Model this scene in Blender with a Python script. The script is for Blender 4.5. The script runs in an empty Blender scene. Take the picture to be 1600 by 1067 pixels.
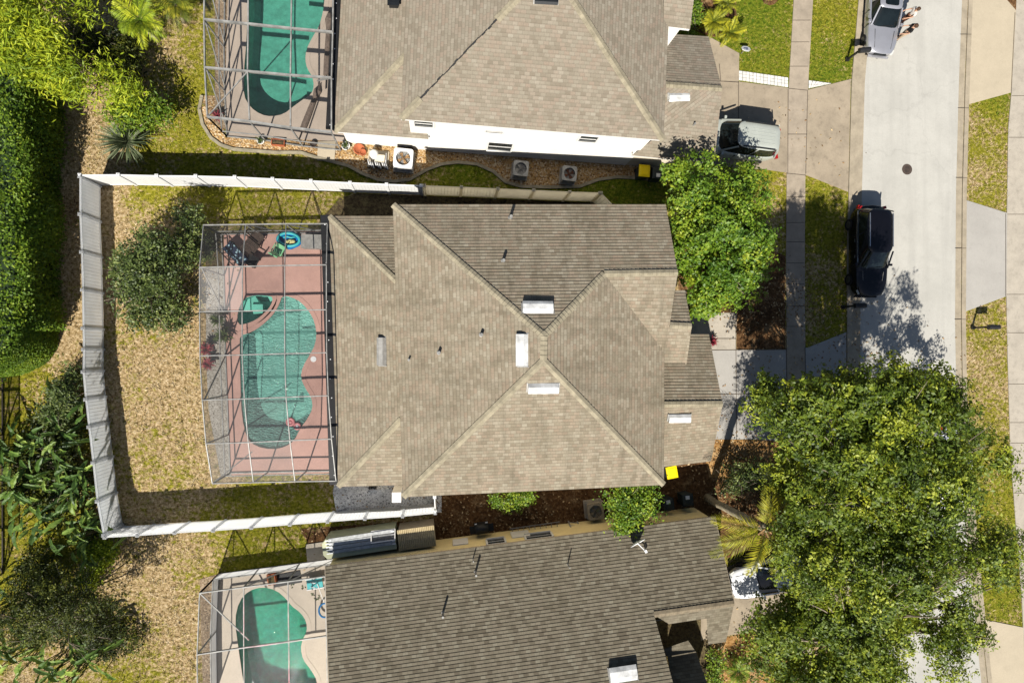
import bpy, bmesh, math, random
import numpy as np
from mathutils import Vector, Matrix, Euler
from mathutils.geometry import tessellate_polygon

sc = bpy.context.scene
COL = sc.collection
R = math.radians

# ---------------------------------------------------------------- camera, sky, sun, exposure
CAM_H = 36.8
CAM_ROT = Euler((0.01171, -0.1027, 0.0), 'XYZ')
cam_d = bpy.data.cameras.new('camera')
cam_d.sensor_width = 36.0
cam_d.lens = 24.0
cam_d.clip_start = 0.5
cam_d.clip_end = 3000
cam = bpy.data.objects.new('camera', cam_d)
cam.location = (0, 0, CAM_H)
cam.rotation_euler = CAM_ROT
COL.objects.link(cam)
sc.camera = cam

SUN_DIR = Vector((-0.27, -0.84, 1.0)).normalized()
sun_d = bpy.data.lights.new('sun', 'SUN')
sun_d.energy = 5.0
sun_d.angle = R(0.5)
sun_d.color = (1.0, 0.955, 0.87)
sun = bpy.data.objects.new('sun', sun_d)
sun.rotation_euler = SUN_DIR.to_track_quat('Z', 'Y').to_euler()
sun.location = (-20, -40, 60)
COL.objects.link(sun)

world = bpy.data.worlds.new('World')
sc.world = world
world.use_nodes = True
wn = world.node_tree
for n in list(wn.nodes):
    wn.nodes.remove(n)
w_out = wn.nodes.new('ShaderNodeOutputWorld')
w_bg = wn.nodes.new('ShaderNodeBackground')
w_sky = wn.nodes.new('ShaderNodeTexSky')
w_sky.sky_type = 'NISHITA'
w_sky.sun_disc = False
w_sky.sun_elevation = math.asin(SUN_DIR.z)
w_sky.sun_rotation = math.atan2(SUN_DIR.x, SUN_DIR.y)
w_bg.inputs['Strength'].default_value = 0.05
wn.links.new(w_sky.outputs[0], w_bg.inputs['Color'])
wn.links.new(w_bg.outputs[0], w_out.inputs['Surface'])

sc.view_settings.view_transform = 'Standard'
sc.view_settings.look = 'None'
sc.view_settings.gamma = 1.0
sc.view_settings.exposure = 0.65
sc.cycles.max_bounces = 6
sc.cycles.diffuse_bounces = 1
sc.cycles.transparent_max_bounces = 16

# ---------------------------------------------------------------- survey: photo pixel + height -> place on the site
_RM = CAM_ROT.to_matrix()
_F = 1066.67


def ray(px, py):
    return _RM @ Vector(((px - 800) / _F, -(py - 533.5) / _F, -1.0))


def P(px, py, z=0.0):
    d = ray(px, py)
    t = (z - CAM_H) / d.z
    return Vector((d.x * t, d.y * t, z))


def PV(px, py, a, b):
    """point where a sight line meets the upright wall through a and b"""
    n = Vector((b.y - a.y, a.x - b.x, 0))
    d = ray(px, py)
    o = Vector((0, 0, CAM_H))
    t = (Vector((a.x, a.y, 0)) - o).dot(n) / d.dot(n)
    return o + d * t


def PX(lst, z=0.0):
    return [P(x, y, z) for x, y in lst]


# ---------------------------------------------------------------- materials
def lin(h):
    h = h.lstrip('#')
    out = []
    for i in (0, 2, 4):
        c = int(h[i:i + 2], 16) / 255
        out.append(c / 12.92 if c <= 0.04045 else ((c + 0.055) / 1.055) ** 2.4)
    return tuple(out) + (1.0,)


class NT:
    def __init__(self, name):
        self.m = bpy.data.materials.new(name)
        self.m.use_nodes = True
        self.t = self.m.node_tree
        for n in list(self.t.nodes):
            self.t.nodes.remove(n)
        self.out = self.n('ShaderNodeOutputMaterial')

    def n(self, typ, **kw):
        nd = self.t.nodes.new(typ)
        for k, v in kw.items():
            if k == 'inp':
                for kk, vv in v.items():
                    nd.inputs[kk].default_value = vv
            else:
                setattr(nd, k, v)
        return nd

    def l(self, a, b):
        self.t.links.new(a, b)

    def coord(self, kind='Object'):
        return self.n('ShaderNodeTexCoord').outputs[kind]

    def noise(self, vec, scale, detail=4, rough=0.6):
        nd = self.n('ShaderNodeTexNoise', inp={'Scale': scale, 'Detail': detail, 'Roughness': rough})
        self.l(vec, nd.inputs['Vector'])
        return nd.outputs['Fac']

    def ramp(self, fac, stops):
        nd = self.n('ShaderNodeValToRGB')
        el = nd.color_ramp.elements
        while len(el) > 1:
            el.remove(el[-1])
        el[0].position = stops[0][0]
        el[0].color = stops[0][1]
        for p, c in stops[1:]:
            e = el.new(p)
            e.color = c
        self.l(fac, nd.inputs['Fac'])
        return nd.outputs['Color']

    def rng(self, fac, a, b, c=0.0, d=1.0):
        nd = self.n('ShaderNodeMapRange', inp={'From Min': a, 'From Max': b, 'To Min': c, 'To Max': d})
        self.l(fac, nd.inputs['Value'])
        return nd.outputs['Result']

    def mix(self, fac, a, b, blend='MIX'):
        nd = self.n('ShaderNodeMix', data_type='RGBA', blend_type=blend)
        for s, v in ((nd.inputs[0], fac), (nd.inputs[6], a), (nd.inputs[7], b)):
            if hasattr(v, 'is_output'):
                self.l(v, s)
            else:
                s.default_value = v
        return nd.outputs[2]

    def math(self, op, a, b=0.0):
        nd = self.n('ShaderNodeMath', operation=op)
        for s, v in ((nd.inputs[0], a), (nd.inputs[1], b)):
            if hasattr(v, 'is_output'):
                self.l(v, s)
            else:
                s.default_value = v
        return nd.outputs[0]

    def bump(self, h, strength=0.3, dist=0.05):
        nd = self.n('ShaderNodeBump', inp={'Strength': strength, 'Distance': dist})
        self.l(h, nd.inputs['Height'])
        return nd.outputs['Normal']

    def pbr(self, color, rough=0.8, metal=0.0, normal=None, spec=0.3, coat=0.0):
        nd = self.n('ShaderNodeBsdfPrincipled', inp={'Roughness': rough, 'Metallic': metal, 'Specular IOR Level': spec, 'Coat Weight': coat})
        if hasattr(color, 'is_output'):
            self.l(color, nd.inputs['Base Color'])
        else:
            nd.inputs['Base Color'].default_value = color
        if normal is not None:
            self.l(normal, nd.inputs['Normal'])
        return nd

    def end(self, shader):
        self.l(shader.outputs[0] if hasattr(shader, 'outputs') else shader, self.out.inputs['Surface'])
        return self.m


def rgb(r, g, b):
    return (r, g, b, 1.0)


def plain(name, c, rough=0.6, metal=0.0, var=0.12, scale=6.0, spec=0.3, bump=0.0, coat=0.0):
    t = NT(name)
    v = t.coord()
    f = t.noise(v, scale, 5)
    d = tuple(x * (1 - var * 1.6) for x in c[:3]) + (1,)
    e = tuple(min(1, x * (1 + var)) for x in c[:3]) + (1,)
    col = t.mix(t.rng(f, 0.3, 0.7), d, e)
    nrm = t.bump(t.noise(v, scale * 8, 3), bump, 0.02) if bump else None
    return t.end(t.pbr(col, rough, metal, nrm, spec, coat))


def m_concrete(name, c, stain=0.35, sc1=0.55, tracks=0.0):
    t = NT(name)
    v = t.coord()
    big = t.noise(v, sc1, 7, 0.7)
    fine = t.noise(v, 14.0, 4, 0.7)
    dark = tuple(x * (1 - stain) for x in c[:3]) + (1,)
    col = t.mix(t.rng(big, 0.40, 0.66), c, dark)
    col = t.mix(t.rng(fine, 0.3, 0.75, 0.0, 0.40), col, tuple(x * 0.72 for x in c[:3]) + (1,))
    spk = t.noise(v, 40.0, 2, 0.5)
    col = t.mix(t.rng(spk, 0.58, 0.75, 0.0, 0.35), col, tuple(x * 0.5 for x in c[:3]) + (1,))
    med = t.noise(v, 2.4, 6, 0.75)
    col = t.mix(t.rng(med, 0.54, 0.72, 0.0, stain * 1.3), col, tuple(x * 0.42 for x in c[:3]) + (1,))
    if tracks:
        mp = t.n('ShaderNodeMapping', inp={'Scale': (1.0, 0.05, 1.0), 'Rotation': (0, 0, 0.02)})
        t.l(v, mp.inputs['Vector'])
        tk = t.noise(mp.outputs[0], 1.5, 3, 0.6)
        col = t.mix(t.rng(tk, 0.48, 0.66, 0.0, tracks), col, tuple(x * 0.55 for x in c[:3]) + (1,))
        vo = t.n('ShaderNodeTexVoronoi', feature='DISTANCE_TO_EDGE', inp={'Scale': 0.13})
        dis = t.n('ShaderNodeVectorMath', operation='ADD')
        nz = t.n('ShaderNodeTexNoise', inp={'Scale': 1.2, 'Detail': 5})
        t.l(v, nz.inputs['Vector'])
        t.l(v, dis.inputs[0])
        t.l(nz.outputs['Color'], dis.inputs[1])
        t.l(dis.outputs[0], vo.inputs['Vector'])
        col = t.mix(t.rng(vo.outputs['Distance'], 0.005, 0.002, 0.0, 0.11), col, tuple(x * 0.3 for x in c[:3]) + (1,))
    return t.end(t.pbr(col, 0.9, 0, t.bump(fine, 0.25, 0.02), 0.2))


def m_gravel(name, cols, scale=16.0, rough=0.85, bump=0.9):
    t = NT(name)
    v = t.coord()
    vo = t.n('ShaderNodeTexVoronoi', inp={'Scale': scale})
    t.l(v, vo.inputs['Vector'])
    sep = t.n('ShaderNodeSeparateColor')
    t.l(vo.outputs['Color'], sep.inputs[0])
    n = len(cols)
    col = t.ramp(sep.outputs[0], [(i / max(1, n - 1) * 0.95, c) for i, c in enumerate(cols)])
    big = t.noise(v, 0.9, 4)
    col = t.mix(t.rng(big, 0.4, 0.75, 0, 0.45), col, tuple(x * 0.55 for x in cols[0][:3]) + (1,))
    h = t.math('SUBTRACT', 1.0, vo.outputs['Distance'])
    return t.end(t.pbr(col, rough, 0, t.bump(h, bump, 0.06), 0.2))


def m_mulch(name, cols, scale=9.0):
    t = NT(name)
    v = t.coord()
    f = t.noise(v, scale, 8, 0.78)
    b = t.noise(v, 0.7, 4, 0.6)
    n = len(cols)
    col = t.ramp(f, [(0.32 + 0.36 * i / (n - 1), c) for i, c in enumerate(cols)])
    col = t.mix(t.rng(b, 0.46, 0.7, 0, 0.6), col, tuple(x * 0.6 for x in cols[0][:3]) + (1,))
    b2 = t.noise(v, 1.3, 5, 0.7)
    col = t.mix(t.math('MULTIPLY', t.rng(b2, 0.52, 0.66, 0, 0.75), t.rng(f, 0.35, 0.6)), col, cols[-1])
    return t.end(t.pbr(col, 0.95, 0, t.bump(f, 1.0, 0.08), 0.1))


def m_lawn():
    t = NT('lawn_grass')
    v = t.coord()
    at = t.n('ShaderNodeAttribute', attribute_name='green')
    at2 = t.n('ShaderNodeAttribute', attribute_name='lush')
    fine = t.noise(v, 6.5, 9, 0.8)
    clump = t.noise(v, 4.2, 5, 0.75)
    big = t.noise(v, 0.55, 4, 0.6)
    dry = t.ramp(fine, [(0.32, rgb(0.06, 0.036, 0.014)), (0.42, rgb(0.24, 0.16, 0.065)), (0.52, rgb(0.50, 0.36, 0.19)), (0.64, rgb(0.80, 0.65, 0.43))])
    grn = t.ramp(fine, [(0.32, rgb(0.035, 0.042, 0.005)), (0.44, rgb(0.16, 0.16, 0.012)), (0.55, rgb(0.31, 0.28, 0.028)), (0.70, rgb(0.52, 0.45, 0.11))])
    lus = t.ramp(fine, [(0.32, rgb(0.015, 0.035, 0.003)), (0.44, rgb(0.075, 0.125, 0.009)), (0.56, rgb(0.18, 0.215, 0.018)), (0.70, rgb(0.34, 0.32, 0.05))])
    g = t.math('ADD', at.outputs['Fac'], t.rng(clump, 0.35, 0.65, -0.42, 0.42))
    g = t.math('ADD', g, t.rng(big, 0.3, 0.7, -0.33, 0.33))
    g = t.rng(g, 0.3, 0.7)
    l = t.math('ADD', at2.outputs['Fac'], t.rng(clump, 0.3, 0.7, -0.25, 0.25))
    l = t.rng(l, 0.35, 0.7)
    col = t.mix(g, dry, grn)
    col = t.mix(l, col, lus)
    col = t.mix(t.rng(t.noise(v, 3.1, 3, 0.6), 0.42, 0.30, 0, 0.5), col, rgb(0.05, 0.045, 0.012))
    h = t.math('ADD', fine, t.math('MULTIPLY', clump, 0.6))
    return t.end(t.pbr(col, 0.95, 0, t.bump(h, 1.0, 0.16), 0.05))


def m_shingle(name, tones, grime=0.35, slot=0.5, line=0.55):
    t = NT(name)
    uv = t.coord('UV')
    br = t.n('ShaderNodeTexBrick', inp={'Scale': 1.0, 'Mortar Size': 0.007, 'Mortar Smooth': 0.3, 'Bias': 0.0,
                                        'Brick Width': 0.24, 'Row Height': 0.165})
    br.offset = 0.37
    br.inputs['Color1'].default_value = (0, 0, 0, 1)
    br.inputs['Color2'].default_value = (1, 1, 1, 1)
    br.inputs['Mortar'].default_value = (0.5, 0.5, 0.5, 1)
    t.l(uv, br.inputs['Vector'])
    n = len(tones)
    col = t.ramp(br.outputs['Color'], [(i / (n - 1), c) for i, c in enumerate(tones)])
    v = t.coord()
    f = t.noise(v, 26.0, 3, 0.7)
    col = t.mix(t.rng(f, 0.3, 0.7, 0.0, 0.28), col, tuple(x * 0.45 for x in tones[0][:3]) + (1,))
    mp = t.n('ShaderNodeMapping', inp={'Scale': (1.5, 0.28, 1.0)})
    t.l(uv, mp.inputs['Vector'])
    s = t.noise(mp.outputs[0], 1.1, 6, 0.7)
    col = t.mix(t.rng(s, 0.46, 0.72, 0.0, grime), col, rgb(0.075, 0.066, 0.045))
    s2 = t.noise(v, 0.33, 4, 0.6)
    col = t.mix(t.rng(s2, 0.5, 0.72, 0.0, grime * 0.8), col, rgb(0.10, 0.085, 0.055))
    col = t.mix(t.math('MULTIPLY', br.outputs['Fac'], slot), col, rgb(0.05, 0.04, 0.03))
    # darker lower edge of each course
    sx = t.n('ShaderNodeSeparateXYZ')
    t.l(uv, sx.inputs[0])
    fr = t.math('FRACT', t.math('DIVIDE', t.math('SUBTRACT', sx.outputs[1], 0.02), 0.165))
    lw = t.rng(t.noise(mp.outputs[0], 7.0, 3), 0.3, 0.7, line * 0.35, line)
    col = t.mix(t.math('MULTIPLY', t.rng(fr, 0.16, 0.03), lw), col, rgb(0.035, 0.028, 0.018))
    return t.end(t.pbr(col, 0.95, 0, t.bump(f, 0.4, 0.01), 0.15))


def m_leaf(name, dark, mid, light, trans=0.3, gloss=0.35):
    t = NT(name)
    at = t.n('ShaderNodeAttribute', attribute_name='tint')
    col = t.ramp(at.outputs['Fac'], [(0.0, dark), (0.5, mid), (1.0, light)])
    p = t.pbr(col, 0.55, 0, None, gloss)
    tr = t.n('ShaderNodeBsdfTranslucent')
    t.l(t.mix(0.5, col, light), tr.inputs['Color'])
    mx = t.n('ShaderNodeMixShader', inp={0: trans})
    t.l(p.outputs[0], mx.inputs[1])
    t.l(tr.outputs[0], mx.inputs[2])
    return t.end(mx)


def m_screen(name, op, c):
    t = NT(name)
    tr = t.n('ShaderNodeBsdfTransparent')
    df = t.n('ShaderNodeBsdfDiffuse', inp={'Color': c})
    gl = t.n('ShaderNodeBsdfGlossy', inp={'Color': (0.5, 0.5, 0.5, 1), 'Roughness': 0.45})
    m1 = t.n('ShaderNodeMixShader', inp={0: 0.03})
    t.l(df.outputs[0], m1.inputs[1])
    t.l(gl.outputs[0], m1.inputs[2])
    v = t.coord()
    f = t.rng(t.noise(v, 1.3, 3), 0.3, 0.7, op * 0.8, op * 1.2)
    mx = t.n('ShaderNodeMixShader')
    t.l(f, mx.inputs[0])
    t.l(tr.outputs[0], mx.inputs[1])
    t.l(m1.outputs[0], mx.inputs[2])
    return t.end(mx)


def m_water(name, tint, body, dens, ripple=0.8, wsc=5.0):
    t = NT(name)
    v = t.coord()
    mp = t.n('ShaderNodeMapping', inp={'Scale': (0.8, 2.0, 1.0), 'Rotation': (0, 0, 0.3)})
    t.l(v, mp.inputs['Vector'])
    wv = t.n('ShaderNodeTexNoise', inp={'Scale': wsc, 'Detail': 3, 'Roughness': 0.55, 'Distortion': 0.8})
    t.l(mp.outputs[0], wv.inputs['Vector'])
    w = wv.outputs['Fac']
    nrm = t.bump(w, 1.0, 0.28 * ripple)
    tr = t.n('ShaderNodeBsdfTransparent', inp={'Color': tint})
    df = t.n('ShaderNodeBsdfDiffuse', inp={'Color': body})
    t.l(nrm, df.inputs['Normal'])
    m1 = t.n('ShaderNodeMixShader', inp={0: dens})
    t.l(tr.outputs[0], m1.inputs[1])
    t.l(df.outputs[0], m1.inputs[2])
    gl = t.n('ShaderNodeBsdfGlossy', inp={'Roughness': 0.03})
    t.l(t.bump(w, 0.5, 0.10 * ripple), gl.inputs['Normal'])
    fr = t.n('ShaderNodeFresnel', inp={'IOR': 1.33})
    m2 = t.n('ShaderNodeMixShader')
    t.l(fr.outputs[0], m2.inputs[0])
    t.l(m1.outputs[0], m2.inputs[1])
    t.l(gl.outputs[0], m2.inputs[2])
    return t.end(m2)


M = {}
M['lawn'] = m_lawn()
M['road'] = m_concrete('road_concrete', rgb(0.44, 0.425, 0.385), 0.14, 0.45, 0.20)
M['kerb'] = m_concrete('kerb_concrete', rgb(0.36, 0.305, 0.225), 0.3, 1.5)
M['walk'] = m_concrete('walk_concrete', rgb(0.36, 0.30, 0.23), 0.3, 0.9)
M['walk_far'] = m_concrete('pale_walk_concrete', rgb(0.41, 0.365, 0.30), 0.22, 1.2)
M['drive'] = m_concrete('driveway_concrete', rgb(0.34, 0.28, 0.205), 0.32, 0.6)
M['drive_pale'] = m_concrete('pale_driveway_concrete', rgb(0.44, 0.375, 0.275), 0.12, 0.5)
M['drive_grey'] = m_concrete('grey_driveway_concrete', rgb(0.37, 0.35, 0.32), 0.15, 0.5)
M['joint'] = plain('joint', rgb(0.10, 0.08, 0.06), 0.95)
M['deck_pink'] = m_concrete('pink_deck', rgb(0.50, 0.30, 0.25), 0.12, 0.6)
M['deck_beige'] = m_concrete('beige_deck', rgb(0.46, 0.38, 0.31), 0.12, 0.5)
M['deck_pale'] = m_concrete('pale_deck', rgb(0.52, 0.45, 0.37), 0.10, 0.5)
M['gold_gravel'] = m_gravel('golden_gravel', [rgb(0.22, 0.12, 0.04), rgb(0.46, 0.30, 0.13), rgb(0.36, 0.20, 0.07), rgb(0.62, 0.50, 0.33), rgb(0.16, 0.08, 0.03)], 13)
M['grey_gravel'] = m_gravel('grey_gravel', [rgb(0.16, 0.16, 0.16), rgb(0.66, 0.66, 0.65), rgb(0.85, 0.84, 0.82), rgb(0.5, 0.5, 0.49), rgb(0.88, 0.87, 0.85)], 18, 0.85, 0.35)
M['bed_gravel'] = m_gravel('pale_bed_gravel', [rgb(0.14, 0.12, 0.095), rgb(0.32, 0.295, 0.255), rgb(0.46, 0.43, 0.38), rgb(0.21, 0.185, 0.15)], 20, 0.85, 0.35)
M['brown_gravel'] = m_gravel('brown_gravel', [rgb(0.10, 0.07, 0.045), rgb(0.30, 0.22, 0.14), rgb(0.22, 0.15, 0.09), rgb(0.42, 0.33, 0.23)], 18, 0.85, 0.4)
M['mulch'] = m_mulch('brown_mulch', [rgb(0.025, 0.013, 0.007), rgb(0.085, 0.042, 0.018), rgb(0.165, 0.085, 0.035), rgb(0.34, 0.235, 0.125)], 6)
M['mulch_orange'] = m_mulch('orange_mulch', [rgb(0.09, 0.038, 0.012), rgb(0.25, 0.125, 0.04), rgb(0.40, 0.23, 0.085), rgb(0.52, 0.38, 0.21)], 7)
M['soil'] = m_mulch('soil', [rgb(0.02, 0.015, 0.01), rgb(0.07, 0.05, 0.03), rgb(0.13, 0.10, 0.05), rgb(0.2, 0.17, 0.08)], 6)
M['paver'] = plain('white_paver', rgb(0.62, 0.60, 0.56), 0.9, 0, 0.15, 4)
M['roof_tan'] = m_shingle('tan_shingle', [rgb(0.217, 0.178, 0.127), rgb(0.258, 0.218, 0.157), rgb(0.292, 0.254, 0.189), rgb(0.274, 0.212, 0.153), rgb(0.329, 0.292, 0.221)], 0.48, 0.45, 0.55)
M['roof_pink'] = m_shingle('rosy_tan_shingle', [rgb(0.207, 0.174, 0.131), rgb(0.241, 0.208, 0.159), rgb(0.275, 0.242, 0.188), rgb(0.262, 0.207, 0.158), rgb(0.305, 0.273, 0.216)], 0.12, 0.42, 0.45)
M['roof_brown'] = m_shingle('brown_shingle', [rgb(0.118, 0.099, 0.070), rgb(0.158, 0.137, 0.098), rgb(0.203, 0.177, 0.129), rgb(0.168, 0.142, 0.103), rgb(0.234, 0.211, 0.157)], 0.32, 0.45, 0.6)
M['cap_tan'] = plain('tan_cap_shingle', rgb(0.274, 0.239, 0.168), 0.95, 0, 0.22, 3.0)
M['cap_brown'] = plain('brown_cap_shingle', rgb(0.20, 0.162, 0.11), 0.95, 0, 0.22, 3.0)
M['white_wall'] = plain('white_stucco', rgb(0.80, 0.765, 0.70), 0.9, 0, 0.04, 3, 0.2, 0.15)
M['cream_wall'] = plain('cream_stucco', rgb(0.66, 0.58, 0.45), 0.9, 0, 0.06, 3, 0.2, 0.15)
M['yellow_wall'] = plain('yellow_stucco', rgb(0.88, 0.71, 0.36), 0.9, 0, 0.06, 2.5, 0.2, 0.15)
M['white_trim'] = plain('white_trim', rgb(0.72, 0.70, 0.66), 0.6, 0, 0.06, 4)
M['tan_trim'] = plain('tan_trim', rgb(0.42, 0.35, 0.27), 0.7, 0, 0.08, 4)
M['black_gutter'] = plain('dark_gutter', rgb(0.012, 0.012, 0.013), 0.5, 0, 0.2, 4)
M['glass'] = plain('dark_glass', rgb(0.02, 0.025, 0.028), 0.08, 0, 0.2, 2, 0.5)
def m_vinyl(name, c, tr):
    """thin hollow plastic boards: sun glows through a little"""
    t = NT(name)
    v = t.coord()
    f = t.noise(v, 1.6, 4)
    col = t.mix(t.rng(f, 0.3, 0.7), tuple(x * 0.92 for x in c[:3]) + (1,), c)
    p = t.pbr(col, 0.5, 0, None, 0.3)
    tl = t.n('ShaderNodeBsdfTranslucent')
    t.l(col, tl.inputs['Color'])
    mx = t.n('ShaderNodeMixShader', inp={0: tr})
    t.l(p.outputs[0], mx.inputs[1])
    t.l(tl.outputs[0], mx.inputs[2])
    return t.end(mx)


M['vinyl'] = m_vinyl('white_vinyl', rgb(0.82, 0.82, 0.81), 0.2)
M['vinyl_grey'] = m_vinyl('pale_grey_vinyl', rgb(0.93, 0.94, 0.95), 0.88)
M['vinyl_tan'] = m_vinyl('tan_vinyl', rgb(0.95, 0.91, 0.80), 0.85)
M['alu'] = plain('pale_aluminium', rgb(0.27, 0.265, 0.25), 0.5, 0.1, 0.25, 3)
M['alu_bronze'] = plain('bronze_aluminium', rgb(0.06, 0.05, 0.042), 0.5, 0.1, 0.2, 5)
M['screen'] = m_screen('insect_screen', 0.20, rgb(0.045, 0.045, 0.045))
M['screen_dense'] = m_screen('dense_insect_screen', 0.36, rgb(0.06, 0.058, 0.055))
M['screen_glare'] = m_screen('painted_glare_screen', 0.36, rgb(0.33, 0.32, 0.31))  # pale colour stands in for sun glare on the mesh
M['plaster_center'] = plain('aqua_pool_plaster', rgb(0.42, 0.68, 0.63), 0.8, 0, 0.1, 1.5)
M['plaster_teal'] = plain('teal_pool_plaster', rgb(0.028, 0.28, 0.19), 0.8, 0, 0.18, 5)
M['plaster_green'] = plain('green_pool_plaster', rgb(0.19, 0.42, 0.36), 0.8, 0, 0.18, 3)
M['water'] = m_water('pool_water', rgb(0.76, 0.96, 0.91), rgb(0.36, 0.74, 0.64), 0.40, 2.4, 4.5)
M['water_calm'] = m_water('calm_pool_water', rgb(0.64, 0.90, 0.83), rgb(0.05, 0.27, 0.21), 0.06, 0.5, 6.0)
M['white_metal'] = plain('white_metal', rgb(0.72, 0.72, 0.72), 0.4, 0.0, 0.08, 6)
M['vent_white'] = plain('weathered_white_hood', rgb(0.60, 0.60, 0.59), 0.5, 0.0, 0.28, 2.2)
M['grey_metal'] = plain('grey_metal', rgb(0.30, 0.29, 0.27), 0.5, 0.2, 0.15, 6)
M['tan_metal'] = plain('tan_metal', rgb(0.33, 0.27, 0.19), 0.6, 0.0, 0.15, 6)
M['dark_metal'] = plain('dark_metal', rgb(0.02, 0.02, 0.021), 0.5, 0.1, 0.2, 6)
M['black_plastic'] = plain('black_plastic', rgb(0.012, 0.014, 0.016), 0.45, 0, 0.2, 6)
M['bin_dark'] = plain('dark_bin_plastic', rgb(0.025, 0.034, 0.036), 0.5, 0, 0.2, 5)
M['bin_yellow'] = plain('yellow_bin_plastic', rgb(0.80, 0.60, 0.0), 0.5, 0, 0.08, 5)
M['paper_white'] = plain('white_label', rgb(0.75, 0.75, 0.75), 0.7)
M['terracotta'] = plain('terracotta', rgb(0.36, 0.10, 0.04), 0.8, 0, 0.15, 8)
M['bark'] = plain('grey_bark', rgb(0.27, 0.22, 0.165), 0.9, 0, 0.3, 9, 0.2, 0.6)
M['palm_bark'] = plain('palm_bark', rgb(0.34, 0.29, 0.20), 0.9, 0, 0.35, 6, 0.2, 0.6)
M['frond_stub'] = plain('dry_frond_base', rgb(0.40, 0.24, 0.11), 0.9, 0, 0.35, 9)
M['shed_wall'] = plain('sage_shed_resin', rgb(0.42, 0.43, 0.28), 0.6, 0, 0.08, 3)
M['shed_roof'] = plain('grey_shed_roof', rgb(0.36, 0.37, 0.37), 0.6, 0, 0.2, 7)
M['shed_tan'] = plain('tan_corrugated', rgb(0.46, 0.37, 0.21), 0.6, 0, 0.15, 3)
M['rubber'] = plain('tyre_rubber', rgb(0.015, 0.015, 0.016), 0.8)
M['car_glass'] = plain('car_glass', rgb(0.008, 0.012, 0.013), 0.04, 0, 0.3, 1, 0.6)
M['car_silver'] = plain('silver_paint', rgb(0.42, 0.42, 0.45), 0.28, 0.55, 0.04, 2, 0.5, 0, 0.6)
M['car_black'] = plain('black_paint', rgb(0.004, 0.004, 0.006), 0.25, 0.0, 0.1, 2, 0.25, 0, 0.35)
M['car_white'] = plain('white_paint', rgb(0.72, 0.73, 0.74), 0.25, 0.0, 0.03, 2, 0.5, 0, 0.6)
M['car_green'] = plain('grey_green_paint', rgb(0.38, 0.40, 0.36), 0.36, 0.1, 0.05, 2, 0.5, 0, 0.5)
M['chrome'] = plain('chrome', rgb(0.6, 0.6, 0.6), 0.2, 0.9)
M['lamp_red'] = plain('red_lens', rgb(0.30, 0.01, 0.01), 0.2, 0, 0.1, 3, 0.5)
M['lamp_clear'] = plain('clear_lens', rgb(0.55, 0.55, 0.52), 0.15, 0, 0.1, 3, 0.5)
M['rim'] = plain('wheel_alloy', rgb(0.12, 0.12, 0.125), 0.35, 0.7)
M['wicker'] = plain('brown_wicker', rgb(0.07, 0.05, 0.04), 0.9, 0, 0.3, 14)
LEAF = {}
LEAF['oak'] = m_leaf('oak_leaf', rgb(0.030, 0.060, 0.004), rgb(0.118, 0.172, 0.010), rgb(0.37, 0.40, 0.026), 0.25, 0.5)
LEAF['front'] = m_leaf('glossy_leaf', rgb(0.038, 0.10, 0.006), rgb(0.145, 0.25, 0.014), rgb(0.36, 0.42, 0.03), 0.3, 0.5)
LEAF['hedge'] = m_leaf('hedge_leaf', rgb(0.04, 0.085, 0.008), rgb(0.12, 0.21, 0.015), rgb(0.30, 0.38, 0.03), 0.35)
LEAF['lime'] = m_leaf('lime_leaf', rgb(0.09, 0.15, 0.010), rgb(0.25, 0.34, 0.018), rgb(0.52, 0.56, 0.03), 0.35)
LEAF['shrub'] = m_leaf('grey_green_leaf', rgb(0.02, 0.036, 0.007), rgb(0.07, 0.105, 0.018), rgb(0.22, 0.26, 0.07), 0.2, 0.5)
LEAF['dark'] = m_leaf('dark_leaf', rgb(0.015, 0.032, 0.008), rgb(0.045, 0.075, 0.016), rgb(0.11, 0.14, 0.03), 0.2)
LEAF['banana'] = m_leaf('paddle_leaf', rgb(0.016, 0.045, 0.006), rgb(0.075, 0.15, 0.018), rgb(0.30, 0.40, 0.07), 0.3, 0.6)
LEAF['olive'] = m_leaf('olive_leaf', rgb(0.012, 0.02, 0.003), rgb(0.04, 0.055, 0.006), rgb(0.13, 0.14, 0.014), 0.15, 0.3)
LEAF['palm'] = m_leaf('palm_leaflet', rgb(0.07, 0.10, 0.012), rgb(0.19, 0.22, 0.02), rgb(0.42, 0.37, 0.03), 0.3)
LEAF['palm_gold'] = m_leaf('golden_palm_leaflet', rgb(0.11, 0.14, 0.012), rgb(0.28, 0.30, 0.02), rgb(0.54, 0.49, 0.03), 0.3)
LEAF['yucca'] = m_leaf('yucca_blade', rgb(0.03, 0.045, 0.02), rgb(0.09, 0.12, 0.05), rgb(0.30, 0.33, 0.20), 0.1, 0.5)
LEAF['red'] = m_leaf('red_leaf', rgb(0.06, 0.006, 0.012), rgb(0.18, 0.015, 0.03), rgb(0.35, 0.05, 0.06), 0.2)
LEAF['fallow'] = m_leaf('lawn_blade', rgb(0.10, 0.10, 0.02), rgb(0.33, 0.27, 0.11), rgb(0.56, 0.44, 0.24), 0.2, 0.1)

# ---------------------------------------------------------------- object helpers
ORG = {}


def link(o):
    COL.objects.link(o)
    return o


def tag(o, label=None, cat=None, group=None, kind=None):
    if label:
        o['label'] = label
    if cat:
        o['category'] = cat
    if group:
        o['group'] = group
    if kind:
        o['kind'] = kind
    return o


def thing(name, label, cat, loc=(0, 0, 0), group=None, rz=0.0):
    o = bpy.data.objects.new(name, None)
    o.empty_display_size = 0.3
    o.location = loc
    o.rotation_euler = (0, 0, rz)
    link(o)
    ORG[o.name] = Vector(loc)
    return tag(o, label, cat, group)


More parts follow.
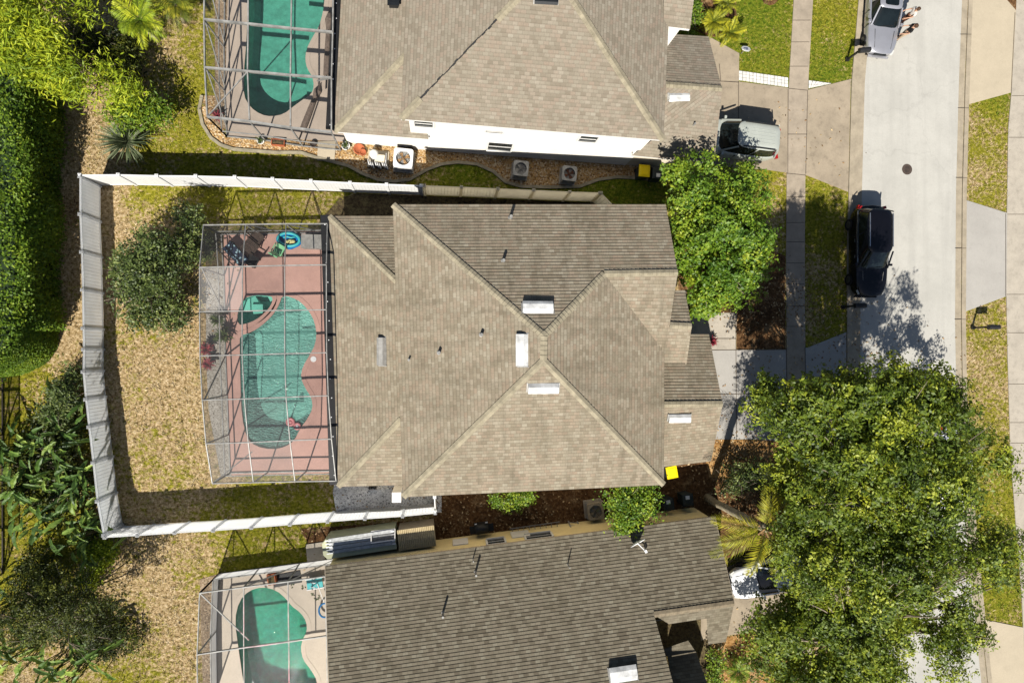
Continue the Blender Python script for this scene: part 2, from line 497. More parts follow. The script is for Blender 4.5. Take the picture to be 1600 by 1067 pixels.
def mesh_obj(name, verts, faces, mat, parent=None, smooth=False, uvs=None, tint=None, local=False, attrs=None):
    """verts are site coordinates unless local; one mesh object"""
    me = bpy.data.meshes.new(name)
    off = Vector((0, 0, 0))
    if parent is not None and not local:
        off = ORG[parent.name]
    if isinstance(verts, np.ndarray):
        v = (verts - np.array(off)).astype(np.float32)
        f = np.asarray(faces, dtype=np.int32)
        n, k = f.shape
        me.vertices.add(len(v))
        me.vertices.foreach_set('co', v.ravel())
        me.loops.add(n * k)
        me.loops.foreach_set('vertex_index', f.ravel())
        me.polygons.add(n)
        me.polygons.foreach_set('loop_start', np.arange(0, n * k, k, dtype=np.int32))
        me.polygons.foreach_set('loop_total', np.full(n, k, dtype=np.int32))
        me.update(calc_edges=True)
    else:
        me.from_pydata([Vector(p) - off for p in verts], [], faces)
        me.update()
    if uvs is not None:
        ul = me.uv_layers.new(name='UVMap')
        for li, l in enumerate(me.loops):
            ul.data[li].uv = uvs[l.vertex_index]
    if tint is not None:
        a = me.attributes.new('tint', 'FLOAT', 'FACE')
        a.data.foreach_set('value', np.asarray(tint, dtype=np.float32))
    if attrs:
        for k, vals in attrs.items():
            a = me.attributes.new(k, 'FLOAT', 'POINT')
            a.data.foreach_set('value', np.asarray(vals, dtype=np.float32))
    if smooth:
        me.polygons.foreach_set('use_smooth', np.ones(len(me.polygons), dtype=bool))
    if mat is not None:
        me.materials.append(mat)
    o = bpy.data.objects.new(name, me)
    link(o)
    if parent is not None:
        o.parent = parent
        ORG[o.name] = Vector((0, 0, 0)) if local else ORG[parent.name]
    else:
        ORG[o.name] = Vector((0, 0, 0))
    return o


class MB:
    def __init__(self):
        self.v = []
        self.f = []

    def add(self, vs, fs):
        b = len(self.v)
        self.v += [Vector(p) for p in vs]
        self.f += [tuple(i + b for i in f) for f in fs]
        return self

    def box(self, c, s, rz=0.0, taper=1.0):
        cx, cy, cz = c
        hx, hy, hz = s[0] / 2, s[1] / 2, s[2] / 2
        m = Matrix.Rotation(rz, 3, 'Z')
        vs = []
        for k, z in ((1.0, -hz), (taper, hz)):
            for x, y in ((-hx, -hy), (hx, -hy), (hx, hy), (-hx, hy)):
                p = m @ Vector((x * k, y * k, 0))
                vs.append((cx + p.x, cy + p.y, cz + z))
        return self.add(vs, [(3, 2, 1, 0), (4, 5, 6, 7), (0, 1, 5, 4), (1, 2, 6, 5), (2, 3, 7, 6), (3, 0, 4, 7)])

    def beam(self, a, b, w, h, up=(0, 0, 1)):
        a, b, up = Vector(a), Vector(b), Vector(up)
        d = (b - a)
        if d.length < 1e-6:
            return self
        d.normalize()
        if abs(d.dot(up)) > 0.98:
            up = Vector((1, 0, 0))
        s = d.cross(up).normalized()
        u = s.cross(d).normalized()
        vs = []
        for p in (a, b):
            for i, j in ((-1, -1), (1, -1), (1, 1), (-1, 1)):
                vs.append(p + s * (i * w / 2) + u * (j * h / 2))
        return self.add(vs, [(3, 2, 1, 0), (4, 5, 6, 7), (0, 1, 5, 4), (1, 2, 6, 5), (2, 3, 7, 6), (3, 0, 4, 7)])

    def tube(self, pts, rads, n=8, caps=True):
        pts = [Vector(p) for p in pts]
        rings = []
        for i, p in enumerate(pts):
            d = (pts[min(i + 1, len(pts) - 1)] - pts[max(i - 1, 0)]).normalized()
            up = Vector((0, 0, 1)) if abs(d.z) < 0.9 else Vector((1, 0, 0))
            s = d.cross(up).normalized()
            u = s.cross(d)
            r = rads[i] if isinstance(rads, (list, tuple)) else rads
            rings.append([p + (s * math.cos(k * 2 * math.pi / n) + u * math.sin(k * 2 * math.pi / n)) * r for k in range(n)])
        b = len(self.v)
        for rg in rings:
            self.v += rg
        for i in range(len(rings) - 1):
            for k in range(n):
                k2 = (k + 1) % n
                self.f.append((b + i * n + k, b + i * n + k2, b + (i + 1) * n + k2, b + (i + 1) * n + k))
        if caps:
            self.f.append(tuple(b + k for k in range(n))[::-1])
            self.f.append(tuple(b + (len(rings) - 1) * n + k for k in range(n)))
        return self

    def lathe(self, c, prof, n=20):
        c = Vector(c)
        b = len(self.v)
        for r, z in prof:
            for k in range(n):
                a = 2 * math.pi * k / n
                self.v.append(c + Vector((r * math.cos(a), r * math.sin(a), z)))
        for i in range(len(prof) - 1):
            for k in range(n):
                k2 = (k + 1) % n
                self.f.append((b + i * n + k, b + i * n + k2, b + (i + 1) * n + k2, b + (i + 1) * n + k))
        self.f.append(tuple(b + (len(prof) - 1) * n + k for k in range(n)))
        self.f.append(tuple(b + k for k in range(n))[::-1])
        return self

    def prism(self, poly, z0, z1):
        """poly: list of 2D/3D points (counter-clockwise from above)"""
        n = len(poly)
        vs = [Vector((p[0], p[1], z0)) for p in poly] + [Vector((p[0], p[1], z1)) for p in poly]
        fs = [(i, (i + 1) % n, n + (i + 1) % n, n + i) for i in range(n)]
        fs += [tuple(range(n))[::-1], tuple(range(n, 2 * n))]
        return self.add(vs, fs)

    def build(self, name, mat, parent=None, smooth=False, local=False):
        return mesh_obj(name, self.v, self.f, mat, parent, smooth, local=local)


def children(o):
    return [c for c in bpy.data.objects if c.parent == o]


def copy_tree(o, parent=None):
    c = o.copy()
    link(c)
    if parent is not None:
        c.parent = parent
    ORG[c.name] = ORG[o.name].copy()
    for ch in children(o):
        if ch.name != c.name:
            copy_tree(ch, c)
    return c


def ccw(poly):
    a = sum(poly[i][0] * poly[(i + 1) % len(poly)][1] - poly[(i + 1) % len(poly)][0] * poly[i][1] for i in range(len(poly)))
    return poly if a > 0 else poly[::-1]


def inset(poly, d):
    poly = ccw([Vector((p[0], p[1])) for p in poly])
    n = len(poly)
    out = []
    for i in range(n):
        a, b, c = poly[i - 1], poly[i], poly[(i + 1) % n]
        e1, e2 = (b - a).normalized(), (c - b).normalized()
        n1, n2 = Vector((-e1.y, e1.x)), Vector((-e2.y, e2.x))
        k = 1 + n1.dot(n2)
        m = (n1 + n2) / max(k, 0.25)
        out.append(b + m * d)
    return out


def smooth_loop(pts, it=2):
    for _ in range(it):
        q = []
        n = len(pts)
        for i in range(n):
            a, b = Vector(pts[i]), Vector(pts[(i + 1) % n])
            q += [a * 0.75 + b * 0.25, a * 0.25 + b * 0.75]
        pts = q
    return pts


def sheet(name, poly, z, mat, kind='structure', holes=(), parent=None, th=0.0):
    """flat paving or bed of a given outline, with holes and an edge of thickness th"""
    poly = ccw([Vector((p[0], p[1], z)) for p in poly])
    hs = [ccw([Vector((p[0], p[1], z)) for p in h])[::-1] for h in holes]
    loops = [poly] + hs
    flat = [p for l in loops for p in l]
    tris = tessellate_polygon(loops)
    fs = []
    for t in tris:
        a, b, c = (flat[i] for i in t)
        fs.append(tuple(t) if (b - a).cross(c - a).z > 0 else tuple(t)[::-1])
    vs = list(flat)
    if th:
        b = len(vs)
        vs += [p - Vector((0, 0, th)) for p in flat]
        s = 0
        for l in loops:
            n = len(l)
            for i in range(n):
                j = (i + 1) % n
                fs.append((s + i, b + s + i, b + s + j, s + j))
            s += n
    o = mesh_obj(name, vs, fs, mat, parent)
    if kind and parent is None:
        tag(o, kind=kind)
    return o


def ribbon(name, line, w, z0, z1, mat, kind='structure', parent=None):
    mb = MB()
    L = [Vector((p[0], p[1], 0)) for p in line]
    left, right = [], []
    for i, p in enumerate(L):
        d = (L[min(i + 1, len(L) - 1)] - L[max(i - 1, 0)]).normalized()
        s = Vector((-d.y, d.x, 0)) * (w / 2)
        left.append(p + s)
        right.append(p - s)
    for i in range(len(L) - 1):
        q = [right[i], right[i + 1], left[i + 1], left[i]]
        vs = [Vector((p.x, p.y, z0)) for p in q] + [Vector((p.x, p.y, z1)) for p in q]
        fs = [(4, 5, 6, 7), (0, 1, 5, 4), (2, 3, 7, 6)]
        if i == 0:
            fs.append((3, 0, 4, 7))
        if i == len(L) - 2:
            fs.append((1, 2, 6, 5))
        mb.add(vs, fs)
    o = mb.build(name, mat, parent)
    if kind and parent is None:
        tag(o, kind=kind)
    return o


# ---------------------------------------------------------------- foliage
def survey(x, y, z):
    """plant survey notes use a level map scale; refer them to the tilted camera's site frame"""
    s = 1067 / (CAM_H - z)
    return P(690 + x * s, 546 - y * s, z)


def blob(px, py, z, r):
    return (((px - 690) * (CAM_H - z) / 1067, (546 - py) * (CAM_H - z) / 1067, z), r)


def survey_blobs(blobs):
    out = []
    for (c, r) in blobs:
        p = survey(*c)
        kx = (survey(c[0] + 0.5, c[1], c[2]) - survey(c[0] - 0.5, c[1], c[2])).x
        ky = (survey(c[0], c[1] + 0.5, c[2]) - survey(c[0], c[1] - 0.5, c[2])).y
        out.append((tuple(p), (r[0] * kx, r[1] * ky, r[2])))
    return out


def leaf_mesh(name, c, L, W, mat, parent, rng, up=0.6, tint=None, axis=None, out=None):
    c = np.asarray(c, dtype=np.float64)
    n = len(c)
    nr = rng.normal(size=(n, 3))
    nr[:, 2] = np.abs(nr[:, 2]) + up
    if out is not None:
        nr = nr * 0.7 + out * 1.1
    nr /= np.linalg.norm(nr, axis=1)[:, None]
    a = rng.normal(size=(n, 3)) if axis is None else axis + rng.normal(size=(n, 3)) * 0.35
    a -= nr * np.sum(a * nr, axis=1)[:, None]
    a /= np.linalg.norm(a, axis=1)[:, None]
    b = np.cross(nr, a)
    k = rng.uniform(0.7, 1.3, n)[:, None]
    L2, W2 = L * k / 2, W * k / 2
    v = np.stack([c - a * L2, c + b * W2 - a * L2 * 0.1, c + a * L2, c - b * W2 - a * L2 * 0.1], axis=1).reshape(-1, 3)
    f = np.arange(n * 4).reshape(n, 4)
    if tint is None:
        tint = rng.uniform(0, 1, n)
    return mesh_obj(name, v, f, mat, parent, tint=np.clip(tint, 0, 1))


def crown_points(blobs, nclump, per, cr, rng, lo=0.45, flat=0.6, spray=0.0, boughs=0):
    w = np.array([b[1][0] * b[1][1] * b[1][2] for b in blobs]) ** 0.8
    w /= w.sum()

    def pick(n, lo):
        idx = rng.choice(len(blobs), n, p=w)
        d = rng.normal(size=(n, 3))
        d /= np.linalg.norm(d, axis=1)[:, None]
        d[:, 2] = np.where(rng.uniform(size=n) < 0.55, np.abs(d[:, 2]), d[:, 2])
        r = rng.uniform(lo ** 3, 1, n) ** (1 / 3)
        return np.array([blobs[i][0] for i in idx]) + d * r[:, None] * np.array([blobs[i][1] for i in idx])
    if boughs:
        bc = pick(boughs, lo)
        bi = rng.integers(0, boughs, nclump)
        o = rng.normal(size=(nclump, 3))
        o /= np.linalg.norm(o, axis=1)[:, None]
        o[:, 2] = np.abs(o[:, 2]) * 0.9 - 0.15
        cen = bc[bi] + o * (rng.uniform(0.3, 1.0, nclump) ** 0.6)[:, None] * rng.uniform(0.7, 1.25, boughs)[bi][:, None] * [1.0, 1.0, 0.75]
        outd = o
        tone = rng.normal(0.45, 0.16, boughs)[bi] + rng.normal(0, 0.14, nclump)
    else:
        cen = pick(nclump, lo)
        mid = np.mean([b[0] for b in blobs], axis=0)
        outd = (cen - mid)
        outd /= np.linalg.norm(outd, axis=1)[:, None] + 1e-6
        tone = rng.normal(0.45, 0.24, nclump)
    crs = np.repeat(rng.uniform(0.55, 1.4, nclump) * cr, per)[:, None]
    g = rng.normal(size=(nclump * per, 3)) * crs
    g[:, 2] *= flat
    if spray:
        ax = outd * [1, 1, 0.7] + rng.normal(0, 0.4, outd.shape) + [0, 0, 0.15]
        ax /= np.linalg.norm(ax, axis=1)[:, None]
        ln = np.repeat(rng.uniform(0.5, 1.3, nclump) * spray, per)[:, None]
        u = rng.uniform(-1, 1, (nclump * per, 1))
        g = g * (1.0 - 0.55 * np.clip(u, 0, 1)) + np.repeat(ax, per, axis=0) * ln * u
    ct = np.repeat(tone, per) + rng.normal(0, 0.15, nclump * per)
    crown_points.out = np.repeat(outd, per, axis=0)
    return np.repeat(cen, per, axis=0) + g, ct, cen


def tree(name, label, cat, base, blobs, nclump, per, cr, L, W, leaf, seed, trunk_r=0.18, forks=5, group=None, lo=0.45, spray=0.0, up=0.6, boughs=0):
    rng = np.random.default_rng(seed)
    blobs = survey_blobs(blobs)
    t = thing(name, label, cat, base, group)
    pts, tint, cen = crown_points(blobs, nclump, per, cr, rng, lo, 0.6, spray, boughs)
    pts[:, 2] = np.maximum(pts[:, 2], 0.08)
    leaf_mesh('crown', pts, L, W, LEAF[leaf], t, rng, up * (0.4 if boughs else 1), tint, None, crown_points.out if boughs else None)
    mb = MB()
    top = Vector(np.mean([b[0] for b in blobs], axis=0))
    b = Vector(base)
    hgt = top.z * 0.5
    fk = b.lerp(Vector((top.x, top.y, 0)), 0.25) + Vector((0, 0, hgt))
    mb.tube([b - Vector((0, 0, 0.1)), b + (fk - b) * 0.5 + Vector((0.05, 0.04, 0)), fk], [trunk_r * 1.25, trunk_r, trunk_r * 0.85], 9)
    mb.build('trunk', M['bark'], t, True)
    lim = MB()
    order = rng.permutation(len(cen))[:forks]
    for i in order:
        e = Vector(cen[i])
        m1 = fk.lerp(e, 0.45) + Vector(rng.normal(0, 0.18, 3))
        m1.z += 0.25
        lim.tube([fk - Vector((0, 0, 0.1)), m1, e], [trunk_r * 0.5, trunk_r * 0.26, 0.015], 5)
        for j in range(2):
            e2 = e + Vector(rng.normal(0, 0.8, 3)) * max(0.5, cr)
            lim.tube([m1, m1.lerp(e2, 0.6) + Vector(rng.normal(0, 0.1, 3)), e2], [trunk_r * 0.2, trunk_r * 0.11, 0.01], 4)
    lim.build('limb', M['bark'], t, True)
    return t


def frond_data(base, az, length, rise, droop, nleaf, leaflet, width, rng, spread=1.0):
    """a feather palm frond: leaflet quads along an arching midrib"""
    d = Vector((math.cos(az), math.sin(az), 0))
    s = Vector((-d.y, d.x, 0))
    vs, fs, rib = [], [], []
    for i in range(9):
        u = i / 8
        rib.append(base + d * (length * u * (1 - 0.12 * u)) + Vector((0, 0, rise * u - droop * u * u)))
    for i in range(nleaf):
        u = 0.12 + 0.88 * i / nleaf
        k = min(7, int(u * 8))
        p = rib[k].lerp(rib[k + 1], u * 8 - k)
        tdir = (rib[k + 1] - rib[k]).normalized()
        ll = leaflet * (math.sin(math.pi * min(1, 0.15 + 0.85 * u)) ** 0.5 * 0.85 + 0.15) * rng.uniform(0.8, 1.15)
        for sg in (-1, 1):
            dirn = (s * sg * spread + tdir * (0.55 + 0.5 * u) + Vector((0, 0, -0.35 + rng.uniform(-0.3, 0.3)))).normalized()
            w = width * rng.uniform(0.8, 1.2)
            wv = tdir * (w / 2)
            b = len(vs)
            tip = p + dirn * ll + Vector((0, 0, -0.12 * ll))
            mid = p + dirn * ll * 0.5 + Vector((0, 0, 0.04 * ll))
            vs += [p, mid + wv, tip, mid - wv]
            fs.append((b, b + 1, b + 2, b + 3))
    return rib, vs, fs


def palm(name, label, base, top, nf, length, leaf, seed, rise=0.7, droop=1.3, leaflet=0.5, width=0.05, nleaf=34, trunk_r=0.14, cat='palm', group=None, az0=0.0, fan=2 * math.pi, stub=False, azs=None):
    rng = np.random.default_rng(seed)
    t = thing(name, label, cat, base, group)
    top, b = Vector(top), Vector(base)
    if (top - b).length > 0.3:
        mb = MB()
        n = 14
        pts = [b.lerp(top, i / n) + Vector((0.04 * math.sin(i), 0.03 * math.cos(i * 1.3), 0)) for i in range(n + 1)]
        mb.tube(pts, [trunk_r * (1.25 if i == 0 else 1.0 + 0.06 * (i % 2)) for i in range(n + 1)], 10)
        mb.build('trunk', M['palm_bark'], t, True)
    if stub:
        sb = MB()
        for i in range(26):
            a = rng.uniform(0, 6.28)
            z = -rng.uniform(0.0, 0.9)
            o = top + Vector((0, 0, z))
            e = o + Vector((math.cos(a), math.sin(a), 0.5)) * rng.uniform(0.25, 0.5)
            sb.beam(o, e, 0.07, 0.03)
        sb.build('frond_base', M['frond_stub'], t)
    ribs = MB()
    for i in range(nf):
        az = az0 + fan * i / nf + rng.uniform(-0.2, 0.2) if azs is None else R(azs[i])
        inner = rng.uniform(0, 1)
        ln = length * rng.uniform(0.8, 1.1)
        rib, vs, fs = frond_data(top, az, ln * (0.75 + 0.25 * inner), rise * (1.6 - inner), droop * (0.5 + 0.6 * inner), nleaf, leaflet, width, rng)
        tn = np.clip(rng.normal(0.55, 0.22) + rng.normal(0, 0.15, len(fs)), 0, 1)
        fr = mesh_obj('frond', vs, fs, LEAF[leaf], t, tint=tn)
        ribs.tube(rib, [0.02 - 0.0019 * k for k in range(9)], 4)
    ribs.build('frond_stalk', LEAF[leaf], t)
    return t


def blade_plant(name, label, cat, base, n, length, width, leaf, seed, lo=0.15, hi=1.3, group=None, zoff=0.1, bend=0.25):
    """rosette of sword blades (yucca, ti plant)"""
    rng = np.random.default_rng(seed)
    t = thing(name, label, cat, base, group)
    vs, fs, tn = [], [], []
    c = Vector(base) + Vector((0, 0, zoff))
    for i in range(n):
        az, el = rng.uniform(0, 6.283), rng.uniform(lo, hi)
        d = Vector((math.cos(az) * math.cos(el), math.sin(az) * math.cos(el), math.sin(el)))
        s = Vector((-math.sin(az), math.cos(az), 0)) * width * 0.5
        ln = length * rng.uniform(0.7, 1.1)
        b = len(vs)
        o = c + Vector((0, 0, rng.uniform(0, 0.3) * zoff))
        m = o + d * ln * 0.5
        e = o + d * ln - Vector((0, 0, bend * ln))
        vs += [o - s * 0.6, o + s * 0.6, m + s, e, m - s]
        fs += [(b, b + 1, b + 2, b + 4), (b + 4, b + 2, b + 3)]
        k = rng.normal(0.5, 0.28)
        tn += [k, k]
    mesh_obj('leaf_rosette', vs, fs, LEAF[leaf], t, tint=np.clip(tn, 0, 1))
    mb = MB().tube([Vector(base) - Vector((0, 0, 0.05)), c], [0.06, 0.05], 6)
    mb.build('stem', M['bark'], t)
    return t


def paddle_plant(name, label, cat, base, n, length, height, leaf, seed, width=0.42, group=None, spread=0.5):
    """bird of paradise / banana: broad paddle leaves on arching stalks"""
    rng = np.random.default_rng(seed)
    t = thing(name, label, cat, base, group)
    B = Vector(base)
    stalks = MB()
    for i in range(n):
        az = rng.uniform(0, 6.283)
        tilt = rng.uniform(0.15, 1.0)
        d = Vector((math.cos(az), math.sin(az), 0))
        s = Vector((-d.y, d.x, 0))
        o = B + Vector((rng.normal(0, spread), rng.normal(0, spread), 0))
        hh = height * rng.uniform(0.45, 1.05)
        ln = length * rng.uniform(0.7, 1.15)
        w = width * rng.uniform(0.75, 1.2)
        k = o + d * (hh * 0.30 * tilt) + Vector((0, 0, hh))
        stalks.tube([o, o.lerp(k, 0.6) + Vector((0, 0, 0.1)), k], [0.03, 0.022, 0.014], 5)
        vs, fs = [], []
        roll = rng.normal(0, 0.45)
        N = 11
        for j in range(N + 1):
            u = j / N
            c = k + d * (ln * (u * 0.9)) * (0.35 + 0.65 * tilt) + Vector((0, 0, ln * (0.55 * (1 - tilt) * u - 0.55 * tilt * u * u)))
            ww = w * math.sin(math.pi * min(1, 0.06 + 0.94 * u)) ** 0.7 * (0.5 if j == N else 1)
            jag = rng.uniform(0.55, 1.0)
            lift = 0.25 * ww
            sa = s * math.cos(roll) + Vector((0, 0, 1)) * math.sin(roll)
            vs += [c + sa * ww * 0.5 * jag + Vector((0, 0, lift)), c, c - sa * ww * 0.5 * jag + Vector((0, 0, lift))]
        for j in range(N):
            a = j * 3
            fs += [(a, a + 1, a + 4, a + 3), (a + 1, a + 2, a + 5, a + 4)]
        tn = np.clip(rng.normal(0.5, 0.25) + rng.normal(0, 0.07, len(fs)), 0, 1)
        mesh_obj('leaf', vs, fs, LEAF[leaf], t, tint=tn)
    stalks.build('stalk', LEAF[leaf], t)
    return t


# ---------------------------------------------------------------- roofs
EXPO = 0.165


def clip_v(poly, v, keep_above):
    out = []
    n = len(poly)
    for i in range(n):
        a, b = poly[i], poly[(i + 1) % n]
        ia, ib = (a[1] >= v) == keep_above or abs(a[1] - v) < 1e-9, (b[1] >= v) == keep_above or abs(b[1] - v) < 1e-9
        if ia:
            out.append(a)
        if ia != ib and abs(b[1] - a[1]) > 1e-12:
            t = (v - a[1]) / (b[1] - a[1])
            out.append(tuple(a[k] + (b[k] - a[k]) * t for k in range(3)))
    return out


def shingle_part(name, faces, mat, parent, lift=0.022):
    """roof planes laid with overlapping shingle courses; each face: point list whose first edge runs along the courses"""
    V, F, UV = [], [], []
    for fi, pts in enumerate(faces):
        pts = [Vector(p) for p in pts]
        nrm = Vector((0, 0, 0))
        for i in range(len(pts)):
            a, b = pts[i], pts[(i + 1) % len(pts)]
            nrm += Vector(((a.y - b.y) * (a.z + b.z), (a.z - b.z) * (a.x + b.x), (a.x - b.x) * (a.y + b.y)))
        nrm.normalize()
        if nrm.z < 0:
            nrm = -nrm
        u = (pts[1] - pts[0])
        u -= nrm * u.dot(nrm)
        u.normalize()
        v = nrm.cross(u)
        if v.z < 0:
            v, u = -v, -u
        o = pts[0]
        q = [((p - o).dot(u), (p - o).dot(v), (p - o).dot(nrm)) for p in pts]
        v0, v1 = min(p[1] for p in q), max(p[1] for p in q)
        k = math.floor(v0 / EXPO)
        while k * EXPO < v1 - 1e-6:
            lo, hi = k * EXPO, (k + 1) * EXPO
            pl = clip_v(clip_v(q, lo, True), hi, False)
            k += 1
            if len(pl) < 3:
                continue
            b = len(V)
            low = []
            for (pu, pv, pr) in pl:
                h = lift * (1 - (pv - lo) / EXPO) + 0.003
                V.append(o + u * pu + v * pv + nrm * (pr + h))
                UV.append((pu + fi * 3.1, pv + 0.02))
                low.append(abs(pv - lo) < 1e-5)
            F.append(tuple(range(b, b + len(pl))))
            li = [i for i in range(len(pl)) if low[i]]
            if len(li) >= 2:
                li.sort(key=lambda i: pl[i][0])
                i0, i1 = li[0], li[-1]
                b2 = len(V)
                for i in (i0, i1):
                    pu, pv, pr = pl[i]
                    V.append(o + u * pu + v * pv + nrm * (pr - 0.004))
                    UV.append((pu, pv + 0.02))
                F.append((b + i0, b2, b2 + 1, b + i1))
    return mesh_obj(name, V, F, mat, parent, uvs=UV)


def ridge_caps(lines, mat, parent, w=0.30, drop=0.05, name='ridge_cap'):
    o = None
    for a, b in lines:
        mb = MB()
        a, b = Vector(a), Vector(b)
        d = b - a
        L = d.length
        n = max(1, int(L / 0.19))
        d.normalize()
        s = d.cross(Vector((0, 0, 1))).normalized()
        for i in range(n):
            p, q = a + d * (L * i / n), a + d * (L * (i + 1) / n)
            z1, z2 = 0.075, 0.05
            vs = [p + s * w / 2 + Vector((0, 0, z1 - drop)), p + Vector((0, 0, z1)), p - s * w / 2 + Vector((0, 0, z1 - drop)),
                  q + s * w / 2 + Vector((0, 0, z2 - drop)), q + Vector((0, 0, z2)), q - s * w / 2 + Vector((0, 0, z2 - drop))]
            mb.add(vs, [(0, 1, 4, 3), (1, 2, 5, 4), (0, 2, 1)])
        o = mb.build(name, mat, parent)
    return o


def eave_parts(root, poly, z, wall_mat, trim, ov=0.32, z0=0.0, soffit=True, name='wall'):
    """walls, flat soffit and fascia below an eave outline"""
    w = inset(poly, ov)
    mb = MB()
    n = len(w)
    vs = [Vector((p.x, p.y, z0)) for p in w] + [Vector((p.x, p.y, z - 0.04)) for p in w]
    mb.add(vs, [(i, (i + 1) % n, n + (i + 1) % n, n + i) for i in range(n)])
    wl = mb.build(name, wall_mat, root)
    pc = ccw([Vector((p[0], p[1])) for p in poly])
    fb = MB()
    for i in range(len(pc)):
        a, b = pc[i], pc[(i + 1) % len(pc)]
        d = (b - a).normalized()
        m = Vector((-d.y, d.x)) * 0.02
        fb.beam((a.x + m.x, a.y + m.y, z - 0.085), (b.x + m.x, b.y + m.y, z - 0.085), 0.03, 0.17)
    fb.build('fascia', trim, root)
    if soffit:
        so = inset(poly, 0.04)
        sheet('soffit', so, z - 0.03, trim, None, parent=root)
    return w


def on_plane(px, py, pts):
    a, b, c = (Vector(p) for p in pts[:3])
    n = (b - a).cross(c - a)
    o, d = Vector((0, 0, CAM_H)), ray(px, py)
    return o + d * ((a - o).dot(n) / d.dot(n))


def ridge_vent(root, px, py, z, wid, dep, slope_dir, mat, pitch=0.46, h=0.24):
    """low roof vent: a hood rising down the slope to an open mouth, its shade a black panel"""
    c = P(px, py, z) if not isinstance(z, list) else on_plane(px, py, z)
    d = Vector((slope_dir[0], slope_dir[1], 0)).normalized()   # downhill
    s = Vector((-d.y, d.x, 0))
    n = Vector((d.x * pitch, d.y * pitch, 1)).normalized()
    dn = Vector((d.x, d.y, -pitch)).normalized()
    vs = []
    prof = [(-0.5, 0.02), (-0.2, h * 0.75), (0.2, h), (0.5, h * 0.86)]
    for a, hh in prof:
        for b in (-0.5, 0.5):
            vs.append(c + dn * a * dep + s * b * wid + n * hh)
    for b in (-0.5, 0.5):
        vs.append(c + dn * 0.42 * dep + s * b * wid)
        vs.append(c - dn * 0.5 * dep + s * b * wid - n * 0.02)
    fs = [(0, 1, 3, 2), (2, 3, 5, 4), (4, 5, 7, 6), (9, 0, 2, 4, 6, 8), (11, 10, 7, 5, 3, 1)]
    o = mesh_obj('roof_vent', vs, fs, mat, root)
    mesh_obj('vent_mouth', [vs[6] - dn * 0.02, vs[7] - dn * 0.02, vs[10], vs[8]], [(0, 1, 2, 3)], M['dark_metal'], o)  # flat black face in place of the shade inside the opening
    fl = MB()
    for b in (-0.5, 0.5):
        fl = MB().beam(c - dn * 0.55 * dep + s * b * wid * 1.05 + n * 0.03, c + dn * 0.5 * dep + s * b * wid * 1.05 + n * 0.03, 0.05, 0.03, n)
        fl.build('flashing', M['grey_metal'], o)
    return o


def vent_pipe(root, px, py, z, h=0.45, r=0.05, mat=None):
    c = P(px, py, z) if not isinstance(z, list) else on_plane(px, py, z)
    mb = MB().lathe(c, [(r * 1.5, -0.06), (r * 1.5, 0.02), (r, 0.04), (r, h), (r * 0.7, h)], 12)
    return mb.build('vent_pipe', mat or M['alu'], root, False)


def wall_window(root, a, b, c, w, h, frame=None, depth=0.05, out=None):
    """window frame and pane on the upright wall a-b, centred on c"""
    d = Vector((b.x - a.x, b.y - a.y, 0)).normalized()
    n = Vector((d.y, -d.x, 0))
    if out is not None and n.dot(out) < 0:
        n = -n
    c = Vector(c) + n * 0.012
    mb = MB()
    t = 0.07
    mb.beam(c - d * w / 2 + Vector((0, 0, h / 2)), c + d * w / 2 + Vector((0, 0, h / 2)), depth * 2, t)
    mb.beam(c - d * w / 2 - Vector((0, 0, h / 2)), c + d * w / 2 - Vector((0, 0, h / 2)), depth * 3, t)
    mb.beam(c - d * w / 2 + Vector((0, 0, h / 2 - t)), c - d * w / 2 - Vector((0, 0, h / 2 - t)), depth * 2, t, n)
    mb.beam(c + d * w / 2 + Vector((0, 0, h / 2 - t)), c + d * w / 2 - Vector((0, 0, h / 2 - t)), depth * 2, t, n)
    mb.beam(c - d * (w / 2 - t), c + d * (w / 2 - t), depth, t * 0.6)
    f = mb.build('window', frame or M['white_trim'], root)
    p = [c - d * w / 2 - Vector((0, 0, h / 2)), c + d * w / 2 - Vector((0, 0, h / 2)), c + d * w / 2 + Vector((0, 0, h / 2)), c - d * w / 2 + Vector((0, 0, h / 2))]
    p = [q + n * 0.006 for q in p]
    mesh_obj('pane', p, [(0, 1, 2, 3)], M['glass'], f)
    return f

# ================================================================ GROUND
POOL_MAIN = smooth_loop(PX([(441, 462), (455, 464), (472, 473), (488, 493), (495, 516), (493, 538), (485, 553), (473, 573), (470, 590), (477, 606), (487, 621), (489, 638), (480, 655), (470, 668), (460, 688), (446, 698), (425, 702), (400, 697), (386, 684), (378, 650), (376, 600), (375, 545), (375, 524), (388, 521), (402, 514), (417, 502), (429, 489), (437, 475)]), 1)
SPA = smooth_loop(PX([(381, 466), (398, 461), (420, 462), (427, 465), (424, 477), (414, 489), (400, 500), (385, 506), (372, 508), (371, 488)]), 1)
POOL_N = smooth_loop(PX([(388, -40), (388, 0), (386, 60), (381, 118), (381, 150), (391, 168), (408, 180), (425, 183), (444, 179), (459, 167), (474, 156), (487, 148), (491, 135), (488, 120), (480, 108), (477, 94), (479, 78), (488, 60), (499, 42), (505, 20), (508, -5), (508, -40)]), 1)
POOL_S = smooth_loop(PX([(367, 968), (374, 938), (389, 922), (410, 916), (432, 921), (448, 935), (456, 946), (470, 956), (479, 970), (480, 985), (473, 998), (470, 1012), (474, 1030), (486, 1045), (496, 1062), (500, 1105), (392, 1105), (381, 1067), (373, 1012)]), 1)
DECK_C = PX([(350, 366), (531, 360), (545, 738), (362, 742), (352, 560)])
DECK_N = PX([(358, -60), (540, -60), (540, 222), (355, 212.5), (351, 190)])
DECK_S = PX([(341, 896), (520, 872), (530, 1110), (337, 1110)])

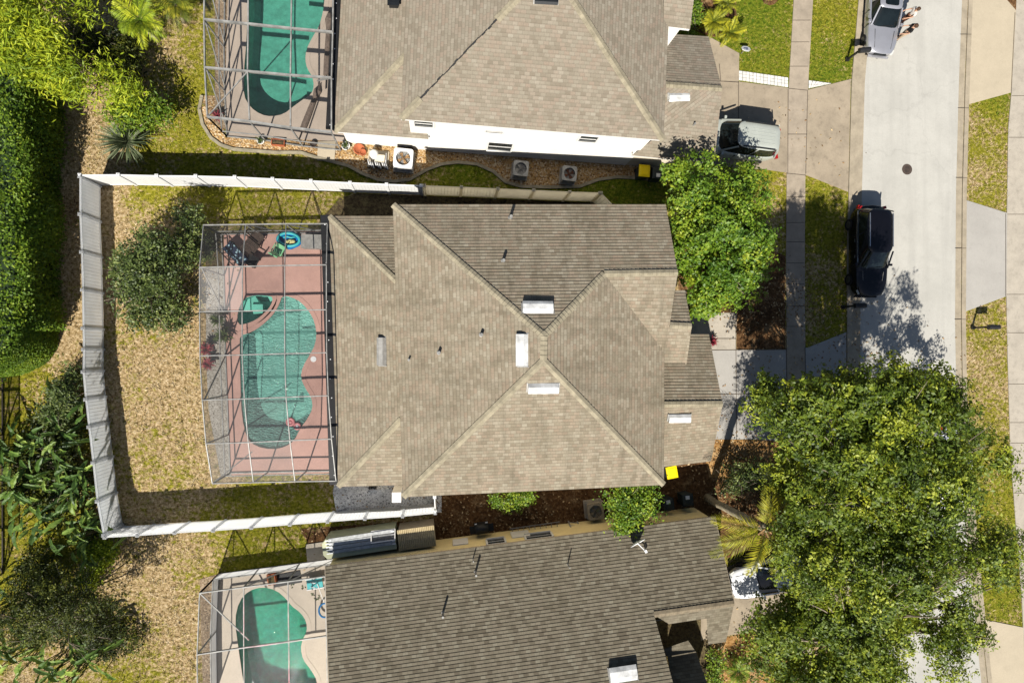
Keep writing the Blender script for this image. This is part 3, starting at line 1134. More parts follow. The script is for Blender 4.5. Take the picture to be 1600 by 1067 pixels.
x0, x1, y0, y1, st = -29.0, 36.0, -23.0, 26.5, 0.34
far = MB()
sheet('ground', [(-700, -700), (700, -700), (700, 700), (-700, 700)], -0.03, M['soil'], holes=[[(x0 + 1, y0 + 1), (x1 - 1, y0 + 1), (x1 - 1, y1 - 1), (x0 + 1, y1 - 1)]])
GREEN = [  # pixel, radius, green, lush
    (290, 40, 70, 0.85, 0.1), (292, 140, 50, 0.9, 0.05), (300, 220, 60, 0.95, 0.1), (255, 215, 35, 0.6, 0), (235, 70, 55, 0.1, 0), (150, 220, 60, 0.1, 0), (215, 150, 40, 0.25, 0), (110, 350, 60, 0.0, 0), (110, 480, 60, 0.0, 0), (400, 255, 90, 0.9, 0.6),
    (1160, 30, 75, 1.0, 0.75), (1210, 80, 75, 0.95, 0.55), (1300, 30, 60, 0.9, 0.4), (1295, 105, 50, 1.0, 0.75), (1190, 5, 40, 1.0, 0.8),
    (1540, 300, 70, 0.62, 0), (1545, 235, 50, 0.5, 0), (1560, 165, 40, 0.9, 0.6), (1540, 520, 70, 0.55, 0), (1540, 620, 70, 0.5, 0), (1560, 740, 60, 0.85, 0.35), (1560, 850, 80, 0.95, 0.5), (1575, 940, 50, 0.95, 0.5), (1570, 8, 30, 0.4, 0),
    (1295, 330, 60, 0.9, 0.45), (1295, 450, 70, 0.7, 0.2), (1200, 450, 60, 0.4, 0), (1200, 280, 30, 0.8, 0),
    (950, 300, 80, 1, 0.75), (720, 275, 80, 1, 0.9), (570, 280, 60, 0.9, 0.6), (800, 310, 80, 0.6, 0.3), (640, 310, 60, 0.3, 0),
    (270, 300, 40, 0.85, 0.2), (215, 345, 45, 0.3, 0), (180, 410, 60, 0.2, 0), (210, 520, 30, 0.6, 0.1), (250, 600, 80, 0.12, 0), (220, 700, 30, 0.7, 0.2), (280, 720, 40, 0.4, 0), (330, 330, 30, 0.5, 0), (450, 320, 80, 0.55, 0.1), (250, 660, 60, 0.2, 0),
    (45, 660, 60, 1.0, 0.25), (40, 840, 50, 1.0, 0.2), (90, 600, 40, 0.5, 0), (100, 575, 20, 0.1, 0), (60, 880, 60, 0.9, 0.1), (220, 1040, 50, 0.9, 0.1), (190, 980, 40, 0.7, 0), (250, 900, 70, 0.05, 0), (260, 990, 70, 0.05, 0), (300, 850, 50, 0.35, 0), (350, 880, 60, 0.95, 0.5), (430, 850, 60, 0.9, 0.3), (470, 870, 60, 0.9, 0.5), (110, 900, 40, 0.5, 0)]
gx = [(P(a, b), r / 29.0, g, l) for a, b, r, g, l in GREEN]
gpx = np.array([[p.x, p.y] for p, _, _, _ in gx])
gr = np.array([r for _, r, _, _ in gx])
gg = np.array([g for _, _, g, _ in gx])
gl = np.array([l for _, _, _, l in gx])
xs = np.arange(x0, x1 + 0.01, st)
ys = np.arange(y0, y1 + 0.01, st)
XX, YY = np.meshgrid(xs, ys)


def lawn_maps(x, y):
    d2 = (x[:, None] - gpx[None, :, 0]) ** 2 + (y[:, None] - gpx[None, :, 1]) ** 2
    w = np.exp(-d2 / (2 * (gr[None] * 0.75) ** 2)) + 1e-9
    base = 0.12
    sw = w.sum(1) + base
    return (w @ gg + base * 0.35) / sw, (w @ gl) / sw


green, lush = lawn_maps(XX.ravel(), YY.ravel())
rs = np.random.default_rng(3)
ZZ = (0.012 * np.sin(XX * 2.1 + 1.3 * np.sin(YY * 1.7)) * np.cos(YY * 1.9)).ravel() - 0.014
V = np.stack([XX.ravel(), YY.ravel(), ZZ], 1)
nx, ny = len(xs), len(ys)


def inside(poly, x, y):
    c = np.zeros(x.shape, bool)
    n = len(poly)
    for i in range(n):
        ax, ay, bx, by = poly[i][0], poly[i][1], poly[(i + 1) % n][0], poly[(i + 1) % n][1]
        if ay == by:
            continue
        t = ((ay > y) != (by > y)) & (x < (bx - ax) * (y - ay) / (by - ay) + ax)
        c ^= t
    return c


ii = np.arange(nx * ny).reshape(ny, nx)
F4 = np.stack([ii[:-1, :-1], ii[:-1, 1:], ii[1:, 1:], ii[1:, :-1]], -1).reshape(-1, 4)
cx, cy = XX.ravel()[F4].mean(1), YY.ravel()[F4].mean(1)
kill = np.zeros(len(F4), bool)
for dk in (DECK_C, DECK_N, DECK_S):
    kill |= inside(inset([(p.x, p.y) for p in dk], 0.3), cx, cy)
lawn = mesh_obj('lawn', V, F4[~kill], M['lawn'], attrs={'green': green, 'lush': lush})
tag(lawn, kind='structure')

# ---------------------------------------------------------------- street and paving
KL = [(1346, -60), (1340, 0), (1335, 60), (1329, 130), (1325, 280), (1322, 400), (1322, 540), (1323, 700), (1328, 880), (1338, 1120)]
KR = [(1520, -60), (1516, 0), (1511, 130), (1506.5, 300), (1505, 500), (1507, 620), (1513, 720), (1524, 850), (1536, 970), (1552, 1120)]
sheet('road', PX([(x + 22, y) for x, y in KL] + [(x - 12, y) for x, y in KR][::-1]), 0.012, M['road'])
sheet('gutter', PX([(x + 9, y) for x, y in KL] + [(x + 22, y) for x, y in KL][::-1]), 0.016, M['kerb'])
sheet('gutter', PX([(x - 13, y) for x, y in KR] + [(x - 4, y) for x, y in KR][::-1]), 0.016, M['kerb'])
ribbon('kerb', PX([(x + 5, y) for x, y in KL]), 0.30, -0.03, 0.055, M['kerb'])
ribbon('kerb', PX([(x, y) for x, y in KR]), 0.26, -0.03, 0.05, M['kerb'])
SWL = [(1241, -60), (1240, 0), (1236, 70), (1232, 140), (1229, 270), (1228, 400), (1229, 545), (1231, 720), (1236, 900), (1244, 1120)]
SWR = [(1272, -60), (1270, 0), (1266, 70), (1262, 140), (1258, 270), (1257, 400), (1258, 545), (1260, 720), (1265, 900), (1273, 1120)]
sheet('sidewalk', PX(SWL + SWR[::-1]), 0.030, M['walk'], th=0.05)
sheet('sidewalk', PX([(1590, -60), (1587, 18), (1580, 145), (1575, 200), (1573, 330), (1572, 460), (1574, 560), (1578, 700), (1586, 810), (1596, 930), (1604, 1120), (1680, 1120), (1660, 700), (1650, 300), (1660, -60)]), 0.030, M['walk_far'], th=0.05)
sheet('driveway', PX([(1100, 127), (1154, 128), (1231, 138), (1262, 141), (1298, 132), (1330, 124), (1329, 130), (1325, 300), (1258, 273), (1228, 270), (1195, 265), (1095, 258)]), 0.022, M['drive'], th=0.04)
sheet('walkway', PX([(1108, 58), (1155, 84), (1154, 127.5), (1104, 126.5)]), 0.023, M['drive'], th=0.04)
sheet('driveway', PX([(1104, 547), (1229, 546), (1262, 543), (1322, 519), (1323, 705), (1262, 690), (1166, 686), (1098, 686)]), 0.022, M['drive_grey'], th=0.04)
sheet('walkway', PX([(1060, 489), (1151, 489), (1150, 546), (1060, 546)]), 0.023, M['walk_far'], th=0.04)
sheet('driveway', PX([(1095, 905), (1150, 880), (1236, 862), (1326, 850), (1334, 1000), (1240, 975), (1172, 986), (1095, 1000)]), 0.022, M['drive'], th=0.04)
sheet('driveway', PX([(1513, -60), (1590, -60), (1587, 18), (1580, 145), (1511, 164)]), 0.022, M['drive_pale'], th=0.04)
sheet('driveway', PX([(1506, 312), (1573, 333), (1572, 463), (1505, 488)]), 0.022, M['drive_grey'], th=0.04)
sheet('driveway', PX([(1535, 967), (1600, 980), (1606, 1120), (1552, 1120)]), 0.022, M['drive_pale'], th=0.04)
sheet('painted_shade_ground', PX([(1555, -20), (1588, -20), (1587, 17)]), 0.03, M['mulch'])
mb = MB()
for a, b, w in [((1154, 128), (1325, 139), .0), ((1262, 0), (1262, 0), 0)]:
    pass
for (a, b) in [((1231.5, 140), (1231, 272)), ((1262, 142), (1259, 272)), ((1232, 138.5), (1262, 141.5)), ((1229, 271), (1259, 274)), ((1154, 128), (1154, 205)), ((1120, 127), (1154, 129)), ((1124, 100), (1126, 127)),
               ((1231, 210), (1261, 210)), ((1229, 545), (1230, 686)), ((1258, 543), (1260, 690)), ((1150, 547), (1151, 686)), ((1112, 547), (1229, 546)), ((1125, 616), (1229, 614)), ((1150, 489), (1150, 546)), ((1112, 529), (1150, 529))]:
    mb.beam(P(*a, 0.036), P(*b, 0.036), 0.035, 0.006)
for yy in (32, 66, 104, 308, 348, 378, 411, 444, 478, 510):
    f = [i for i in range(len(SWL) - 1) if SWL[i][1] <= yy < SWL[i + 1][1]][0]
    u = (yy - SWL[f][1]) / (SWL[f + 1][1] - SWL[f][1])
    xa = SWL[f][0] + u * (SWL[f + 1][0] - SWL[f][0])
    mb.beam(P(xa + 0.5, yy, 0.033), P(xa + 28.5, yy, 0.033), 0.03, 0.006)
for yy, xa in ((150, 1581), (215, 1576), (335, 1574), (460, 1573), (520, 1574), (600, 1576), (660, 1578), (692, 1579), (724, 1581), (770, 1584), (830, 1589)):
    mb.beam(P(xa, yy, 0.033), P(xa + 45, yy, 0.033), 0.03, 0.006)
mb.beam(P(1571.5, 334, 0.034), P(1571.5, 463, 0.034), 0.03, 0.006)
mb.beam(P(1586, 20, 0.034), P(1580, 145, 0.034), 0.03, 0.006)
for yy in (54, 169, 278, 388, 499, 610):
    k = [i for i in range(len(KR) - 1) if KR[i][1] <= yy < KR[i + 1][1]][0]
    u = (yy - KR[k][1]) / (KR[k + 1][1] - KR[k][1])
    xa = KR[k][0] + u * (KR[k + 1][0] - KR[k][0])
    mb.beam(P(xa - 13, yy, 0.055), P(xa + 4, yy, 0.056), 0.025, 0.01)
tag(mb.build('paving_joint', M['joint']), kind='structure')
# white paver strip beside the north driveway
mb = MB()


def paver_quad(q, nu, nv):
    q = [Vector(p) for p in q]
    for i in range(nu):
        for j in range(nv):
            def at(u, v):
                return q[0].lerp(q[1], u).lerp(q[3].lerp(q[2], u), v)
            g = 0.06
            c = [at((i + g) / nu, (j + g) / nv), at((i + 1 - g) / nu, (j + g) / nv), at((i + 1 - g) / nu, (j + 1 - g) / nv), at((i + g) / nu, (j + 1 - g) / nv)]
            if (c[1] - c[0]).cross(c[2] - c[0]).z < 0:
                c = c[::-1]
            mb.prism(c, -0.02, 0.045 + 0.004 * ((i * 7 + j * 3) % 3))


paver_quad(PX([(1154, 111), (1231, 122), (1231, 137), (1154, 126)]), 14, 3)
paver_quad(PX([(1263, 126), (1299, 131), (1280, 135), (1263, 139)]), 6, 2)
tag(mb.build('paver_strip', M['paver']), kind='structure')

# beds
GB = [(316, 150), (312, 172), (317, 195), (330, 216), (345, 227), (365, 234), (430, 239), (470, 239), (495, 247), (520, 253), (545, 260), (565, 271), (590, 281), (615, 284), (640, 281), (668, 265), (690, 257), (715, 254), (745, 257), (770, 268), (790, 285), (815, 292), (860, 293), (905, 292), (935, 281), (965, 277), (1000, 279), (1030, 282)]
gbw = [(v.x, v.y) for v in PX(GB)]
sheet('gravel_bed', PX(GB + [(1040, 240), (900, 225), (640, 200), (540, 205), (470, 219), (352, 215), (340, 150)]), 0.010, M['gold_gravel'])
edge = ribbon('garden_edging', smooth_loop(PX(GB), 0) if False else PX(GB), 0.16, -0.02, 0.09, M['terracotta'] if False else M['cap_tan'], kind=None)
tag(edge, 'curving brick edging along the gravel bed of the white house', 'edging')
sheet('gravel_bed', PX([(525, 742), (690, 742), (690, 800), (528, 812), (520, 770)]), 0.010, M['grey_gravel'])
sheet('painted_shade_ground', PX([(681, 730), (1125, 720), (1150, 800), (1110, 835), (690, 870), (640, 880), (660, 815), (681, 803)]), 0.008, M['mulch'])
sheet('painted_shade_ground', PX([(468, 826), (660, 812), (660, 880), (540, 895), (500, 880)]), 0.007, M['mulch'])
sheet('painted_shade_ground', PX([(1096, 686), (1225, 688), (1227, 745), (1160, 752), (1108, 745)]), 0.013, M['mulch_orange'])
sheet('painted_shade_ground', PX([(1104, 740), (1228, 740), (1230, 862), (1120, 872)]), 0.010, M['mulch'])  # darker mulch colour stands in for tree shade on the orange bed
sheet('painted_shade_ground', PX([(1151, 488), (1151, 545), (1227, 545), (1227, 400), (1180, 380), (1060, 380), (1060, 488)]), 0.009, M['mulch'])
sheet('painted_shade_ground', PX([(1105, 1000), (1172, 988), (1228, 980), (1236, 1110), (1110, 1110)]), 0.009, M['mulch_orange'])
sheet('painted_shade_ground', PX([(1082, 0), (1150, 0), (1152, 60), (1108, 58), (1080, 45)]), 0.009, M['mulch'])
sheet('gravel_bed', PX([(322, 420), (350, 420), (353, 560), (364, 742), (345, 744), (326, 640), (322, 560)]), 0.010, M['bed_gravel'])
sheet('painted_shade_ground', PX([(321, 365), (350, 365), (350, 420), (322, 420)]), 0.010, M['soil'])
sheet('gravel_bed', PX([(336, -60), (362, -60), (360, 60), (357, 206), (336, 192)]), 0.030, M['brown_gravel'])
sheet('gravel_bed', PX([(312, 905), (338, 897), (342, 980), (346, 1110), (318, 1110)]), 0.010, M['brown_gravel'])
sheet('painted_shade_ground', PX([(1018, 940), (1112, 925), (1112, 1100), (1018, 1100)]), 0.02, M['soil'], th=0.04)  # dark soil colour paints the shade over the entry ground
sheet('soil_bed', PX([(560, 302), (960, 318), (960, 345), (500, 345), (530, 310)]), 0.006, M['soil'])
sheet('concrete_pad', PX([(478, 850), (505, 846), (508, 876), (481, 880)]), 0.07, M['walk_far'], th=0.1)
sheet('concrete_pad', PX([(497, 222), (525, 221), (523, 252), (496, 251)]), 0.07, M['drive_pale'], th=0.1)
rim = [P(1203 + 13 * math.cos(a), -4 + 13 * math.sin(a)) for a in np.linspace(0, 6.283, 25)[:-1]]
sheet('painted_shade_ground', rim, 0.012, M['mulch'])

# ---------------------------------------------------------------- pool decks and pools
sheet('pool_deck', DECK_C, 0.035, M['deck_pink'], holes=[POOL_MAIN, SPA], th=0.06)
sheet('pool_deck', DECK_N, 0.035, M['deck_beige'], holes=[POOL_N], th=0.06)
sheet('pool_deck', DECK_S, 0.035, M['deck_pale'], holes=[POOL_S], th=0.06)


def pool(label, outline, depth, plaster, water, coping, ledges=(), wz=-0.06):
    c = sum((Vector((p[0], p[1], 0)) for p in outline), Vector()) / len(outline)
    t = thing('swimming_pool', label, 'swimming pool', (c.x, c.y, 0))
    poly = ccw([Vector((p[0], p[1])) for p in outline])
    n = len(poly)
    mb = MB()
    mid = inset(poly, 0.25)
    vs = [Vector((p.x, p.y, 0.03)) for p in poly] + [Vector((p.x, p.y, -depth + 0.25)) for p in poly] + [Vector((p.x, p.y, -depth)) for p in mid]
    fs = [(i, n + i, n + (i + 1) % n, (i + 1) % n) for i in range(n)] + [(n + i, 2 * n + i, 2 * n + (i + 1) % n, n + (i + 1) % n) for i in range(n)]
    b = mb.add(vs, fs)
    sh = mb.build('shell', plaster, t)
    sheet('floor', mid, -depth, plaster, None, parent=t)
    sheet('water', inset(poly, 0.004), wz, water, None, parent=t)
    for (lp, z) in ledges:
        lp = ccw([Vector((p[0], p[1])) for p in lp])
        MB().prism(lp, -depth, z).build('step', plaster, t)
    cop = MB()
    ins, outp = inset(poly, 0.0), inset(poly, -0.22)
    vs = [Vector((p.x, p.y, 0.05)) for p in ins] + [Vector((p.x, p.y, 0.05)) for p in outp] + [Vector((p.x, p.y, 0.036)) for p in outp] + [Vector((p.x, p.y, -0.06)) for p in ins]
    fs = []
    for i in range(n):
        j = (i + 1) % n
        fs += [(i, n + i, n + j, j)[::-1], (n + i, 2 * n + i, 2 * n + j, n + j)[::-1], (3 * n + i, i, j, 3 * n + j)[::-1]]
    cop.add(vs, fs)
    cop.build('coping', coping, t)
    return t


LED_C = [(PX([(474, 473), (486, 492), (494, 512), (494, 540), (485, 552), (472, 553), (470, 500), (467, 480)]), -0.35),
         (PX([(466, 600), (474, 600), (487, 622), (489, 640), (481, 653), (474, 640), (472, 615)]), -0.4)]
pc = pool('kidney shaped pool with rippled aqua water in the pink deck', POOL_MAIN, 1.45, M['plaster_center'], M['water'], M['deck_pink'], LED_C)
spa = pool('small crescent spa pool with stepped seats on the pink deck', SPA, 0.95, M['plaster_center'], M['water_calm'], M['deck_pink'],
           [(PX([(378, 469), (396, 462), (403, 474), (393, 485), (376, 486)]), -0.35), (PX([(392, 475), (409, 475), (409, 489), (394, 490)]), -0.2)])
pool('calm teal pool with rounded end beside the tan roof of the white house', POOL_N, 1.5, M['plaster_green'], M['water_calm'], M['deck_beige'],
     [(PX([(478, 96), (487, 120), (491, 136), (484, 148), (478, 148), (477, 120)]), -0.3), (PX([(480, -40), (508, -40), (505, 20), (490, 56), (480, 70)]), -0.5)])
pool('deep green freeform pool beside the brown roofed house', POOL_S, 1.5, M['plaster_teal'], M['water_calm'], M['deck_pale'],
     [(PX([(466, 955), (479, 969), (480, 985), (472, 998), (467, 990)]), -0.3), (PX([(472, 1030), (486, 1045), (496, 1062), (480, 1062)]), -0.25)])

# ================================================================ HOUSES
E2, E1 = 5.4, 2.7
T = M['tan_trim']

# ---------------------------------------------------------------- centre house
hc = thing('house', 'two storey house with tan hipped shingle roof in the centre, pink decked pool behind', 'house', P(840, 545))
za, zg, zb = 8.2, 6.95, 6.08
apN, apS = P(850, 525, za), P(849, 563, za)
NW, NE, SW, SE = P(614, 320, E2), P(1040, 320, E2), P(630, 776, E2), P(1037, 757, E2)
g0, g1 = P(944, 428, zg), P(1059, 426, zg)
v1 = P(1037.5, 549, E2)
b0, b1 = P(1046, 508, zb), P(1080.5, 510, zb)
s0, s1 = P(1037, 567, 5.15), P(1073, 567, 5.15)
faces = [
    [NW, NE, g1, g0, apN],
    [SW, NW, apN, apS],
    [SE, SW, apS],
    [v1, SE, apS, apN, g0],
    [s1, s0, v1, g0, g1, b0, b1],
    [P(1055, 454, 5.33), P(1070, 454, 5.33), b1, b0],
]
faces[2] = [SW, SE, apS]
roof = shingle_part('roof', faces, M['roof_tan'], hc)
up = Vector((0, 0, 0.0))
ridge_caps([(NW, apN), (SW, apS), (SE, apS), (apN, apS), (g0, apN), (g0, g1), (b0, b1)], M['cap_tan'], roof)
eave2 = [SW, SE, v1 + Vector((0, 0, 0)), s0, s1, P(1073, 454, 5.2), P(1052, 454, 5.2), NE, NW]
poly2 = [(p.x, p.y) for p in [SW, SE, s0, s1, b1, P(1070, 454, 5.33), P(1053, 454, 5.4), NE, NW]]
poly2 = [(SW.x, SW.y), (SE.x, SE.y), (SE.x + 0.02, s0.y), (s1.x, s1.y), (s1.x, P(1070, 454, 5.3).y), (NE.x, P(1070, 454, 5.3).y), (NE.x, NE.y), (NW.x, NW.y)]
w2 = eave_parts(hc, poly2, 5.1, M['cream_wall'], T, 0.32, 0.0)
# gable ends under the rakes
mb = MB()
mb.add([Vector((NE.x - 0.3, NE.y - 0.3, 5.0)), Vector((NE.x - 0.3, v1.y + 0.2, 5.0)), Vector((NE.x - 0.3, g1.y, zg - 0.25))], [(0, 1, 2)])
mb.add([Vector((s1.x - 0.3, b1.y + 1.2, 5.0)), Vector((s1.x - 0.3, s1.y + 0.3, 5.0)), Vector((s1.x - 0.3, b1.y, zb - 0.25))], [(0, 1, 2)])
mb.build('gable', M['cream_wall'], hc)
rk = MB()
for a, b in ((NE, g1), (g1, b0), (b1, s1), (P(1070, 454, 5.33), b1)):
    MB().beam(a - Vector((0.03, 0, 0.11)), b - Vector((0.03, 0, 0.11)), 0.04, 0.18).build('rake_board', T, hc)
NF, WF, SF = [NW, NE, apN], [SW, NW, apN], [SW, SE, apS]
for px, py, z, w, d, sd in ((840, 482, NF, 1.32, 0.50, (0, 1)), (817, 547, WF, 1.36, 0.5, (-1, 0)), (848.5, 605, SF, 1.32, 0.42, (0, -1))):
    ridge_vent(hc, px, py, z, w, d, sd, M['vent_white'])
for px, py, z, h in ((797, 341, NF, 0.5), (786, 408, NF, 0.35), (752, 523, WF, 0.32), (686, 551, WF, 0.32), (639, 562, WF, 0.25)):
    vent_pipe(hc, px, py, z, h, 0.07 if h > 0.3 else 0.045)
# rear single storey wing
z1 = 4.28
a0, a1, a2, a3 = P(514, 338, E1), P(528, 760, E1), P(620, 338, E1), P(631, 757, E1)
t0, t1 = P(620, 440, z1), P(627, 655, z1)
rear = shingle_part('rear_roof', [[a1, a0, t0, t1], [a0, a2, t0], [a1, a3, t1]], M['roof_tan'], hc)
ridge_caps([(a0, t0), (a1, t1)], M['cap_tan'], rear)
polyr = [(a1.x, a1.y), (a3.x + 0.6, a3.y), (a2.x + 0.6, a2.y), (a0.x, a0.y)]
eave_parts(hc, polyr, E1, M['cream_wall'], T, 0.3, 0.0, name='rear_wall')
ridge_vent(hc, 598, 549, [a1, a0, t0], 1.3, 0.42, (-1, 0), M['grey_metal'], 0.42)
# gutter between wing and pool cage
gt = MB()
for i in range(10):
    pass
ga, gb = a0 + Vector((-0.20, 0.05, -0.02)), a1 + Vector((-0.20, 0.1, -0.02))
gt.beam(ga, gb, 0.40, 0.14)
gtr = gt.build('gutter', M['black_gutter'], hc)
gs = MB()
for i in range(14):
    gs.lathe(ga.lerp(gb, (i + 0.5) / 14) + Vector((0.05 * (i % 2), 0, 0.07)), [(0.028, 0), (0.028, 0.012), (0.01, 0.016)], 8)
gs.build('gutter_screw', M['white_metal'], gtr)
# garage
k0, k1, k2, k3 = P(1060, 522.5, E1), P(1107.5, 522.5, E1), P(1111, 720, E1), P(1039, 732, E1)
r0, r1 = P(1020, 632, 4.26), P(1129, 631, 4.26)
k0 = Vector((r0.x, k1.y, E1))
k3 = Vector((r0.x, k3.y, E1))
grf = shingle_part('garage_roof', [[k0, k1, r1, r0], [k3, k2, r1, r0]], M['roof_tan'], hc)
ridge_caps([(r0, r1)], M['cap_tan'], grf)
polyg = [(k3.x, k3.y), (k2.x, k2.y), (k1.x, k1.y), (k0.x, k0.y)]
wg = eave_parts(hc, polyg, E1, M['cream_wall'], T, 0.28, 0.0, name='garage_wall')
mb = MB().add([Vector((k1.x - 0.28, k1.y - 0.28, 2.6)), Vector((k1.x - 0.28, k2.y + 0.28, 2.6)), Vector((k1.x - 0.28, r1.y, 4.05))], [(0, 1, 2)])
mb.build('garage_gable', M['cream_wall'], hc)
gd = MB()
gxw = k1.x - 0.26
for j in range(4):
    gd.box((gxw, (k1.y + k2.y) / 2, 0.3 + j * 0.54), (0.06, 4.6, 0.52))
gd.build('garage_door', M['white_trim'], hc)
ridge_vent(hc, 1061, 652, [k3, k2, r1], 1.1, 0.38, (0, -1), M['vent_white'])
# windows on upper walls (seen only from the side)
for (a, b, out) in ((Vector((w2[0].x, w2[0].y, 0)), Vector((w2[1].x, w2[1].y, 0)), Vector((0, -1, 0))),):
    for u, z in ((0.2, 4.0), (0.5, 4.0), (0.8, 4.0), (0.35, 1.5), (0.7, 1.5)):
        c = a.lerp(b, u)
        wall_window(hc, a, b, (c.x, c.y, z), 0.9, 1.2, None, 0.04, out)
a_, b_ = Vector((NE.x - 0.32, NE.y - 0.4, 0)), Vector((NE.x - 0.32, NE.y - 4, 0))
for u, z in ((0.3, 4.0), (0.75, 4.0), (0.5, 1.5)):
    c = a_.lerp(b_, u)
    wall_window(hc, a_, b_, (c.x, c.y, z), 0.9, 1.3, None, 0.04, Vector((1, 0, 0)))
# small white meter cupboard on the south wall
mb = MB().box((P(621, 764).x + 0.1, P(621, 764).y + 0.05, 1.2), (0.45, 0.5, 2.2))
mb.build('wall_cabinet', M['white_wall'], hc)

# ---------------------------------------------------------------- north house (white walls)
hn = thing('house', 'two storey white walled house with torn hip ridge on its rosy tan roof', 'house', P(800, 60))
EN = 5.6
nsw, nse = P(635, 187, EN), P(1020, 218, EN)
ndir = (nse - nsw)
ndir.z = 0
ndir.normalize()
nup = Vector((-ndir.y, ndir.x, 0))
cswN = nsw + Vector((-0.16, 0.13, 0))
cse = P(1036, 222, EN)
cse = nsw + ndir * (cse - nsw).dot(ndir)
run = 6.1
pit = 0.46
csw = nsw - ndir * 0.25
aps = csw + (ndir + nup) * run + Vector((0, 0, run * pit))
width = (cse - csw).dot(ndir)
aps_e = cse + (-ndir + nup) * run + Vector((0, 0, run * pit))
depth_n = 12.0
nnw, nne = csw + nup * depth_n, cse + nup * depth_n
apn = aps + nup * 0.2
rfn = [[csw, cse, aps_e, aps],
       [csw, nnw, csw + (ndir + nup) * run + nup * (depth_n - 2 * run) + Vector((0, 0, run * pit)), aps],
       [cse, nne, cse + (-ndir + nup) * run + nup * (depth_n - 2 * run) + Vector((0, 0, run * pit)), aps_e],
       [nnw, nne, cse + (-ndir + nup) * run + nup * (depth_n - 2 * run) + Vector((0, 0, run * pit)), csw + (ndir + nup) * run + nup * (depth_n - 2 * run) + Vector((0, 0, run * pit))]]
roofn = shingle_part('roof', rfn, M['roof_pink'], hn)
ridge_caps([(csw, csw.lerp(aps, 0.14)), (csw.lerp(aps, 0.66), aps), (cse, aps_e), (aps, aps_e)], M['cap_tan'], roofn, 0.34)
# the stretch of hip where the caps are torn off: dark bare joint with loose bits
mb = MB()
rt = random.Random(5)
n = 26
for i in range(n):
    a, b = csw.lerp(aps, 0.14 + 0.52 * i / n), csw.lerp(aps, 0.14 + 0.52 * (i + 1) / n)
    off = Vector((rt.uniform(-0.02, 0.02), rt.uniform(-0.02, 0.02), 0.035))
    mb.beam(a + off, b + off, rt.uniform(0.03, 0.09), 0.03)
mb.build('bare_hip', M['dark_metal'], roofn)
polyn = [(csw.x, csw.y), (cse.x, cse.y), (nne.x, nne.y), (nnw.x, nnw.y)]
wn_ = eave_parts(hn, polyn, EN, M['white_wall'], M['white_trim'], 0.30, 0.0)
wa, wb = Vector((wn_[0].x, wn_[0].y, 0)), Vector((wn_[1].x, wn_[1].y, 0))
SO = Vector((0.08, -1, 0))
for px, py, w, h in ((662, 193, 0.95, 1.05), (772, 205.5, 0.9, 0.5), (781, 229, 1.3, 1.5), (919, 217, 0.95, 1.05)):
    c = PV(px, py, wa, wb)
    wall_window(hn, wa, wb, c, w, h, M['white_trim'], 0.05, SO)
# rear wing
q0, q1 = P(522, 206, E1), P(640, 215, E1)
q1 = q0 + ndir * 4.6
qn = q0 + nup * 13
zt = 2.7 + 3.4 * pit
rearn = shingle_part('rear_roof', [[q0, q1, q0 + ndir * 3.5 + nup * 3.5 + Vector((0, 0, 3.5 * pit)), ], [q0, qn, qn + ndir * 3.5 + Vector((0, 0, 3.5 * pit)), q0 + (ndir + nup) * 3.5 + Vector((0, 0, 3.5 * pit))]], M['roof_pink'], hn)
ridge_caps([(q0, q0 + (ndir + nup) * 3.45 + Vector((0, 0, 3.45 * pit)))], M['cap_tan'], rearn, 0.34)
eave_parts(hn, [(q0.x, q0.y), (q1.x, q1.y), ((qn + ndir * 4.6).x, (qn + ndir * 4.6).y), (qn.x, qn.y)], E1, M['white_wall'], M['white_trim'], 0.28, 0.0, name='rear_wall')
mb = MB()
for px, py, z in ((615, 4, 4.2),):
    c = P(px, py, z)
    mb.box(c, (0.42, 0.42, 0.3)).box(c + Vector((0, 0, 0.2)), (0.55, 0.5, 0.06))
mb.build('roof_vent', M['black_plastic'], hn)
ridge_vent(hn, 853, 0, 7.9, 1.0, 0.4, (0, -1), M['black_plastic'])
gt = MB().beam(q0 + nup * 0.1 - ndir * 0.20, qn - ndir * 0.20, 0.40, 0.14)
gt2 = gt.build('gutter', M['black_gutter'], hn)
gs = MB()
for i in range(10):
    gs.lathe(q0 - ndir * 0.2 + nup * (0.3 + i * 0.75) + Vector((0.04 * (i % 2), 0, 0.07)), [(0.028, 0), (0.028, 0.012), (0.01, 0.016)], 8)
gs.build('gutter_screw', M['white_metal'], gt2)
# garage wing
zr = 4.2
gs0, gs1 = P(988, 243, E1), P(1116, 256, E1)
gr0, gr1 = P(1015, 131, zr), P(1128, 139, zr)
gn0, gn1 = P(1062, 52, E1), P(1107, 58, E1)
gn0 = gn1 - (gs1 - gs0)
gw0 = gr1 - (gs1 - gs0) * 0.9
gf = shingle_part('garage_roof', [[gs0, gs1, gr1, P(1019, 219, 3.15)], [P(1019, 219, 3.15), gr1, gr0 + Vector((0, 0, 0))], [P(1045, 54, E1), gn1, gr1, P(1030, 131, zr)]], M['roof_pink'], hn)
ridge_caps([(P(1034, 132, zr), gr1)], M['cap_tan'], gf)
eave_parts(hn, [(gs0.x, gs0.y), (gs1.x, gs1.y), (gn1.x, gn1.y), (P(1045, 54, E1).x, P(1045, 54, E1).y)], E1, M['cream_wall'], M['white_trim'], 0.28, 0.0, name='garage_wall')
mb = MB().add([Vector((gs1.x - 0.3, gs1.y + 0.3, 2.6)), Vector((gn1.x - 0.3, gn1.y - 0.3, 2.6)), Vector((gr1.x - 0.3, gr1.y, zr - 0.2))], [(0, 1, 2)])
mb.build('garage_gable', M['cream_wall'], hn)
ridge_vent(hn, 1060, 151.5, [gs0, gs1, gr1], 1.05, 0.4, (0.08, -1), M['vent_white'])
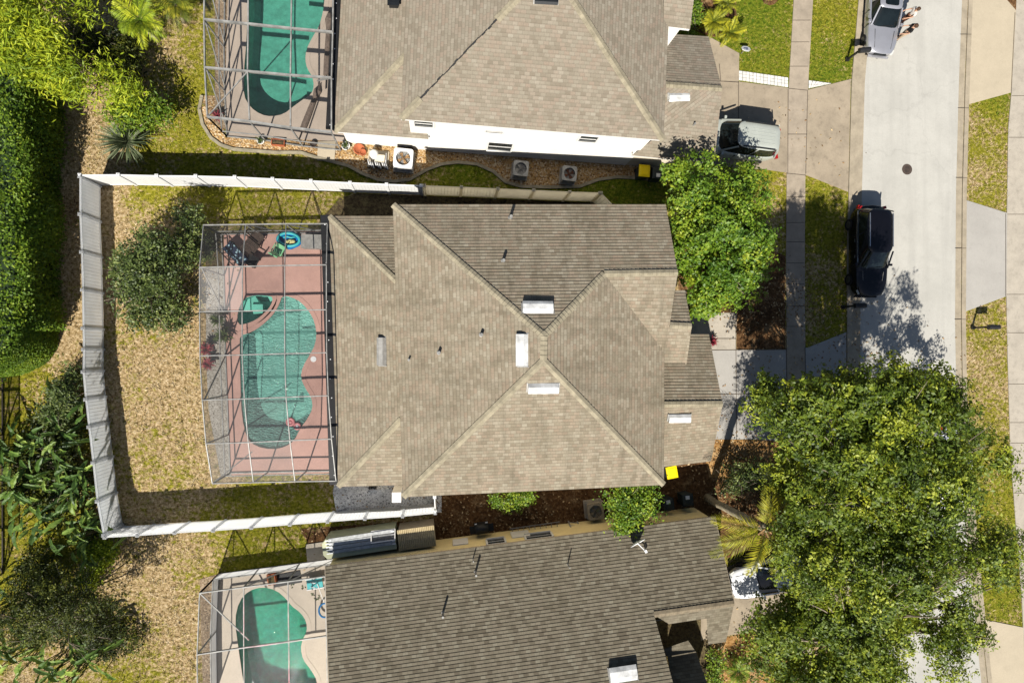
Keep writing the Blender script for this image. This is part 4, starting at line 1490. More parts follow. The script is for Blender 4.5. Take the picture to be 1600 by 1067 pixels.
vent_pipe(hn, 1083, 196, [gs0, gs1, gr1], 0.3, 0.05)
# bump-out at the front (upper storey)
bp = [P(1037, 41, EN), P(1078, 46, EN), P(1090, -40, EN), P(1037, -40, EN)]
bpz = [P(1037, 41, EN), P(1078, 46, EN), P(1084, 0, 6.2), P(1086, -30, 6.4), P(1037, -30, 6.4)]
shingle_part('front_roof', [bpz], M['roof_pink'], hn)
eave_parts(hn, [(p.x, p.y) for p in bp], EN - 0.02, M['white_wall'], M['white_trim'], 0.28, 0.0, name='front_wall')

# ---------------------------------------------------------------- south house (brown roof, yellow walls)
hs = thing('house', 'single storey yellow walled house with dark brown shingle roof and satellite dish', 'house', P(800, 1000))
c0, c1 = P(508, 885, E1), P(1117, 807, E1)
sd = (c1 - c0)
sd.normalize()
su = Vector((sd.y, -sd.x, 0))      # away from the eave, towards the ridge
W0, W1 = c0, c0 + sd * (c1 - c0).length
pk = 0.36
rr = 7.2
re_ = P(1144, 922, 4.15)
e_edge = c1 + su * 3.95 + Vector((0, 0, 3.95 * pk))
r_w = P(1021, 945, 4.2)
ridgeE = c1 + su * 3.95 + Vector((0, 0, 3.95 * pk))
ix = (r_w - c0).dot(sd)
notch = c0 + sd * ix + su * 3.95 + Vector((0, 0, 3.95 * pk))
low = c0 + sd * (ix + 0.35) + su * rr + Vector((0, 0, rr * pk))
sfar = 12.5
mainN = [c0, c1, ridgeE, notch, low, c0 + su * rr + Vector((0, 0, rr * pk))]
back = [c0 + su * 2 * rr, c0 + sd * (ix + 0.35) + su * 2 * rr, low, c0 + su * rr + Vector((0, 0, rr * pk))]
fs1 = notch + su * 0.95 + sd * 0.15 - Vector((0, 0, 0.95 * pk))
gS = [fs1 + sd * 0.5, P(1104, 966, 3.75), P(1107, 1005, 2.85), P(1134, 1002, 2.85), ridgeE, notch]
gS = [P(1045, 974, 3.75), P(1104, 965, 3.75), P(1106.5, 1006, 2.75), P(1134, 1002, 2.75), ridgeE, notch]
roofs = shingle_part('roof', [mainN, back, gS], M['roof_brown'], hs)
ridge_caps([(notch, ridgeE), (low, c0 + su * rr + Vector((0, 0, rr * pk)))], M['cap_brown'], roofs)
pr = [P(1043, 1027, 2.98), P(1088, 1019, 2.98), P(1075, 1000, 3.0), P(1037, 1013, 3.0)]
pr2 = [P(1043, 1027, 3.05), P(1088, 1019, 3.05), P(1125, 1125, 5.6), P(1056, 1130, 5.6)]  # far end out of view, raised to cast shade into the notch
porch = shingle_part('porch_roof', [pr, pr2], M['roof_brown'], hs)
cc = c0 + su * 2 * rr
ws = eave_parts(hs, [(c0.x, c0.y), (c1.x, c1.y), ((c1 + su * 7.4).x, (c1 + su * 7.4).y), ((low + su * 0).x + 0.2, (c1 + su * 7.4).y - 1.0), ((c0 + sd * ix + su * 4.4).x, (c0 + sd * ix + su * 4.4).y), ((c0 + sd * ix + su * 2 * rr).x, (c0 + sd * ix + su * 2 * rr).y), (cc.x, cc.y)][::-1] if False else
                [(c0.x, c0.y), (cc.x, cc.y), ((cc + sd * ix).x, (cc + sd * ix).y), ((c0 + sd * ix + su * 4.9).x, (c0 + sd * ix + su * 4.9).y), ((c1 + su * 4.9).x, (c1 + su * 4.9).y), (c1.x, c1.y)], E1, M['yellow_wall'], M['tan_trim'], 0.12, 0.0, soffit=False)
MB().prism([Vector((P(x, y, 2.9).x, P(x, y, 2.9).y)) for x, y in ((1062, 1066), (1092, 1058), (1112, 1115), (1070, 1122))][::-1], 0, 2.85).build('porch_wall', M['yellow_wall'], hs)
mb = MB()
w0_ = c0 + sd * 0.26
mb.add([w0_ + su * 0.3 + Vector((0, 0, 0)), w0_ + su * (2 * rr - 0.3), w0_ + su * rr + Vector((0, 0, rr * pk - 0.15))], [(0, 1, 2)])
mb.build('gable', M['yellow_wall'], hs)
MB().beam(c0 - Vector((0, 0, 0.1)), c0 + su * rr + Vector((0, 0, rr * pk - 0.1)), 0.05, 0.18).build('rake_board', M['tan_trim'], hs)
rk = MB()
rk.beam(c1 - Vector((0, 0, 0.1)), ridgeE - Vector((0, 0, 0.1)), 0.05, 0.18)
rk.build('rake_board', M['tan_trim'], hs)
ya, yb = c0 + su * 0.12, c1 + su * 0.12
for px, py, w, h in ((776, 849, 0.95, 1.0), (842, 838, 1.4, 1.0)):
    c = PV(px, py, ya, yb)
    wall_window(hs, ya, yb, (c.x, c.y, 1.75), w, h, M['white_trim'], 0.05, Vector((0, 1, 0)))
for px, py, w in ((720, 852, 0.8), (815, 840, 0.95)):
    c = PV(px, py, ya, yb)
    lt = MB()
    lt.beam(Vector((c.x, c.y, 1.0)) - sd * w / 2 - su * 0.02, Vector((c.x, c.y, 1.0)) + sd * w / 2 - su * 0.02, 0.05, 1.1)
    lt.build('wall_panel', M['white_wall'], hs)
for px, py, z, h, r in ((743, 893, mainN, 0.62, 0.055), (739, 873, mainN, 0.45, 0.03), (692, 957, mainN, 0.6, 0.055), (887, 881, mainN, 0.6, 0.03)):
    vent_pipe(hs, px, py, z, h, r)
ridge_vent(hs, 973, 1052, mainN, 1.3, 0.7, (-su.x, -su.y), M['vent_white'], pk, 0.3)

# ================================================================ POOL CAGES
def cage(label, grid, wall_sides, frame, beam=(0.07, 0.16), screen=None, glare=(), dense=(), rail=True, braces=(), kick=None, skip_wall=()):
    """grid: rows of roof points (3D); wall_sides: lists of (r,c) indices along which screen walls drop to the ground"""
    c = grid[len(grid) // 2][len(grid[0]) // 2]
    t = thing('pool_enclosure', label, 'pool enclosure', (c.x, c.y, 0))
    nr, nc = len(grid), len(grid[0])
    for r in range(nr):
        mb = MB()
        for k in range(nc - 1):
            mb.beam(grid[r][k], grid[r][k + 1], *beam)
        mb.build('roof_beam', frame, t)
    for k in range(nc):
        mb = MB()
        for r in range(nr - 1):
            mb.beam(grid[r][k], grid[r + 1][k], beam[0] * 0.8, beam[1] * 0.6)
        mb.build('purlin', frame, t)
    for r in range(nr - 1):
        for k in range(nc - 1):
            q = [grid[r][k], grid[r][k + 1], grid[r + 1][k + 1], grid[r + 1][k]]
            q = [p + Vector((0, 0, 0.01)) for p in q]
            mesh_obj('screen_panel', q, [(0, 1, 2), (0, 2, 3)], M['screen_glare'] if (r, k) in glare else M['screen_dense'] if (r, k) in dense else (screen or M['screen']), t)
    for side in wall_sides:
        pts = [grid[r][k] for r, k in side]
        for p in pts:
            MB().beam(Vector((p.x, p.y, 0)), p, 0.06, 0.06).build('post', frame, t)
        mb = MB()
        for a, b in zip(pts[:-1], pts[1:]):
            ga_, gb_ = Vector((a.x, a.y, 0.07)), Vector((b.x, b.y, 0.07))
            if rail:
                MB().beam(ga_ + Vector((0, 0, 0.85)), gb_ + Vector((0, 0, 0.85)), 0.05, 0.06).build('rail', frame, t)
            mb.beam(ga_, gb_, 0.06, 0.06)
            q = [ga_, gb_, b, a]
            mesh_obj('screen_panel', q, [(0, 1, 2), (0, 2, 3)], screen or M['screen'], t)
            if kick is not None:
                kk = MB().beam(ga_ + Vector((0, 0, 0.42)), gb_ + Vector((0, 0, 0.42)), 0.03, 0.8, Vector((0, 0, 1)))
                kk.build('kick_panel', kick, t)
        mb.build('sill', frame, t)
    for a, b in braces:
        MB().beam(a, b, 0.05, 0.06).build('brace', frame, t)
    return t


rows = [(352, 351, 350, 350), (418, 416.5, 415, 414), (487, 486, 485, 484), (556, 554.5, 552.5, 551), (625, 623, 620.5, 618), (693, 691, 688, 685.5), (755, 753.5, 752, 751)]
colx = [(318, 312, 312, 312.5, 316, 322, 332), (384, 379, 378.5, 378.5, 382, 388, 396), (447, 445, 445, 445, 447, 453, 461), (511.5, 510, 510, 510.5, 513, 518, 525)]
zz = [2.7, 3.62, 3.75, 3.8, 3.75, 3.45, 2.8]
G = [[P(colx[k][r], rows[r][k], zz[r]) for k in range(4)] for r in range(7)]


def down(p, f=1.0):
    return Vector((p.x, p.y, p.z * (1 - f)))


br = [(G[6][0], G[5][1].lerp(G[6][1], 0.3) - Vector((0.15, 0, 1.0))), (G[0][1], down(G[0][1].lerp(G[0][2], 0.55), 0.75)), (G[0][2], down(G[0][2].lerp(G[0][3], 0.6), 0.75)),
      (down(G[3][0]), G[4][0] - Vector((0, 0, 0.3))), (down(G[2][0]), G[1][0] - Vector((0, 0, 0.3)))]
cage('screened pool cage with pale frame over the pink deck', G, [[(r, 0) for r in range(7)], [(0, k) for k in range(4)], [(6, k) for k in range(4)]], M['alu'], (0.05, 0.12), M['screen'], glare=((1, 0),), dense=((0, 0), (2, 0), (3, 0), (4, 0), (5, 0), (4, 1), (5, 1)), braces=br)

rown = [(-45, -38, -32, -27), (31, 38, 45, 51), (106, 112, 118, 122), (183, 190, 200, 207)]
coln = [(320, 319, 320, 324), (388, 388, 387, 390), (456, 455, 454, 454), (521, 520, 518, 518)]
Gn = [[P(coln[k][r], rown[r][k], 3.05) for k in range(4)] for r in range(4)]
brn = [(Gn[3][0], Gn[2][1]), (down(Gn[2][0], 0.1), down(Gn[3][0].lerp(Gn[2][0], 0.2))), (down(Gn[1][0], 0.05), down(Gn[2][0].lerp(Gn[1][0], 0.1))), (down(Gn[0][0], 0.05), down(Gn[1][0].lerp(Gn[0][0], 0.1))),
       (Gn[2][3], Gn[2][2].lerp(Gn[2][3], 0.6) - Vector((0, 0, 0.5)))]
cage('screened pool cage with heavy pale beams over the beige deck', Gn, [[(r, 0) for r in range(4)], [(3, k) for k in range(4)]], M['alu'], (0.075, 0.20), M['screen'], braces=brn)

rowsS = [(926, 917, 908, 900), (1022, 1011, 1002, 993), (1120, 1110, 1100, 1092)]
colS = [(312, 308, 309), (381, 381, 382), (450, 451, 452), (508, 510, 512)]
Gs = [[P(colS[k][r], rowsS[r][k], 2.8) for k in range(4)] for r in range(3)]
brs = [(Gs[0][0], down(Gs[1][0].lerp(Gs[1][1], 1.0), 0.3)), (Gs[0][1], down(Gs[0][2], 0.9)), (Gs[0][2], down(Gs[0][3], 0.9))]
cage('screened pool cage with solid kick panels over the pale deck', Gs, [[(0, 0), (1, 0), (2, 0)], [(0, k) for k in range(4)]], M['alu'], (0.05, 0.12), M['screen'], glare=(), braces=brs, kick=M['vinyl_grey'])
# cage of the house behind the hedge: its edge shades the left border of the photograph
Gw = [[P(x, y, 2.7) for x in (-120, -53)] for y in (575, 690, 800, 925)]
cage('screened pool cage at the left border of the photo', Gw, [[(r, 1) for r in range(4)]], M['alu_bronze'], (0.07, 0.14), M['screen_dense'], braces=[(Gw[2][1], down(Gw[3][1])), (Gw[0][1], down(Gw[1][1]))])

# ================================================================ FENCES
FH = 2.0


def fence(label, pts, mat, hmul=1.0, post_every=None, group=None, cap=True):
    """vinyl privacy fence: pts = top points in the photo (post positions)"""
    P3 = [P(x, y, FH * hmul) for x, y in pts]
    t = thing('fence', label, 'fence', (P3[0].x, P3[0].y, 0), group)
    for i, p in enumerate(P3):
        mb = MB().beam(Vector((p.x, p.y, 0)), p + Vector((0, 0, 0.03)), 0.125, 0.125, (1, 0, 0))
        mb.box((p.x, p.y, p.z + 0.05), (0.16, 0.16, 0.04)).box((p.x, p.y, p.z + 0.085), (0.12, 0.12, 0.03), 0, 0.3)
        mb.build('post', mat, t)
    for a, b in zip(P3[:-1], P3[1:]):
        mb = MB()
        d = (b - a)
        L = d.length
        d.normalize()
        n = max(3, int(L / 0.16))
        for i in range(n):
            p, q = a + d * (L * i / n + 0.004), a + d * (L * (i + 1) / n - 0.004)
            mb.beam(Vector((p.x, p.y, p.z / 2)), Vector((q.x, q.y, q.z / 2)), 0.03, a.z - 0.16)
        pn = mb.build('panel', mat, t)
        for z in (a.z - 0.06, 0.12):
            MB().beam(Vector((a.x, a.y, z)), Vector((b.x, b.y, z)), 0.055, 0.13).build('rail', mat, pn)
    return t


fn = [(125, 274), (185, 273.5), (245, 275), (306, 275.5), (367, 277), (426, 280), (486, 283), (547, 286), (604, 288.5), (658, 290.5)]
fence('bright white vinyl fence along the north side of the backyard', fn, M['vinyl'])
ft = [(663, 290.8), (721, 293), (778, 295.5), (834, 298), (890, 300.5), (937, 302)]
fence('tan vinyl fence beside the north eave of the centre house', ft, M['vinyl_tan'])
fence('short tan gate panel slanting between the tan fence and the roof', [(939, 302), (962, 326)], M['vinyl_tan'], 1.0)
fw = [(125, 274), (125, 335), (127.5, 394), (129, 453), (130, 513), (130.5, 546), (130, 581), (134, 624), (139, 667), (146, 723), (152, 783), (163, 838)]
fw = [(125, 276), (125, 335), (127.5, 394), (129, 453), (130, 513), (130.5, 546), (130, 581), (134, 624), (139, 667), (145.5, 723), (152, 783), (162, 836)]
fence('pale vinyl fence with a bend along the west side of the backyard', fw, M['vinyl_grey'])
fso = [(164, 839), (215, 836), (273, 832), (333, 828.5), (393, 824), (453, 819), (512, 814.5), (570, 810), (629, 806), (680, 801)]
fence('pale vinyl fence along the south side of the backyard', fso, M['vinyl_grey'])
fence('short white fence return from the south fence to the house wall', [(680, 799), (679, 776)], M['vinyl'], 1.0)

# ================================================================ VEHICLES (built nose along +X)
def ring(xa, xb, w, z, n=32, e=4.5, crown=0.0):
    c, h = (xa + xb) / 2, (xb - xa) / 2
    out = []
    for i in range(n):
        a = 2 * math.pi * i / n
        ca, sa = math.cos(a), math.sin(a)
        x = math.copysign(abs(ca) ** (2 / e), ca)
        y = math.copysign(abs(sa) ** (2 / e), sa)
        out.append(Vector((c + h * x, w * y, z + crown * (1 - abs(y)))))
    return out


def loft(rings, cap_top=True, cap_bot=False):
    mb = MB()
    n = len(rings[0])
    vs = [p for r in rings for p in r]
    fs = []
    for i in range(len(rings) - 1):
        for k in range(n):
            k2 = (k + 1) % n
            fs.append((i * n + k, i * n + k2, (i + 1) * n + k2, (i + 1) * n + k))
    if cap_top:
        fs.append(tuple((len(rings) - 1) * n + k for k in range(n)))
    if cap_bot:
        fs.append(tuple(range(n))[::-1])
    return mb.add(vs, fs)


def car(label, loc, rz, paint, L=4.6, W=1.72, H=1.42, kind='sedan', rails=False, sunroof=False, name='parked_car', ribs=False, chrome=False):
    t = thing(name, label, 'car', loc, None, rz)
    hl, hw = L / 2, W / 2
    suv = kind == 'suv'
    belt = H * (0.60 if suv else 0.62)
    xs_ = np.linspace(-hl, hl, 15)
    secs = []
    for x in xs_:
        u = x / hl
        w = hw * (1 - (0.24 if suv else 0.20) * abs(u) ** 6 - (0.05 * max(0, u) ** 2 + 0.03 * max(0, -u) ** 2))
        if suv:
            zt = belt - 0.10 * max(0, u - 0.15) - 0.16 * max(0, u - 0.8) * 2
            if u < -0.9:
                zt = belt - 0.05
        else:
            zt = belt - 0.12 * max(0, u - 0.1) - 0.30 * max(0, u - 0.75) - 0.03 * max(0, -u - 0.5)
        zl = 0.20 + 0.10 * abs(u) ** 6
        secs.append([(0, zl), (w * 0.86, zl), (w * 0.985, zl + 0.12), (w, zl + (zt - zl) * 0.5), (w * 0.965, zt - 0.10), (w * 0.90, zt - 0.03), (w * 0.55, zt + 0.025), (0, zt + 0.04)])
    vs, fs = [], []
    m = 15
    for x, s in zip(xs_, secs):
        e = max(0.0, abs(x / hl) - 0.55) / 0.45
        bow = -math.copysign((0.20 if suv else 0.30) * e * e, x)
        row = [Vector((x + bow * (y / hw) ** 2, y, z)) for y, z in s] + [Vector((x + bow * (y / hw) ** 2, -y, z)) for y, z in s[-2:0:-1]]
        vs += row
    m = len(row)
    for i in range(len(xs_) - 1):
        for k in range(m):
            k2 = (k + 1) % m
            fs.append((i * m + k, i * m + k2, (i + 1) * m + k2, (i + 1) * m + k))
    fs.append(tuple(range(m))[::-1])
    fs.append(tuple((len(xs_) - 1) * m + k for k in range(m)))
    body = mesh_obj('body', vs, fs, paint, t, True, local=True)
    bv = body.modifiers.new('round', 'BEVEL')
    bv.width = 0.06
    bv.segments = 2
    bv.limit_method = 'ANGLE'
    bv.angle_limit = R(35)
    # cabin glass and roof
    if suv:
        xb0, xb1, xr0, xr1 = -hl * 0.94, hl * 0.42, -hl * 0.84, hl * 0.08
    else:
        xb0, xb1, xr0, xr1 = -hl * 0.72, hl * 0.40, -hl * 0.36, hl * 0.02
    wr = hw * (0.74 if suv else 0.70)
    rb, rr_ = ring(xb0, xb1, hw * 0.90, belt - 0.03), ring(xr0, xr1, wr, H - 0.05)
    loft([rb, rr_], False).build('window_glass', M['car_glass'], t, True, local=True)
    r2 = ring(xr0 - 0.03, xr1 + 0.03, wr + 0.02, H - 0.06)
    r3 = ring(xr0 + 0.03, xr1 - 0.02, wr - 0.03, H - 0.012)
    r4 = ring(xr0 + 0.25, xr1 - 0.2, wr * 0.6, H + 0.012)
    rp = loft([r2, r3, r4]).build('roof_panel', paint, t, True, local=True)
    for s in (-1, 1):
        for (bx, rx) in ((xb1 - 0.10, xr1 - 0.07), (xb0 + 0.12, xr0 + 0.08), ((xb0 + xb1) / 2 - 0.1, (xr0 + xr1) / 2 - 0.08)):
            MB().beam((bx, s * hw * 0.875, belt - 0.02), (rx, s * (wr - 0.005), H - 0.045), 0.075, 0.05).build('pillar', paint, t, local=True)
    if suv:
        pass
    for s in (-1, 1):
        mm = MB().box((xb1 - 0.28, s * (hw * 0.97 + 0.05), belt + 0.03), (0.12, 0.17, 0.12))
        mm.build('mirror', paint, t, local=True)
        MB().box((hl * 0.89, s * hw * 0.64, belt - 0.26), (0.26, 0.28, 0.12), -s * 0.4).build('headlight', M['lamp_clear'], t, local=True)
        MB().box((-hl * 0.95, s * hw * 0.72, belt - 0.16), (0.16, 0.26, 0.18), s * 0.25).build('tail_light', M['lamp_red'], t, local=True)
        for x in (-hl * 0.60, hl * 0.62):
            wm = MB()
            rad = 0.33 if suv else 0.30
            wm.tube([(x, s * (hw - 0.20), rad), (x, s * (hw + 0.012), rad)], rad, 20)
            wh = wm.build('tyre', M['rubber'], t, False, local=True)
            MB().tube([(x, s * (hw - 0.05), rad), (x, s * (hw + 0.02), rad)], rad * 0.62, 12).build('rim', M['rim'], wh, local=True)
        hd = MB()
        for x in (-0.55, 0.35):
            hd.box((x, s * (hw * 0.985), belt - 0.17), (0.16, 0.03, 0.03))
        hd.build('door_handle', M['chrome'] if chrome else paint, t, local=True)
        for x in (-0.85, 0.0, 0.80):
            MB().box((x, s * hw * 0.985, belt * 0.66), (0.012, 0.05, belt * 0.55)).build('door_gap', M['rubber'], t, local=True)
        if rails:
            MB().box(((xr0 + xr1) / 2 - 0.05, s * (wr - 0.06), H + 0.03), ((xr1 - xr0) * 0.78, 0.05, 0.05)).build('roof_rail', M['chrome'] if chrome else M['dark_metal'], t, local=True)
        if chrome:
            MB().beam((xb1 - 0.2, s * hw * 0.915, belt), (xb0 + 0.2, s * hw * 0.915, belt), 0.03, 0.025).build('window_trim', M['chrome'], t, local=True)
    MB().box((hl * 0.965, 0, belt - 0.32), (0.10, W * 0.36, 0.13)).build('grille', M['black_plastic'], t, local=True)
    MB().box((hl * 0.99, 0, 0.36), (0.10, W * 0.66, 0.12)).build('bumper', M['black_plastic'] if suv else paint, t, local=True)
    hj = MB()
    for s in (-1, 1):
        hj.beam((xb1 + 0.12, s * hw * 0.62, belt + 0.012), (hl * 0.86, s * hw * 0.52, belt - 0.10), 0.012, 0.02)
    hj.build('bonnet_crease', M['rubber'] if paint.name != 'black_paint' else M['grey_metal'], t, local=True)
    MB().beam((xb1 - 0.05, -hw * 0.3, belt + 0.05), (xb1 - 0.14, hw * 0.45, belt + 0.09), 0.02, 0.02).build('wiper', M['rubber'], t, local=True)
    if sunroof:
        q = ring((xr0 + xr1) / 2 - 0.18, xr1 - 0.12, wr * 0.62, H + 0.014, 24, 6)
        loft([q, [p + Vector((0, 0, 0.006)) for p in q]]).build('sunroof', M['car_glass'], rp, local=True)
    if ribs:
        rbm = MB()
        for y in (-0.36, -0.18, 0, 0.18, 0.36):
            rbm.box(((xr0 + xr1) / 2 - 0.2, y, H + 0.012), ((xr1 - xr0) * 0.6, 0.025, 0.02))
        rbm.build('roof_rib', paint, rp, local=True)
    return t


p = P(1379, 22, 0.6)
car('silver sedan with dark sunroof at the kerb, people standing at its door', (p.x, p.y, 0.012), R(-94), M['car_silver'], 4.8, 1.86, 1.42, 'sedan', sunroof=True)
p = P(1361, 392, 0.9)
car('black suv with chrome window trim parked at the kerb in dappled tree shade', (p.x, p.y, 0.012), R(-90.5), M['car_black'], 5.1, 1.98, 1.78, 'suv', True, chrome=True)
p = P(1153, 214, 1.2)
car('grey green suv with roof rails backed out of the north garage driveway', (p.x, p.y, 0.024), R(174.3), M['car_green'], 5.0, 1.95, 1.78, 'suv', True, ribs=True)
p = P(1206, 902, 0.8)
car('white car on the south driveway half under the big tree', (p.x, p.y, 0.024), R(190.5), M['car_white'], 4.7, 1.84, 1.42, 'sedan')
p = P(1491, 730, 0.8)
car('white car on the street almost hidden beneath the big tree', (p.x, p.y, 0.012), R(-88), M['car_white'], 4.7, 1.84, 1.45, 'sedan')

# ================================================================ PEOPLE
def skin_mesh(name, verts, edges, radii, mat, parent, sub=2):
    me = bpy.data.meshes.new(name)
    me.from_pydata([Vector(v) for v in verts], edges, [])
    o = link(bpy.data.objects.new(name, me))
    o.parent = parent
    ORG[o.name] = Vector((0, 0, 0))
    sk = o.modifiers.new('skin', 'SKIN')
    for i, r in enumerate(radii):
        me.skin_vertices[0].data[i].radius = (r, r) if not isinstance(r, tuple) else r
    me.skin_vertices[0].data[0].use_root = True
    sk.use_smooth_shade = True
    ss = o.modifiers.new('sub', 'SUBSURF')
    ss.levels = sub
    ss.render_levels = sub
    me.materials.append(mat)
    return o


M['skin'] = plain('skin', rgb(0.45, 0.26, 0.17), 0.6)
M['hair_brown'] = plain('brown_hair', rgb(0.06, 0.03, 0.015), 0.7)
M['cloth_black'] = plain('black_cloth', rgb(0.012, 0.012, 0.013), 0.9)
M['cloth_white'] = plain('white_cloth', rgb(0.62, 0.56, 0.50), 0.9)
M['cloth_rust'] = plain('rust_cloth', rgb(0.16, 0.06, 0.03), 0.9)
M['cloth_tan'] = plain('tan_cloth', rgb(0.42, 0.32, 0.22), 0.9)


def person(label, loc, rz, shirt, pants, hair, h=1.72, arm=0.25):
    t = thing('person', label, 'person', loc, None, rz)
    k = h / 1.7
    V, E, Rr = [], [], []

    def add(p, r, par=None):
        V.append((p[0] * k, p[1] * k, p[2] * k))
        Rr.append(r * k if not isinstance(r, tuple) else (r[0] * k, r[1] * k))
        if par is not None:
            E.append((par, len(V) - 1))
        return len(V) - 1
    pel = add((0, 0, 0.93), (0.14, 0.11))
    wst = add((0, 0, 1.08), (0.125, 0.10), pel)
    ch = add((0, 0.0, 1.28), (0.15, 0.11), wst)
    nk = add((0, 0, 1.44), 0.065, ch)
    hd0 = add((0.015, 0, 1.52), 0.07, nk)
    hd1 = add((0.02, 0, 1.60), 0.095, hd0)
    add((0.005, 0, 1.67), 0.075, hd1)
    add((0.115, 0, 1.575), 0.018, hd1)
    for s in (-1, 1):
        hip = add((0, s * 0.09, 0.88), 0.095, pel)
        kn = add((0.03 * s, s * 0.10, 0.49), 0.058, hip)
        an = add((-0.02 + 0.03 * s, s * 0.11, 0.09), 0.038, kn)
        ft = add((0.05 + 0.03 * s, s * 0.115, 0.04), 0.042, an)
        add((0.16 + 0.03 * s, s * 0.12, 0.03), 0.034, ft)
        sh = add((0, s * 0.17, 1.37), 0.06, ch)
        el = add((-0.02 + arm * 0.2, s * (0.23 + 0.02), 1.10), 0.042, sh)
        wr = add((0.10 + arm * 0.5, s * 0.24, 0.90 + arm * 0.2), 0.028, el)
        pm = add((0.15 + arm * 0.55, s * 0.235, 0.84 + arm * 0.2), 0.03, wr)
        for j, (dy, ln) in enumerate(((-0.028, 0.075), (-0.009, 0.085), (0.010, 0.08), (0.028, 0.062))):
            b = add((0.175 + arm * 0.55, s * 0.235 + dy, 0.805 + arm * 0.2), 0.010, pm)
            m = add((0.175 + arm * 0.55 + ln * 0.45, s * 0.235 + dy, 0.78 + arm * 0.2), 0.009, b)
            add((0.17 + arm * 0.55 + ln * 0.6, s * 0.235 + dy, 0.75 + arm * 0.2), 0.0075, m)
        th = add((0.15 + arm * 0.55, s * 0.195, 0.845 + arm * 0.2), 0.011, pm)
        add((0.185 + arm * 0.55, s * 0.18, 0.815 + arm * 0.2), 0.009, th)
    skin_mesh('body', V, E, Rr, M['skin'], t)

    def cloth(name, pts, edges, rads, mat):
        skin_mesh(name, [(a * k, b * k, c * k) for a, b, c in pts], edges, [tuple(q * k for q in r) if isinstance(r, tuple) else r * k for r in rads], mat, t)
    cloth('shirt', [(0, 0, 1.0), (0, 0, 1.12), (0, 0, 1.29), (0, 0, 1.42), (0, .175, 1.375), (arm * 0.1, .235, 1.2), (0, -.175, 1.375), (arm * 0.1, -.235, 1.2)],
          [(0, 1), (1, 2), (2, 3), (2, 4), (4, 5), (2, 6), (6, 7)], [(0.155, 0.125), (0.145, 0.115), (0.168, 0.125), 0.075, 0.075, 0.06, 0.075, 0.06], shirt)
    cloth('trousers', [(0, 0, 1.0), (0, 0, 0.90), (0, .095, 0.84), (0.03, .102, 0.49), (0.01, .11, 0.16), (0, -.095, 0.84), (-0.03, -.102, 0.49), (-0.05, -.11, 0.16)],
          [(0, 1), (1, 2), (2, 3), (3, 4), (1, 5), (5, 6), (6, 7)], [(0.15, 0.12), (0.155, 0.125), 0.108, 0.07, 0.055, 0.108, 0.07, 0.055], pants)
    hm = MB().lathe((-0.01 * k, 0, 1.585 * k), [(0.104 * k, -0.03 * k), (0.112 * k, 0.02 * k), (0.105 * k, 0.07 * k), (0.07 * k, 0.115 * k), (0.02 * k, 0.13 * k)], 14)
    hm.tube([(-0.09 * k, 0, 1.62 * k), (-0.11 * k, 0, 1.52 * k), (-0.10 * k, 0, 1.42 * k)], [0.06 * k, 0.07 * k, 0.03 * k], 8)
    hm.build('hair', hair, t, True, local=True)
    ey = MB()
    for s in (-1, 1):
        ey.lathe((0.108 * k, s * 0.032 * k, 1.598 * k), [(0.001, -0.009), (0.011, 0), (0.001, 0.009)], 8)
    ey.build('eye', M['cloth_black'], t, local=True)
    MB().box((0.104 * k, 0, 1.535 * k), (0.012, 0.04, 0.008)).build('mouth', M['cloth_rust'], t, local=True)
    sh = MB()
    for s in (-1, 1):
        sh.box((0.06 * k + 0.03 * s, s * 0.117 * k, 0.035), (0.25 * k, 0.09 * k, 0.07))
    sh.build('shoe', M['cloth_black'], t, local=True)
    return t


p = P(1401, 61)
person('person in black top and pale trousers standing in the road by the silver sedan', (p.x, p.y, 0.012), R(165), M['cloth_black'], M['cloth_tan'], M['hair_brown'])
p = P(1406, 35)
person('person in a pale top with rust coloured legs close to the silver sedan door', (p.x, p.y, 0.012), R(185), M['cloth_white'], M['cloth_rust'], M['hair_brown'], 1.64, 0.5)

# ================================================================ STREET FURNITURE
def mailbox(label, base, rz, h=1.15):
    b = P(*base)
    t = thing('mailbox', label, 'mailbox', (b.x, b.y, 0), 'kerbside mailboxes', rz)
    MB().box((0, 0, h / 2), (0.10, 0.10, h)).box((0, 0, 0.06), (0.2, 0.2, 0.12)).box((0.16, 0, h - 0.12), (0.42, 0.08, 0.08)).build('post', M['dark_metal'], t, local=True)
    mb = MB()
    n = 8
    pr = [(0.13 * math.cos(a), 0.12 + 0.12 * math.sin(a)) for a in np.linspace(0, math.pi, n)]
    pr = [(0.13, 0), ] + pr + [(-0.13, 0)]
    for x in (-0.05, 0.60):
        mb.v += [Vector((x, y, h + z)) for y, z in pr]
    m = len(pr)
    mb.f += [(i, (i + 1) % m, m + (i + 1) % m, m + i) for i in range(m)] + [tuple(range(m))[::-1], tuple(range(m, 2 * m))]
    mb.build('box', M['dark_metal'], t, local=True)
    MB().box((0.61, 0, h + 0.11), (0.02, 0.20, 0.18)).build('door', M['black_plastic'], t, local=True)
    MB().box((0.15, 0.14, h + 0.18), (0.05, 0.015, 0.18)).build('flag', M['grey_metal'], t, local=True)
    return t


